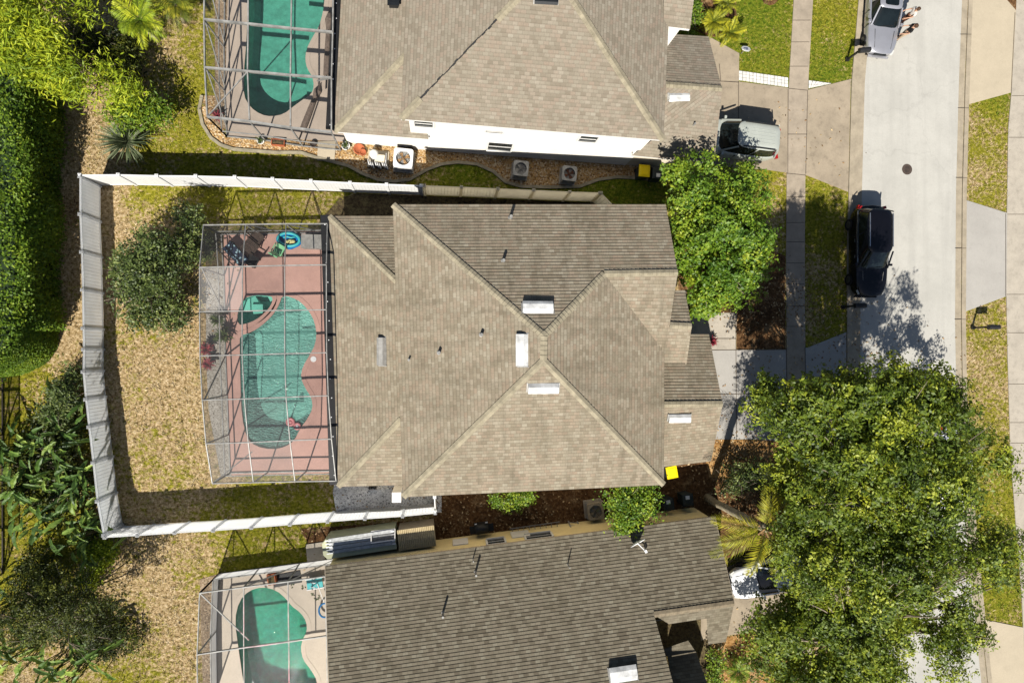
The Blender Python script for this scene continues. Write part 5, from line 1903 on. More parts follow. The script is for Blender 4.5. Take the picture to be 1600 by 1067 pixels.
mailbox('black mailbox on a post by the front wheel of the silver sedan', (1323, 94), R(8))
mailbox('black mailbox on a post in tree shade by the black suv', (1316, 480), R(2))
mailbox('black mailbox on a post in the grass across the street', (1519, 512), R(0))
p = P(1417, 265)
t = thing('manhole_cover', 'round rusty brown manhole cover in the pale road', 'manhole cover', (p.x, p.y, 0.012))
MB().lathe((0, 0, 0), [(0.31, 0.0), (0.31, 0.012), (0.26, 0.013), (0.26, 0.008), (0.02, 0.009)], 28).build('lid', M['wicker'], t, local=True)
mb = MB()
for i in range(5):
    mb.box((0, -0.16 + 0.08 * i, 0.012), (0.34 - abs(i - 2) * 0.05, 0.02, 0.006))
mb.build('grip_rib', M['dark_metal'], t, local=True)

# yard sign
p = P(1158, 84)
t = thing('yard_sign', 'small white yard sign with blue print at the lawn edge', 'yard sign', (p.x, p.y, 0))
o8 = [(0.26 * math.cos(a + 0.39), 0.26 * math.sin(a + 0.39)) for a in np.linspace(0, 2 * math.pi, 9)[:-1]]
face = thing('x', None, None) if False else None
MB().tube([(0, 0, 0), (0, 0, 0.5)], 0.018, 6).build('stake', M['grey_metal'], t, local=True)
mb = MB()
tilt = Matrix.Rotation(R(-35), 3, 'X')
for dz in (-0.012, 0.012):
    mb.v += [tilt @ Vector((x, y, dz)) + Vector((0, 0, 0.62)) for x, y in o8]
mb.f += [(i, (i + 1) % 8, 8 + (i + 1) % 8, 8 + i) for i in range(8)] + [tuple(range(8))[::-1], tuple(range(8, 16))]
sg = mb.build('board', M['paper_white'], t, local=True)
M['blue_print'] = plain('blue_print', rgb(0.02, 0.04, 0.16), 0.6)
mb = MB()
for (x, y, w, h) in ((0, 0.07, 0.24, 0.05), (-0.02, -0.02, 0.26, 0.03), (0.03, -0.09, 0.12, 0.05)):
    c = tilt @ Vector((x, y, 0.016)) + Vector((0, 0, 0.62))
    mb.beam(c - Vector((w / 2, 0, 0)), c + Vector((w / 2, 0, 0)), h, 0.005, tilt @ Vector((0, 0, 1)))
mb.build('print', M['blue_print'], sg, local=True)

# ================================================================ AIR CONDITIONERS, BINS
def ac_unit(label, px, py, top_z, size, case, fan, rz=0.0, group='outdoor condenser units'):
    c = P(px, py, top_z)
    t = thing('air_conditioner', label, 'air conditioner', (c.x, c.y, 0), group, rz)
    s = size
    MB().box((0, 0, 0.05), (s * 1.12, s * 1.12, 0.1)).build('base_pad', M['walk_far'], t, local=True)
    mb = MB()
    r = ring(-s / 2, s / 2, s / 2, 0.1, 32, 9)
    loft([r, [q + Vector((0, 0, top_z - 0.14)) for q in r]], False).build('casing', case, t, local=True)
    lv = MB()
    for i in range(9):
        z = 0.18 + i * (top_z - 0.3) / 9
        lv.box((0, 0, z), (s * 1.01, s * 1.01, 0.02))
    lv.build('louvre', M['grey_metal'], t, local=True)
    n = 32
    ou = [q + Vector((0, 0, top_z - 0.1)) for q in ring(-s / 2 - 0.01, s / 2 + 0.01, s / 2 + 0.01, 0.0, n, 9)]
    inn = [Vector((s * 0.385 * math.cos(2 * math.pi * i / n), s * 0.385 * math.sin(2 * math.pi * i / n), top_z)) for i in range(n)]
    lo = [q - Vector((0, 0, 0.22)) for q in inn]
    tp = MB()
    ou2 = [q + Vector((0, 0, 0.1)) * 1 for q in ou]
    vs = ou + ou2 + inn + lo
    fs = []
    for i in range(n):
        j = (i + 1) % n
        fs += [(i, j, n + j, n + i), (n + i, n + j, 2 * n + j, 2 * n + i), (2 * n + i, 2 * n + j, 3 * n + j, 3 * n + i)]
    fs.append(tuple(3 * n + i for i in range(n)))
    tp.add(vs, fs)
    tp.build('top_cover', case, t, local=True)
    MB().lathe((0, 0, top_z - 0.215), [(s * 0.38, 0), (s * 0.38, 0.005)], 24).build('fan_well', M['black_plastic'], t, local=True)
    fb = MB()
    for i in range(4):
        a = i * math.pi / 2 + 0.5
        d, e = Vector((math.cos(a), math.sin(a), 0)), Vector((-math.sin(a), math.cos(a), 0))
        z = Vector((0, 0, top_z - 0.14))
        fb.add([d * 0.06 - e * 0.03 + z, d * s * 0.33 - e * 0.11 + z, d * s * 0.33 + e * 0.10 + z + Vector((0, 0, 0.05)), d * 0.06 + e * 0.04 + z + Vector((0, 0, 0.03))], [(0, 1, 2, 3)])
    fb.lathe((0, 0, top_z - 0.15), [(0.075, 0), (0.075, 0.06), (0.03, 0.07)], 12)
    fb.build('fan', fan, t, local=True)
    gr = MB()
    for q in (0.1, 0.18, 0.26, 0.34):
        pts = [Vector((s * q * 1.1 * math.cos(a), s * q * 1.1 * math.sin(a), top_z + 0.004)) for a in np.linspace(0, 2 * math.pi, 25)]
        gr.tube(pts, 0.006, 4, False)
    for i in range(3):
        a = i * math.pi / 3
        d = Vector((math.cos(a), math.sin(a), 0)) * s * 0.39
        z = Vector((0, 0, top_z + 0.004))
        gr.beam(-d + z, d + z, 0.012, 0.012)
    gr.build('guard', M['dark_metal'], t, local=True)
    return t


ac_unit('white condenser unit with rusty fan at the torn roof corner of the white house', 630, 247, 0.9, 0.98, M['white_metal'], M['frond_stub'], R(-4))
ac_unit('pale condenser unit with grey fan under the white wall, middle of three', 814, 263, 0.8, 0.80, M['alu'], M['grey_metal'], R(-5))
ac_unit('pale condenser unit with dark brown fan nearest the yellow lidded bin', 890, 271, 0.8, 0.78, M['alu'], M['cloth_rust'], R(-5))
ac_unit('tan condenser unit beside the small tree and yellow wall', 931, 799, 0.85, 0.86, M['tan_metal'], M['tan_metal'], R(6))


def bin_(label, px, py, top_z, lid_mat, rz, white=True, body=None, group='wheeled bins'):
    c = P(px, py, top_z)
    t = thing('wheelie_bin', label, 'bin', (c.x, c.y, 0), group, rz)
    MB().box((0, 0, (top_z - 0.06) / 2 + 0.04), (0.50, 0.54, top_z - 0.12), 0, 1.14).build('body', body or M['bin_dark'], t, local=True)
    lid = MB().box((0, 0, top_z - 0.03), (0.60, 0.64, 0.06)).box((0, 0, top_z + 0.015), (0.52, 0.54, 0.03), 0, 0.8).build('lid', lid_mat, t, local=True)
    MB().tube([(-0.28, 0.34, top_z - 0.08), (0.28, 0.34, top_z - 0.08)], 0.025, 8).build('handle', M['black_plastic'], t, local=True)
    if white:
        MB().box((0.02, -0.14, top_z + 0.034), (0.22, 0.2, 0.006)).build('label_sticker', M['paper_white'], lid, local=True)
    for s in (-1, 1):
        MB().tube([(s * 0.22, 0.24, 0.1), (s * 0.28, 0.24, 0.1)], 0.1, 12).build('wheel', M['rubber'], t, local=True)
    return t


bin_('yellow lidded bin by the white house garage eave', 1007, 267, 1.05, M['bin_yellow'], R(-3), False)
bin_('dark bin with white label right of the yellow lidded bin', 1028, 270, 1.05, M['bin_dark'], R(-3))
bin_('bright yellow lidded bin under the centre garage eave', 1050, 738, 1.05, M['bin_yellow'], R(10), False)
bin_('dark bin with white label next to the leaning palm trunk', 1075, 781, 1.05, M['bin_dark'], R(186))
bin_('dark bin with white label half under the small tree', 1045, 788, 1.05, M['bin_dark'], R(188))

# black grill on the mulch strip
p = P(753, 827, 0.9)
t = thing('barbecue_grill', 'black covered barbecue grill in the mulch by the yellow wall', 'grill', (p.x, p.y, 0), None, R(8))
MB().box((0, 0, 0.45), (0.75, 0.45, 0.5)).build('cabinet', M['black_plastic'], t, local=True)
MB().tube([(-0.36, 0, 0.78), (0.36, 0, 0.78)], 0.27, 14).build('hood', M['black_plastic'], t, True, local=True)
for s in (-1, 1):
    MB().box((s * 0.5, 0, 0.72), (0.26, 0.4, 0.04)).build('side_shelf', M['black_plastic'], t, local=True)
    for y in (-0.18, 0.18):
        MB().tube([(s * 0.32, y, 0), (s * 0.32, y, 0.24)], 0.025, 6).build('leg', M['black_plastic'], t, local=True)
    MB().box((s * 0.28, 0.32, 0.86), (0.12, 0.05, 0.05)).build('handle', M['white_metal'], t, local=True)

# ================================================================ SHEDS, PANEL, LADDERS
A, B = P(512, 862, 0), P(618, 846, 0)
d = (B - A).normalized()
ang = math.atan2(d.y, d.x)
mid = P(566, 850, 1.65)
t = thing('storage_shed', 'sage green resin storage shed with grey slatted lid by the yellow wall', 'shed', (mid.x, mid.y, 0), None, ang)
L_, W_, H_ = 3.35, 1.0, 1.6
mb = MB()
hexa = [(-L_ / 2 - 0.3, -0.28), (-L_ / 2 - 0.12, -W_ / 2), (L_ / 2, -W_ / 2), (L_ / 2, W_ / 2), (-L_ / 2 - 0.1, W_ / 2), (-L_ / 2 - 0.3, 0.30)]
mb.prism([Vector(q) for q in hexa], 0, H_)
mb.build('body', M['shed_wall'], t, local=True)
lid = MB()
for j in range(4):
    y = -W_ / 2 + 0.34 + j * 0.20
    lid.box((0.0, y, H_ + 0.045 + 0.018 * (j % 2)), (L_ - 0.1, 0.17, 0.07))
lid.build('lid', M['shed_roof'], t, local=True)
for j in range(5):
    MB().box((-L_ / 2 + 0.05, -0.2 + j * 0.16, H_ + 0.10), (0.30, 0.05, 0.05)).build('hinge', M['white_metal'], t, local=True)
    MB().box((L_ / 2 - 0.1, -0.2 + j * 0.16, H_ + 0.10), (0.16, 0.05, 0.05)).build('hinge', M['white_metal'], t, local=True)
mid2 = P(651, 841, 1.7)
t = thing('storage_shed', 'tan storage box with corrugated lid at the end of the green shed', 'shed', (mid2.x, mid2.y, 0), None, ang - 0.01)
MB().box((0, 0, 0.78), (1.8, 0.98, 1.56)).build('body', M['tan_metal'], t, local=True)
mb = MB()
n = 20
for i in range(n):
    x = -0.94 + 1.88 * i / n
    mb.tube([(x + 0.047, -0.52, 1.60), (x + 0.047, 0, 1.68), (x + 0.047, 0.52, 1.60)], [0.052, 0.052, 0.052], 6)
mb.build('lid', M['shed_tan'], t, local=True)
MB().box((0, -0.5, 1.5), (1.7, 0.05, 0.08)).build('latch_bar', M['dark_metal'], t, local=True)
# framed window screen leaning on the shed
q = [P(580, 848, 1.86), P(617, 843, 1.86), P(617, 826, 1.62), P(580, 830, 1.62)]
t = thing('window_frame', 'white framed mesh panel leaning on the green shed lid', 'window frame', tuple(q[0]))
mb = MB()
for i in range(4):
    mb.beam(q[i], q[(i + 1) % 4], 0.05, 0.04)
mb.build('frame', M['white_trim'], t)
mesh_obj('mesh_panel', q, [(0, 1, 2, 3)], M['screen_dense'], t)


def ladder(label, a, b, w, n, mat, name='ladder'):
    t = thing(name, label, 'ladder', tuple(a))
    d = (b - a).normalized()
    s = d.cross(Vector((0, 0, 1))).normalized() * w / 2
    for sg in (-1, 1):
        MB().beam(a + s * sg, b + s * sg, 0.035, 0.07).build('rail', mat, t)
    mb = MB()
    for i in range(n):
        p = a.lerp(b, (i + 0.5) / n)
        mb.tube([p - s, p + s], 0.018, 6)
    mb.build('rung', mat, t)
    return t


ladder('long grey ladder lying on the mulch along the yellow wall', P(797, 832, 0.35), P(875, 821, 0.42), 0.42, 9, M['alu'])
ladder('short dark stepladder leaning on the yellow wall near the condenser', P(895, 814, 0.05), P(905, 838, 1.9), 0.5, 5, M['grey_metal'])

# satellite dish
p = P(1000, 848, 3.2)
t = thing('satellite_dish', 'white satellite dish on the brown roof beside the small tree', 'satellite dish', (p.x, p.y, p.z - 0.35))
mb = MB()
nr_ = Vector((0.42, -0.80, 0.40)).normalized()
u_ = nr_.cross(Vector((0, 0, 1))).normalized()
v_ = u_.cross(nr_)
cdish = P(996, 848, 3.45)
vs, fs = [cdish - nr_ * 0.08], []
for k, (r_, dp) in enumerate(((0.18, -0.065), (0.33, -0.02), (0.42, 0.03))):
    for i in range(20):
        a = 2 * math.pi * i / 20
        vs.append(cdish + u_ * r_ * math.cos(a) + v_ * r_ * 1.1 * math.sin(a) + nr_ * dp)
for i in range(20):
    j = (i + 1) % 20
    fs.append((0, 1 + i, 1 + j))
    for k in range(2):
        fs.append((1 + k * 20 + i, 21 + k * 20 + i, 21 + k * 20 + j, 1 + k * 20 + j))
mesh_obj('dish', vs, fs, M['white_metal'], t, True)
arm_e = P(1009, 861, 3.3)
MB().tube([cdish - nr_ * 0.1 - v_ * 0.3, arm_e], 0.025, 6).build('arm', M['white_metal'], t)
MB().box(arm_e, (0.12, 0.14, 0.1), 0.5).build('receiver', M['white_metal'], t)
MB().tube([cdish - nr_ * 0.1, P(1001, 850, 2.86)], 0.03, 6).build('mast', M['grey_metal'], t)

# ================================================================ PATIO THINGS
M['teal_cloth'] = None


def patterned(name, a, b, scale=9):
    t = NT(name)
    v = t.coord()
    vo = t.n('ShaderNodeTexVoronoi', inp={'Scale': scale})
    t.l(v, vo.inputs['Vector'])
    col = t.mix(t.rng(vo.outputs['Distance'], 0.3, 0.42), b, a)
    return t.end(t.pbr(col, 0.9))


M['pattern_blue'] = patterned('navy_patterned_cushion', rgb(0.01, 0.02, 0.05), rgb(0.30, 0.45, 0.50), 7)
M['toy_blue'] = plain('blue_plastic', rgb(0.0, 0.16, 0.42), 0.4, 0, 0.3, 4)
M['toy_aqua'] = plain('aqua_plastic', rgb(0.05, 0.42, 0.44), 0.4)
M['toy_yellow'] = plain('pale_yellow_plastic', rgb(0.6, 0.55, 0.25), 0.5)
M['chair_green'] = plain('green_plastic', rgb(0.22, 0.52, 0.27), 0.5)
M['canvas_brown'] = plain('brown_canvas', rgb(0.16, 0.12, 0.095), 0.95, 0, 0.25, 7)
M['float_pink'] = plain('pink_vinyl', rgb(0.50, 0.18, 0.19), 0.35)


def chair(label, px, py, rz, mat, cat='patio chair', s=0.55, group=None):
    c = P(px, py, 0.4)
    t = thing('patio_chair', label, cat, (c.x, c.y, 0.036), group, rz)
    MB().box((0, 0, 0.42), (s, s, 0.06)).build('seat', mat, t, local=True)
    bk = MB()
    for i in range(5):
        y = -s / 2 + s * (i + 0.5) / 5
        bk.beam((-s / 2, y, 0.45), (-s / 2 - 0.18, y, 0.95), 0.07, 0.03)
    bk.beam((-s / 2 - 0.18, -s / 2, 0.95), (-s / 2 - 0.18, s / 2, 0.95), 0.06, 0.05)
    bk.build('backrest', mat, t, local=True)
    for x in (-1, 1):
        for y in (-1, 1):
            MB().beam((x * s * 0.45, y * s * 0.45, 0), (x * s * 0.42, y * s * 0.42, 0.42), 0.04, 0.04).build('leg', mat, t, local=True)
    for y in (-1, 1):
        MB().beam((-s / 2 - 0.05, y * s * 0.52, 0.64), (s * 0.45, y * s * 0.52, 0.64), 0.05, 0.03).build('armrest', mat, t, local=True)
    return t


c = P(366, 396, 0.75)
t = thing('bench_swing', 'dark metal bench with navy patterned cushion in the pool cage corner', 'bench', (c.x, c.y, 0.036), None, R(-47))
MB().box((0, 0, 0.5), (1.25, 0.55, 0.14)).build('cushion', M['pattern_blue'], t, local=True)
mb = MB()
for i in range(6):
    mb.beam((-0.6 + 0.24 * i, -0.28, 0.45), (-0.6 + 0.24 * i, -0.42, 0.98), 0.03, 0.03)
mb.beam((-0.66, -0.42, 0.98), (0.66, -0.42, 0.98), 0.05, 0.05).beam((-0.66, -0.28, 0.42), (0.66, -0.28, 0.42), 0.05, 0.05).beam((-0.66, 0.28, 0.42), (0.66, 0.28, 0.42), 0.05, 0.05)
mb.build('frame', M['dark_metal'], t, local=True)
for x in (-0.62, 0.62):
    for y in (-0.28, 0.28):
        MB().beam((x, y, 0), (x, y, 0.45), 0.05, 0.05).build('leg', M['dark_metal'], t, local=True)
c = P(391, 386, 0.5)
t = thing('patio_table', 'low brown slatted table between the bench and the dark chair', 'table', (c.x, c.y, 0.036), None, R(-40))
mb = MB()
for i in range(8):
    mb.box((-0.32 + 0.092 * i, 0, 0.5), (0.08, 0.66, 0.03))
mb.build('tabletop', M['wicker'], t, local=True)
for x in (-0.3, 0.3):
    for y in (-0.28, 0.28):
        MB().beam((x, y, 0), (x, y, 0.49), 0.05, 0.05).build('leg', M['dark_metal'], t, local=True)
chair('dark wicker chair beside the brown table at the north screen', 402, 372, R(-40), M['wicker'])
chair('dark slatted chair at the foot of the patterned bench', 394, 408, R(150), M['dark_metal'], s=0.5)
chair('pale green plastic chair beside the blue toy pool', 437, 390, R(60), M['chair_green'], s=0.5)
c = P(452, 375, 0.12)
t = thing('toy_pool', 'blue inflatable toy pool with yellow centre on the pink deck', 'toy pool', (c.x, c.y, 0.036), None, R(-4))
r1_ = [Vector((0.56 * math.cos(a), 0.34 * math.sin(a), 0.11)) for a in np.linspace(0, 2 * math.pi, 33)]
MB().tube(r1_, 0.11, 10, False).build('ring', M['toy_blue'], t, True, local=True)
MB().tube([q * 0.98 + Vector((0, 0, 0.13)) for q in r1_], 0.07, 8, False).build('rim', M['toy_aqua'], t, True, local=True)
MB().lathe((0, 0, 0), [(0.5, 0.02), (0.5, 0.03)], 20).build('floor', M['toy_blue'], t, local=True)
mb = MB()
for x, y, r_ in ((0.06, -0.1, 0.13), (0.22, -0.08, 0.1), (-0.1, -0.12, 0.09)):
    mb.lathe((x, y, 0.06), [(r_, 0), (r_, 0.1), (r_ * 0.5, 0.14)], 10)
mb.build('cushion', M['toy_yellow'], t, local=True)
mb = MB().tube([(-0.3, 0.1, 0.12), (-0.1, 0.16, 0.16), (0.1, 0.12, 0.12), (0.3, 0.18, 0.16)], 0.05, 8)
mb.build('toy_arch', M['toy_aqua'], t, True, local=True)
c = P(489, 377, 0.8)
t = thing('storage_bench', 'long grey deck box against the north screen', 'deck box', (c.x, c.y, 0.036), None, R(-1))
MB().box((0, 0, 0.33), (1.15, 0.66, 0.66)).build('body', M['grey_metal'], t, local=True)
MB().box((0, 0, 0.69), (1.22, 0.72, 0.06)).build('lid', M['grey_metal'], t, local=True)
# skimmer lid and pink float
p = P(490, 561)
tag(MB().lathe((p.x, p.y, 0.036), [(0.15, 0), (0.15, 0.015), (0.02, 0.02)], 20).build('skimmer_lid', M['paper_white']), 'round white skimmer lid on the pink deck', 'lid')
p = P(456, 661, 0)
t = thing('pool_float', 'two pink round floats drifting at the pool edge', 'pool float', (p.x, p.y, -0.05))
for dx, dy, r_, mt in ((-0.07, 0.07, 0.24, M['float_pink']), (0.28, -0.16, 0.20, M['float_pink'])):
    pts = [Vector((dx + r_ * 0.7 * math.cos(a), dy + r_ * 0.7 * math.sin(a), 0.05)) for a in np.linspace(0, 2 * math.pi, 21)]
    rg = MB().tube(pts, r_ * 0.34, 8, False).build('ring', mt, t, True, local=True)
    MB().lathe((dx, dy, 0.03), [(r_ * 0.55, 0), (r_ * 0.4, 0.06), (0.02, 0.09)], 12).build('pad', M['paper_white'] if dx > 0 else M['float_pink'], rg, True, local=True)

# closed umbrellas beside the north pool
def umbrella(label, a, b):
    A_, B_ = P(*a, 0.14), P(*b, 0.14)
    t = thing('closed_umbrella', label, 'umbrella', tuple(A_))
    L = [A_.lerp(B_, u) for u in (0, 0.05, 0.17, 0.30, 0.55, 0.8, 1.0)]
    mb = MB().tube(L, [0.015, 0.05, 0.21, 0.13, 0.15, 0.17, 0.16], 9)
    mb.build('canopy', M['canvas_brown'], t, False)
    MB().tube([B_, B_.lerp(A_, -0.2)], 0.03, 8).build('pole', M['dark_metal'], t)
    st = MB()
    for k in range(5):
        q = A_.lerp(B_, 0.35 + 0.13 * k)
        st.lathe(q + Vector((0, 0, 0.14)), [(0.03, 0), (0.02, 0.03)], 6)
    st.build('tie', M['canvas_brown'], t)
    return t


umbrella('brown closed umbrella lying on the beige deck at the pool waist', (515, 13), (510, 118))
umbrella('brown closed umbrella lying slantwise near the deck end by the white step', (501, 130), (472, 205))

# planters and pots by the white house
def pot(label, px, py, r, h, mat, plant=None, seed=1, group='garden pots'):
    c = P(px, py, h)
    t = thing('flower_pot', label, 'pot', (c.x, c.y, 0), group)
    MB().lathe((0, 0, 0), [(r * 0.7, 0), (r, h - 0.05), (r * 1.12, h - 0.05), (r * 1.12, h), (r * 0.92, h), (r * 0.9, h - 0.06)], 18).build('pot', mat, t, True, local=True)
    MB().lathe((0, 0, 0), [(r * 0.88, h - 0.07), (r * 0.88, h - 0.065)], 14).build('soil', M['soil'], t, local=True)
    if plant:
        rng = np.random.default_rng(seed)
        pts = np.array(c) + rng.normal(0, r * 0.45, (60, 3)) * [1, 1, 0.5] + [0, 0, 0.08]
        leaf_mesh('plant', pts, 0.14, 0.06, LEAF[plant], t, rng, 0.5)
    return t


pot('pale round pot with a leafy plant at the chamfered cage corner', 407, 220, 0.17, 0.25, M['white_trim'], 'dark', 2)
pot('dark empty pot next to the concrete step', 489, 225, 0.15, 0.25, M['wicker'])
pot('white pot with green plant beside the concrete step', 540, 228, 0.2, 0.3, M['white_trim'], 'dark', 3)
pot('terracotta pot tipped in front of the white wall', 567, 238, 0.16, 0.25, M['terracotta'])
pot('wide terracotta bowl behind the smaller terracotta pot', 561, 233, 0.27, 0.16, M['terracotta'])
c = P(434, 222, 0.25)
t = thing('planter_box', 'long terracotta planter on the golden gravel outside the cage', 'planter', (c.x, c.y, 0), None, R(-3))
MB().box((0, -0.15, 0.12), (0.68, 0.04, 0.24)).box((0, 0.15, 0.12), (0.68, 0.04, 0.24)).box((-0.32, 0, 0.12), (0.04, 0.3, 0.24)).box((0.32, 0, 0.12), (0.04, 0.3, 0.24)).box((0, 0, 0.03), (0.66, 0.3, 0.06)).build('box', M['terracotta'], t, local=True)
MB().box((0, 0, 0.16), (0.6, 0.26, 0.03)).build('soil', M['soil'], t, local=True)
# pool pump station beside the condenser
c = P(590, 248, 0.4)
t = thing('pool_pump', 'white pool pump cluster with pipes left of the rusty fan condenser', 'pool pump', (c.x, c.y, 0), None, R(-4))
MB().box((0, 0.05, 0.05), (1.1, 0.9, 0.1)).build('base_pad', M['drive_pale'], t, local=True)
MB().lathe((-0.2, 0.2, 0.1), [(0.22, 0), (0.24, 0.35), (0.2, 0.55), (0.08, 0.62)], 16).build('filter_tank', M['white_trim'], t, True, local=True)
MB().box((0.12, 0.02, 0.3), (0.5, 0.34, 0.4)).build('heater', M['cream_wall'], t, local=True)
MB().tube([(-0.4, -0.3, 0.22), (0.1, -0.3, 0.22)], 0.12, 12).build('pump', M['black_plastic'], t, True, local=True)
pp = MB()
rr3 = random.Random(8)
for i in range(9):
    x, y = -0.5 + i * 0.12, -0.12 - 0.06 * (i % 3)
    pp.tube([(x, y, 0.1), (x, y, 0.42), (x + 0.1, y - 0.25, 0.42), (x + 0.1, y - 0.25, 0.12)], 0.03, 6)
pp.tube([(0.42, 0.35, 0.3), (0.42, -0.35, 0.3), (0.46, -0.35, 0.12)], 0.035, 6)
pp.build('pipe', M['white_metal'], t, True, local=True)
for x in (-0.3, 0.0, 0.28):
    MB().box((x, -0.42, 0.3), (0.09, 0.05, 0.2)).build('valve', M['black_plastic'], t, local=True)
# utility fittings on the grey gravel
c = P(582, 762, 0.35)
t = thing('pool_pump', 'small black pool pumps with white fittings on the grey gravel', 'pool pump', (c.x, c.y, 0))
for x in (-0.12, 0.1):
    MB().lathe((x, 0, 0), [(0.09, 0), (0.1, 0.3), (0.04, 0.36)], 12).build('canister', M['black_plastic'], t, True, local=True)
mb = MB()
for x in (-0.2, -0.04, 0.18, 0.38, 0.62):
    mb.tube([(x, -0.12, 0), (x, -0.12, 0.3), (x + 0.12, -0.1, 0.32)], 0.035, 6)
mb.build('pipe', M['white_metal'], t, True, local=True)
# south deck things
c = P(492, 911, 0.3)
t = thing('sun_lounger', 'turquoise sling lounger at the edge of the pale deck', 'lounger', (c.x, c.y, 0.036), None, R(8))
MB().box((0, 0, 0.3), (0.8, 0.5, 0.05)).build('sling', M['toy_aqua'], t, local=True)
mb = MB()
for y in (-0.27, 0.27):
    mb.beam((-0.45, y, 0.32), (0.45, y, 0.32), 0.04, 0.04)
for x in (-0.42, 0.42):
    mb.beam((x, -0.27, 0), (x, -0.27, 0.32), 0.04, 0.04).beam((x, 0.27, 0), (x, 0.27, 0.32), 0.04, 0.04)
mb.beam((-0.2, 0.1, 0.35), (0.1, 0.1, 0.6), 0.04, 0.03).beam((-0.2, -0.14, 0.35), (0.1, -0.14, 0.6), 0.04, 0.03)
mb.build('frame', M['white_metal'], t, local=True)
a_, b_ = P(496, 912, 0.4), P(507, 942, 0.3)
tag(MB().tube([a_, b_], 0.02, 6).build('pool_pole', M['white_metal']), 'thin white pool pole leaning by the turquoise lounger', 'pole')
c = P(424, 905, 0.4)
t = thing('planter_box', 'brown brick planter on the pale deck inside the kick panel', 'planter', (c.x, c.y, 0.036), None, R(10))
MB().box((0, 0, 0.2), (0.4, 0.55, 0.4)).build('box', M['terracotta'], t, local=True)
MB().box((0, 0, 0.385), (0.32, 0.46, 0.04)).build('soil', M['soil'], t, local=True)
c = P(449, 904, 0.05)
tag(MB().box((c.x, c.y, 0.06), (1.4, 0.62, 0.04), R(9)).build('door_mat', M['dark_metal']), 'large dark mat on the pale deck next to the brick planter', 'mat')
c = P(507, 953, 0.3)
tag(MB().tube([c + Vector((0.28 * math.cos(a), 0.36 * math.sin(a), 0)) for a in np.linspace(0, 6.2832, 25)], 0.05, 8).build('hula_hoop', M['toy_blue']), 'blue ring leaning at the brown roof edge', 'ring')
for x, y in ((456, 914), (473, 917), (489, 929), (494, 936), (497, 934)):
    c = P(x, y, 0.05)
    rg = np.random.default_rng(int(x))
    tag(leaf_mesh('fallen_leaf', np.array(c) + rg.normal(0, 0.05, (6, 3)) * [1, 1, 0.1], 0.12, 0.07, LEAF['dark'], None, rg, 1.0), 'dark fallen leaves scattered on the pale pool deck', 'leaf litter', 'fallen leaves on the pale deck')

# ================================================================ PLANTS
# street trees
tree('oak_tree', 'large spreading street oak whose crown covers the road and driveway', 'tree', P(1286, 752),
     [blob(1295, 650, 9.8, (1.9, 1.5, 1.2)), blob(1375, 632, 10.2, (1.9, 1.3, 1.1)), blob(1450, 655, 10.0, (1.6, 1.4, 1.2)), blob(1248, 715, 8.8, (1.4, 1.6, 1.2)), blob(1340, 735, 10.0, (2.1, 1.9, 1.5)), blob(1435, 755, 9.8, (2.0, 2.0, 1.5)), blob(1515, 740, 8.6, (1.1, 1.6, 1.1)),
      blob(1300, 800, 8.2, (1.8, 1.7, 1.3)), blob(1380, 820, 8.4, (1.8, 1.4, 1.2)), blob(1200, 702, 3.8, (0.7, 0.9, 0.5)), blob(1212, 640, 6.4, (1.1, 1.3, 0.8)), blob(1228, 768, 5.6, (0.8, 1.0, 0.8)), blob(1335, 628, 10.8, (1.4, 0.7, 0.6)), blob(1425, 640, 11.2, (1.4, 0.7, 0.6)), blob(1262, 640, 9.4, (1.0, 0.8, 0.7)), blob(1482, 690, 6.0, (1.0, 0.8, 0.7)), blob(1512, 700, 5.0, (0.8, 0.9, 0.6))],
     1800, 52, 0.16, 0.16, 0.085, 'oak', 11, 0.26, 70, 'street oaks', 0.55, 0.55, 0.6, 108)
tree('oak_tree', 'second street oak at the bottom right corner, branches over the far kerb', 'tree', P(1292, 960),
     [blob(1300, 895, 8.2, (2.4, 1.8, 1.5)), blob(1400, 885, 9.0, (2.4, 1.8, 1.6)), blob(1485, 875, 7.6, (1.8, 1.8, 1.4)), blob(1552, 865, 5.4, (1.2, 1.8, 0.9)), blob(1250, 980, 6.5, (1.6, 1.6, 1.3)), blob(1350, 985, 7.6, (2.2, 1.7, 1.5)), blob(1445, 990, 6.6, (1.9, 1.7, 1.2)),
      blob(1238, 860, 6.2, (0.8, 1.2, 1.0)), blob(1505, 1010, 4.6, (0.9, 0.9, 0.6)), blob(1300, 1060, 6.0, (2.0, 1.1, 1.1)), blob(1400, 1065, 5.6, (1.8, 1.0, 0.9)), blob(1222, 1048, 4.4, (0.8, 0.8, 0.8)), blob(1318, 965, 6.8, (1.3, 1.1, 0.9)), blob(1325, 1015, 6.4, (1.4, 1.0, 0.9)), blob(1226, 952, 5.6, (1.0, 1.2, 0.9)), blob(1245, 905, 6.4, (1.0, 1.0, 0.9))],
     1750, 52, 0.16, 0.16, 0.085, 'oak', 12, 0.26, 80, 'street oaks', 0.55, 0.55, 0.6, 110)
tree('round_tree', 'dense round glossy green tree in front of the centre house gable', 'tree', P(1087, 385),
     [((13.3, 5.3, 4.0), (2.1, 2.5, 1.7)), ((12.0, 8.0, 3.9), (1.2, 1.3, 1.3)), ((14.2, 7.0, 3.9), (1.3, 1.4, 1.3)), ((13.2, 3.2, 3.5), (1.4, 1.2, 1.2)), ((14.4, 5.2, 3.8), (1.0, 1.5, 1.1))],
     760, 46, 0.17, 0.17, 0.10, 'front', 13, 0.16, 26, None, 0.72, 0.28, 0.6, 90)
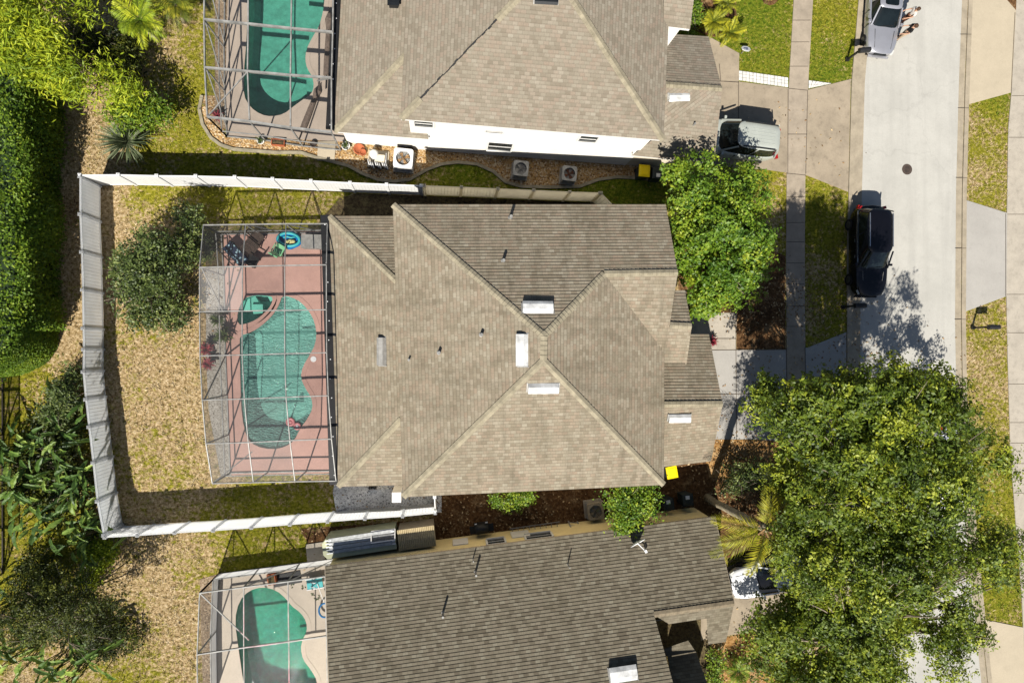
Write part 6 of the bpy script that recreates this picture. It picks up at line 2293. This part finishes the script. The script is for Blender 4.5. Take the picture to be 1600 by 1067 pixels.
tree('small_tree', 'small bushy tree growing between the tan condenser and the brown roof', 'tree', P(965, 782),
     [((9.0, -7.6, 2.6), (0.95, 0.9, 0.9)), ((9.9, -7.3, 2.3), (0.8, 0.7, 0.7)), ((9.2, -8.5, 2.7), (0.7, 0.6, 0.8)), ((10.2, -8.0, 2.3), (0.6, 0.5, 0.6))],
     120, 46, 0.22, 0.15, 0.085, 'front', 14, 0.08, 14, None, 0.5)
tree('shrub', 'leafy green shrub beneath the south eave of the centre house', 'shrub', P(796, 782),
     [((3.5, -7.85, 0.8), (1.1, 0.55, 0.65)), ((4.4, -7.7, 0.7), (0.6, 0.4, 0.5))], 70, 34, 0.16, 0.14, 0.06, 'front', 15, 0.03, 12, None, 0.4)
tree('shrub', 'large dark shrub casting shade across the backyard grass', 'shrub', P(247, 452),
     [((-14.7, 4.0, 2.8), (1.5, 1.5, 1.3)), ((-15.1, 2.7, 1.5), (1.7, 1.6, 1.1)), ((-15.8, 3.9, 1.9), (0.9, 1.2, 0.9)), ((-14.2, 1.9, 1.0), (1.2, 0.8, 0.8)), ((-14.2, 5.0, 3.2), (1.0, 0.9, 0.8)), blob(285, 395, 2.2, (0.8, 0.9, 0.9)), blob(298, 350, 1.8, (0.7, 0.9, 0.8))],
     330, 46, 0.2, 0.16, 0.075, 'shrub', 16, 0.10, 40, None, 0.35, 0.4)
# clipped hedge at the left border
hx0, hx1, hy0, hy1, hz = -24.6, -19.25, -1.3, 13.6, 3.5
rng = np.random.default_rng(17)
t = thing('hedge', 'tall clipped hedge along the left border with sunlit top', 'hedge', (-21.5, 7, 0))
pts = []
N = 17000
pts.append(np.stack([rng.uniform(hx0, hx1, N), rng.uniform(hy0, hy1, N), hz + rng.normal(0, 0.19, N)], 1))
N2 = 17000
pts.append(np.stack([hx1 + rng.normal(0, 0.13, N2), rng.uniform(hy0, hy1, N2), rng.uniform(0.05, hz, N2)], 1))
N3 = 6000
pts.append(np.stack([rng.uniform(hx0, hx1, N3), hy0 + rng.normal(0, 0.15, N3), rng.uniform(0.05, hz, N3)], 1))
pts = np.concatenate(pts)
bul = 0.36 * np.sin(pts[:, 1] * 1.3) * np.cos(pts[:, 0] * 1.7 + pts[:, 2])
pts[:, 0] += bul * 0.8
pts[:, 2] += bul * 0.6
# rounded south-east corner
cut = (pts[:, 0] - hx1 + 2.2).clip(0) ** 2 + (hy0 + 2.2 - pts[:, 1]).clip(0) ** 2 > 2.2 ** 2
both = (pts[:, 0] > hx1 - 2.2) & (pts[:, 1] < hy0 + 2.2)
a = np.arctan2(hy0 + 2.2 - pts[:, 1], pts[:, 0] - (hx1 - 2.2))
sel = cut & both
pts[sel, 0] = hx1 - 2.2 + 2.2 * np.cos(a[sel])
pts[sel, 1] = hy0 + 2.2 - 2.2 * np.sin(a[sel])
pts[:, 2] = pts[:, 2].clip(0.05)
leaf_mesh('foliage', pts, 0.145, 0.085, LEAF['hedge'], t, rng, 0.4, rng.normal(0.47, 0.2, len(pts)) + 0.18 * np.sin(pts[:, 1] * 2.3 + pts[:, 0] * 1.1) * np.sin(pts[:, 0] * 2.9 + pts[:, 2] * 2.0))
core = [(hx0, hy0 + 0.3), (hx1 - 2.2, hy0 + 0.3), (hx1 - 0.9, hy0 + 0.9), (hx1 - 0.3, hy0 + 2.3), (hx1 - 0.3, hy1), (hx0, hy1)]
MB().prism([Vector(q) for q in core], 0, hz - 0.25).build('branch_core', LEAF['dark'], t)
# bamboo like clump, palms, yucca top left
def feather_clump(name, label, cat, blobs, n, per, L, W, leaf, seed, base, stems=16):
    rng = np.random.default_rng(seed)
    blobs = survey_blobs(blobs)
    base = survey(*base)
    t = thing(name, label, cat, base)
    pts, tint, cen = crown_points(blobs, n, per, 0.34, rng, 0.3, 0.8)
    ax = np.repeat(rng.normal(size=(n, 3)), per, axis=0)
    ax /= np.linalg.norm(ax, axis=1)[:, None]
    leaf_mesh('foliage', pts, L, W, LEAF[leaf], t, rng, 0.5, tint + 0.1, axis=ax)
    mb = MB()
    b = Vector(base)
    for i in range(min(stems, n)):
        e = Vector(cen[i])
        o = b + Vector((rng.normal(0, 0.4), rng.normal(0, 0.4), 0))
        mb.tube([o, o.lerp(e, 0.5) + Vector((0, 0, 0.5)), e], [0.035, 0.025, 0.01], 5)
    mb.build('stem', M['bark'], t)
    return t


feather_clump('bamboo', 'bright lime bamboo clump in the top left corner', 'bamboo', [((-20.2, 14.8, 3.6), (1.9, 1.7, 1.3)), ((-18.4, 13.4, 3.0), (1.5, 1.0, 1.0)), ((-21.0, 16.6, 3.6), (1.4, 1.2, 1.0)), ((-19.2, 17.0, 3.4), (0.7, 0.6, 0.6)), ((-16.2, 12.9, 2.2), (1.0, 0.6, 0.7)), ((-17.6, 16.6, 3.0), (0.5, 0.5, 0.5)), ((-16.7, 14.0, 2.6), (0.45, 0.5, 0.45))],
              270, 46, 0.30, 0.06, 'lime', 21, (-19.0, 14.4, 0))
tree('shrub', 'dark leaves added in place of ground shade between the lime bamboo and the bushy palm', 'shrub', P(150, 50), [((-17.0, 15.4, 0.9), (1.5, 1.6, 0.7)), ((-18.6, 16.4, 1.2), (1.0, 1.2, 0.7))], 110, 34, 0.24, 0.2, 0.08, 'olive', 20, 0.04, 20, None, 0.3)  # added shrub: its dark leaves blacken ground that only lies in shade
feather_clump('shrub', 'mid green shrub below the lime bamboo', 'shrub', [((-16.0, 12.2, 1.6), (1.2, 0.6, 0.6)), ((-14.8, 12.2, 1.4), (0.8, 0.5, 0.6))], 70, 36, 0.2, 0.07, 'hedge', 22, (-15.6, 12.2, 0))
palm('fan_palm', 'bright green bushy palm at the top edge beside the bamboo', survey(-15.3, 16.6, 0), survey(-15.4, 16.8, 1.9), 22, 1.5, 'lime', 23, 0.9, 1.1, 0.42, 0.05, 22, 0.12, 'palm', 'backyard palms')
palm('feather_palm', 'small yellow green palm standing on the lawn below the bamboo', P(213, 134), Vector(P(209, 131)) + Vector((0, 0, 0.8)), 16, 0.9, 'palm', 24, 0.6, 0.8, 0.28, 0.035, 20, 0.07, 'palm', 'backyard palms')
palm('feather_palm', 'second bright palm at the top edge close to the pool cage lawn', survey(-13.9, 17.6, 0), survey(-13.7, 17.8, 1.6), 18, 1.4, 'palm', 25, 0.7, 1.1, 0.38, 0.045, 22, 0.1, 'palm', 'backyard palms')
p = P(207, 228)
blade_plant('yucca', 'dark spiky yucca rosette on the lawn by the fence corner', 'yucca', (p.x, p.y, 0), 300, 1.5, 0.055, 'yucca', 26, 0.05, 1.4, None, 0.5, 0.08)
# big leaning-looking palm by the south driveway
p = P(1105, 778)
palm('tall_palm', 'tall palm with grey trunk and golden fronds over the brown roof', p, P(1196, 826, 6.5), 9, 3.1, 'palm_gold', 27, 0.9, 1.9, 0.66, 0.034, 44, 0.19, 'palm', None, 2.85, 6.283, True, (172, 212, 248, 290, 330, 10, 50, 88, 195))
# palms near the front walk
p = P(1090, 462)
palm('feather_palm', 'green palm at the foot of the round tree by the front walk', (p.x, p.y, 0), P(1107, 468, 1.9), 13, 1.35, 'front', 28, 0.7, 1.2, 0.4, 0.06, 24, 0.09, 'palm', None)
# top right cycads and hedge strip
p = P(1115, 28)
palm('cycad', 'yellow green cycad with arching fronds by the north front walk', (p.x, p.y, 0), P(1115, 34, 0.6), 26, 1.05, 'palm_gold', 29, 0.7, 0.8, 0.26, 0.04, 26, 0.1, 'cycad', 'front bed cycads')
p = P(1139, 48)
palm('cycad', 'second yellow green cycad overhanging the north front walk', (p.x, p.y, 0), P(1141, 52, 0.6), 24, 0.95, 'palm_gold', 30, 0.7, 0.8, 0.24, 0.04, 26, 0.1, 'cycad', 'front bed cycads')
p = P(1137, 8)
palm('cycad', 'half dry cycad at the top edge behind the others', (p.x, p.y, 0), P(1136, 6, 0.5), 16, 0.9, 'palm_gold', 31, 0.6, 0.7, 0.22, 0.035, 22, 0.1, 'cycad', 'front bed cycads')
tree('shrub', 'narrow clipped green shrub against the north front wall', 'shrub', P(1091, 15), [((13.1, 17.6, 0.8), (0.45, 1.2, 0.6)), ((12.9, 18.8, 0.8), (0.5, 1.2, 0.6))], 90, 34, 0.16, 0.12, 0.07, 'hedge', 32, 0.03, 10, None, 0.4)
# bird of paradise thicket behind the west fence
BOP = [(70, 700, 2.6, 18), (30, 755, 2.3, 16), (112, 752, 2.4, 16), (60, 810, 2.3, 14), (120, 812, 2.1, 12), (140, 840, 1.5, 10), (100, 668, 2.2, 12), (20, 700, 2.0, 9)]
BL = ['tall broad leaved bird of paradise nearest the bend of the west fence', 'broad leaved bird of paradise at the left border beside the thicket', 'bird of paradise leaning over the lower west fence', 'bird of paradise clump with drooping leaves near the lawn',
      'bird of paradise beside the fence corner', 'low broad leaved plant hanging over the fence corner', 'broad leaved plant at the top of the fence thicket', 'pale broad leaved plant touching the shaded left border']
for i, (x, y, h, n) in enumerate(BOP):
    p = P(x, y, h * 0.7)
    paddle_plant('bird_of_paradise', BL[i], 'bird of paradise', (p.x, p.y, 0), n + 14, 1.25, h, 'banana', 40 + i, 0.27, 'bird of paradise thicket', 0.42)
tree('shrub', 'dark leafy undergrowth behind the west fence', 'shrub', P(120, 720), [((-20.3, -4.6, 0.8), (1.2, 2.0, 0.7)), ((-20.0, -7.6, 0.7), (1.3, 1.7, 0.6)), ((-21.9, -6.6, 0.6), (1.3, 2.0, 0.5))], 240, 34, 0.24, 0.22, 0.08, 'olive', 50, 0.04, 30, None, 0.3)
tree('shrub', 'upright fern leaved shrub at the bend of the west fence', 'shrub', P(105, 625), [((-19.5, -2.6, 1.5), (0.7, 0.9, 0.9)), ((-20.0, -3.3, 1.3), (0.8, 0.8, 0.8)), ((-19.2, -1.4, 1.3), (0.4, 0.6, 0.6))], 110, 34, 0.2, 0.2, 0.06, 'shrub', 51, 0.04, 16, None, 0.3)
tree('shrub', 'bright lime shrub below the southwest fence corner', 'shrub', P(150, 885), [((-18.2, -11.0, 0.7), (0.6, 1.0, 0.5)), ((-17.7, -10.6, 0.7), (0.6, 0.5, 0.5)), ((-18.8, -12.2, 0.6), (0.6, 0.5, 0.5))], 90, 34, 0.18, 0.14, 0.08, 'lime', 52, 0.03, 12, None, 0.3)
tree('dark_tree', 'dark olive round tree in the bottom left corner', 'tree', P(125, 960), [((-17.7, -12.9, 3.0), (1.5, 1.5, 1.3)), ((-18.9, -12.0, 2.4), (1.2, 1.0, 1.1)), ((-16.7, -13.6, 2.4), (1.0, 1.0, 1.0)), ((-19.9, -13.0, 2.6), (1.2, 1.3, 1.1)), ((-21.2, -13.8, 2.6), (1.2, 1.2, 1.1))], 420, 42, 0.16, 0.10, 0.055, 'olive', 53, 0.1, 30, None, 0.35, 0.3, 0.6, 40)
for i, (x, y, h, n) in enumerate([(95, 1050, 2.0, 12), (30, 1020, 2.0, 12), (140, 1020, 1.7, 12), (15, 950, 2.2, 8)]):
    p = P(x, y, h * 0.7)
    paddle_plant('bird_of_paradise', ['bright bird of paradise at the bottom edge left of the dry lawn', 'bird of paradise in the bottom left corner', 'bright long leaved plant below the dark round tree', 'bird of paradise throwing a fan shadow at the left border'][i], 'bird of paradise', (p.x, p.y, 0), n + 12, 1.4, h * 1.25, 'banana', 60 + i, 0.27, 'bird of paradise thicket', 0.4)
tree('shrub', 'dark ground shrubs under the bottom left plants', 'shrub', P(60, 1010), [((-20.4, -14.6, 0.6), (2.2, 1.4, 0.5)), ((-17.3, -15.6, 0.5), (1.4, 0.8, 0.4)), ((-21.6, -12.4, 0.6), (1.2, 1.8, 0.5))], 230, 34, 0.24, 0.16, 0.06, 'olive', 64, 0.03, 20, None, 0.3)
# ti plants and low shrubs in the strip beside the pool cage
for i, (x, y, r_, n, lf, lb) in enumerate([(323, 545, 0.5, 46, 'red', 'red ti plant in the pale gravel strip, upper of two'), (325, 568, 0.45, 40, 'red', 'red ti plant in the pale gravel strip, lower of two'),
                                           (349, 524, 0.6, 60, 'dark', 'dark purple green plant beside the red ti plants'), (340, 500, 0.5, 46, 'dark', 'dark leafy plant in the strip above the red ti plants')]):
    p = P(x, y, 0.4)
    blade_plant('ti_plant', lb, 'ti plant', (p.x, p.y, 0), n, r_, 0.09, lf, 70 + i, 0.1, 1.2, 'plants in the strip beside the pool cage', 0.35)
tree('shrub', 'low grey green shrub at the northwest corner of the pool cage', 'shrub', P(334, 390), [((-12.6, 5.4, 0.5), (0.4, 0.9, 0.4))], 40, 30, 0.15, 0.12, 0.06, 'shrub', 75, 0.02, 8, None, 0.3)
p = P(340, 182, 0.3)
blade_plant('ti_plant', 'red leaved plant in the corner of the beige deck cage', 'ti plant', (p.x, p.y, 0), 40, 0.45, 0.08, 'red', 76, 0.1, 1.2, None, 0.3)
# front planting near the walk and the south house
p = P(1113, 533, 0.3)
blade_plant('ti_plant', 'small red plant at the garage corner by the front walk', 'ti plant', (p.x, p.y, 0), 30, 0.4, 0.07, 'red', 77, 0.2, 1.2, None, 0.3)
p = P(1150, 1045, 0.4)
palm('feather_palm', 'small green palm in the orange mulch by the south porch', (p.x, p.y, 0), (p.x, p.y, 0.7), 14, 1.0, 'front', 78, 0.6, 0.8, 0.34, 0.04, 20, 0.07, 'palm', None)
tree('shrub', 'green shrub along the south porch at the bottom edge', 'shrub', P(1118, 1040), [((14.5, -16.6, 0.6), (0.45, 0.9, 0.5)), ((14.4, -17.5, 0.6), (0.45, 0.6, 0.5))], 50, 30, 0.16, 0.12, 0.07, 'front', 79, 0.03, 8, None, 0.3)
tree('shrub', 'dark understorey shrub between the palm trunk and the big oak', 'shrub', P(1150, 765), [((15.2, -6.9, 1.0), (0.7, 0.8, 0.8)), ((16.4, -6.6, 0.9), (0.8, 0.7, 0.7))], 70, 30, 0.22, 0.14, 0.07, 'shrub', 80, 0.04, 10, None, 0.3)
tree('shrub', 'understorey shrub in the orange mulch under the second oak', 'shrub', P(1180, 1000), [((17.0, -15.8, 0.9), (1.0, 0.9, 0.8)), ((18.2, -16.6, 0.9), (1.0, 0.8, 0.7))], 80, 30, 0.22, 0.14, 0.07, 'front', 81, 0.04, 10, None, 0.3)

# ================================================================ GRASS TUFTS (one mass nobody could count)
rng = np.random.default_rng(90)
NT_ = 180000
tc = np.stack([rng.uniform(-23.5, 35, 30000), rng.uniform(-22, 24, 30000)], 1)
ti = rng.integers(0, len(tc), NT_)
gx_, gy_ = (tc[ti] + rng.normal(0, 0.06, (NT_, 2))).T
tus = rng.normal(0, 0.16, len(tc))[ti]
keep = np.zeros(NT_, bool)
LAWNS = [[(95, -30), (322, -30), (322, 150), (325, 225), (470, 243), (560, 272), (640, 288), (660, 292), (160, 276), (120, 290), (95, 560)],
         [(157, 288), (560, 300), (500, 345), (318, 362), (318, 560), (330, 745), (360, 760), (520, 762), (520, 770), (530, 800), (172, 826)],
         [(0, 590), (120, 570), (170, 840), (520, 812), (470, 850), (480, 880), (330, 900), (308, 950), (308, 1080), (0, 1080)],
         [(1150, -20), (1237, -20), (1230, 120), (1155, 108), (1152, 60)], [(1272, -20), (1334, -20), (1327, 122), (1265, 125)],
         [(1260, 276), (1322, 306), (1320, 518), (1260, 542)], [(1511, 168), (1578, 150), (1574, 332), (1508, 310)], [(1508, 490), (1572, 468), (1578, 700), (1598, 975), (1532, 962), (1512, 700)],
         [(640, 284), (700, 260), (745, 258), (800, 292), (1000, 283), (1040, 285), (1040, 318), (945, 316), (660, 292)]]
for lp in LAWNS:
    keep |= inside([(q.x, q.y) for q in PX(lp)], gx_, gy_)
gx_, gy_, tus = gx_[keep], gy_[keep], tus[keep]
g_, l_ = lawn_maps(gx_, gy_)
n = len(gx_)
az = rng.uniform(0, 6.283, n)
hh = rng.uniform(0.05, 0.13, n)
w_ = rng.uniform(0.010, 0.024, n)
lean = rng.uniform(0.02, 0.12, n)
dx, dy = np.cos(az), np.sin(az)
V = np.stack([np.stack([gx_ - dy * w_, gy_ + dx * w_, np.full(n, -0.01)], 1), np.stack([gx_ + dy * w_, gy_ - dx * w_, np.full(n, -0.01)], 1),
              np.stack([gx_ + dx * lean, gy_ + dy * lean, hh], 1)], 1).reshape(-1, 3)
gm = NT('grass_blade')
at = gm.n('ShaderNodeAttribute', attribute_name='tint')
colr = gm.ramp(at.outputs['Fac'], [(0.0, rgb(0.62, 0.50, 0.31)), (0.3, rgb(0.40, 0.30, 0.13)), (0.5, rgb(0.27, 0.25, 0.035)), (0.75, rgb(0.16, 0.19, 0.02)), (1.0, rgb(0.06, 0.13, 0.01))])
gmat = gm.end(gm.pbr(colr, 0.9, 0, None, 0.1))
tn = np.clip(0.08 + 0.5 * g_ + 0.35 * l_ + tus + rng.normal(0, 0.07, n), 0, 1)
gs_ = mesh_obj('grass', V, np.arange(n * 3).reshape(n, 3), gmat, tint=tn)
tag(gs_, 'short patchy grass blades across the lawns', 'grass', kind='stuff')

# ================================================================ LEAF LITTER
rng = np.random.default_rng(95)
spots = [(1190, 470, 45, 500), (1290, 470, 40, 300), (1140, 715, 35, 350), (1180, 790, 40, 400), (800, 815, 150, 900), (600, 840, 60, 250), (1245, 640, 60, 250), (1330, 560, 40, 160), (1180, 1030, 40, 300), (1170, 600, 40, 60), (110, 640, 40, 300), (120, 330, 12, 200), (1290, 230, 30, 25), (1200, 200, 30, 30), (1420, 560, 50, 60), (260, 470, 45, 300)]
lp = []
for x, y, r, k in spots:
    c = P(x, y)
    sx = r / 27.0
    lp.append(np.stack([rng.normal(c.x, sx, k), rng.normal(c.y, min(sx, 1.0), k), rng.uniform(0.05, 0.075, k)], 1))
LEAF['litter'] = m_leaf('dry_leaf', rgb(0.10, 0.05, 0.02), rgb(0.30, 0.18, 0.08), rgb(0.55, 0.42, 0.24), 0.1, 0.2)
lf = leaf_mesh('leaf_litter', np.concatenate(lp), 0.13, 0.07, LEAF['litter'], None, rng, 2.0)
tag(lf, 'dry fallen leaves scattered over mulch beds, paving and lawn edges', 'leaf litter', kind='stuff')
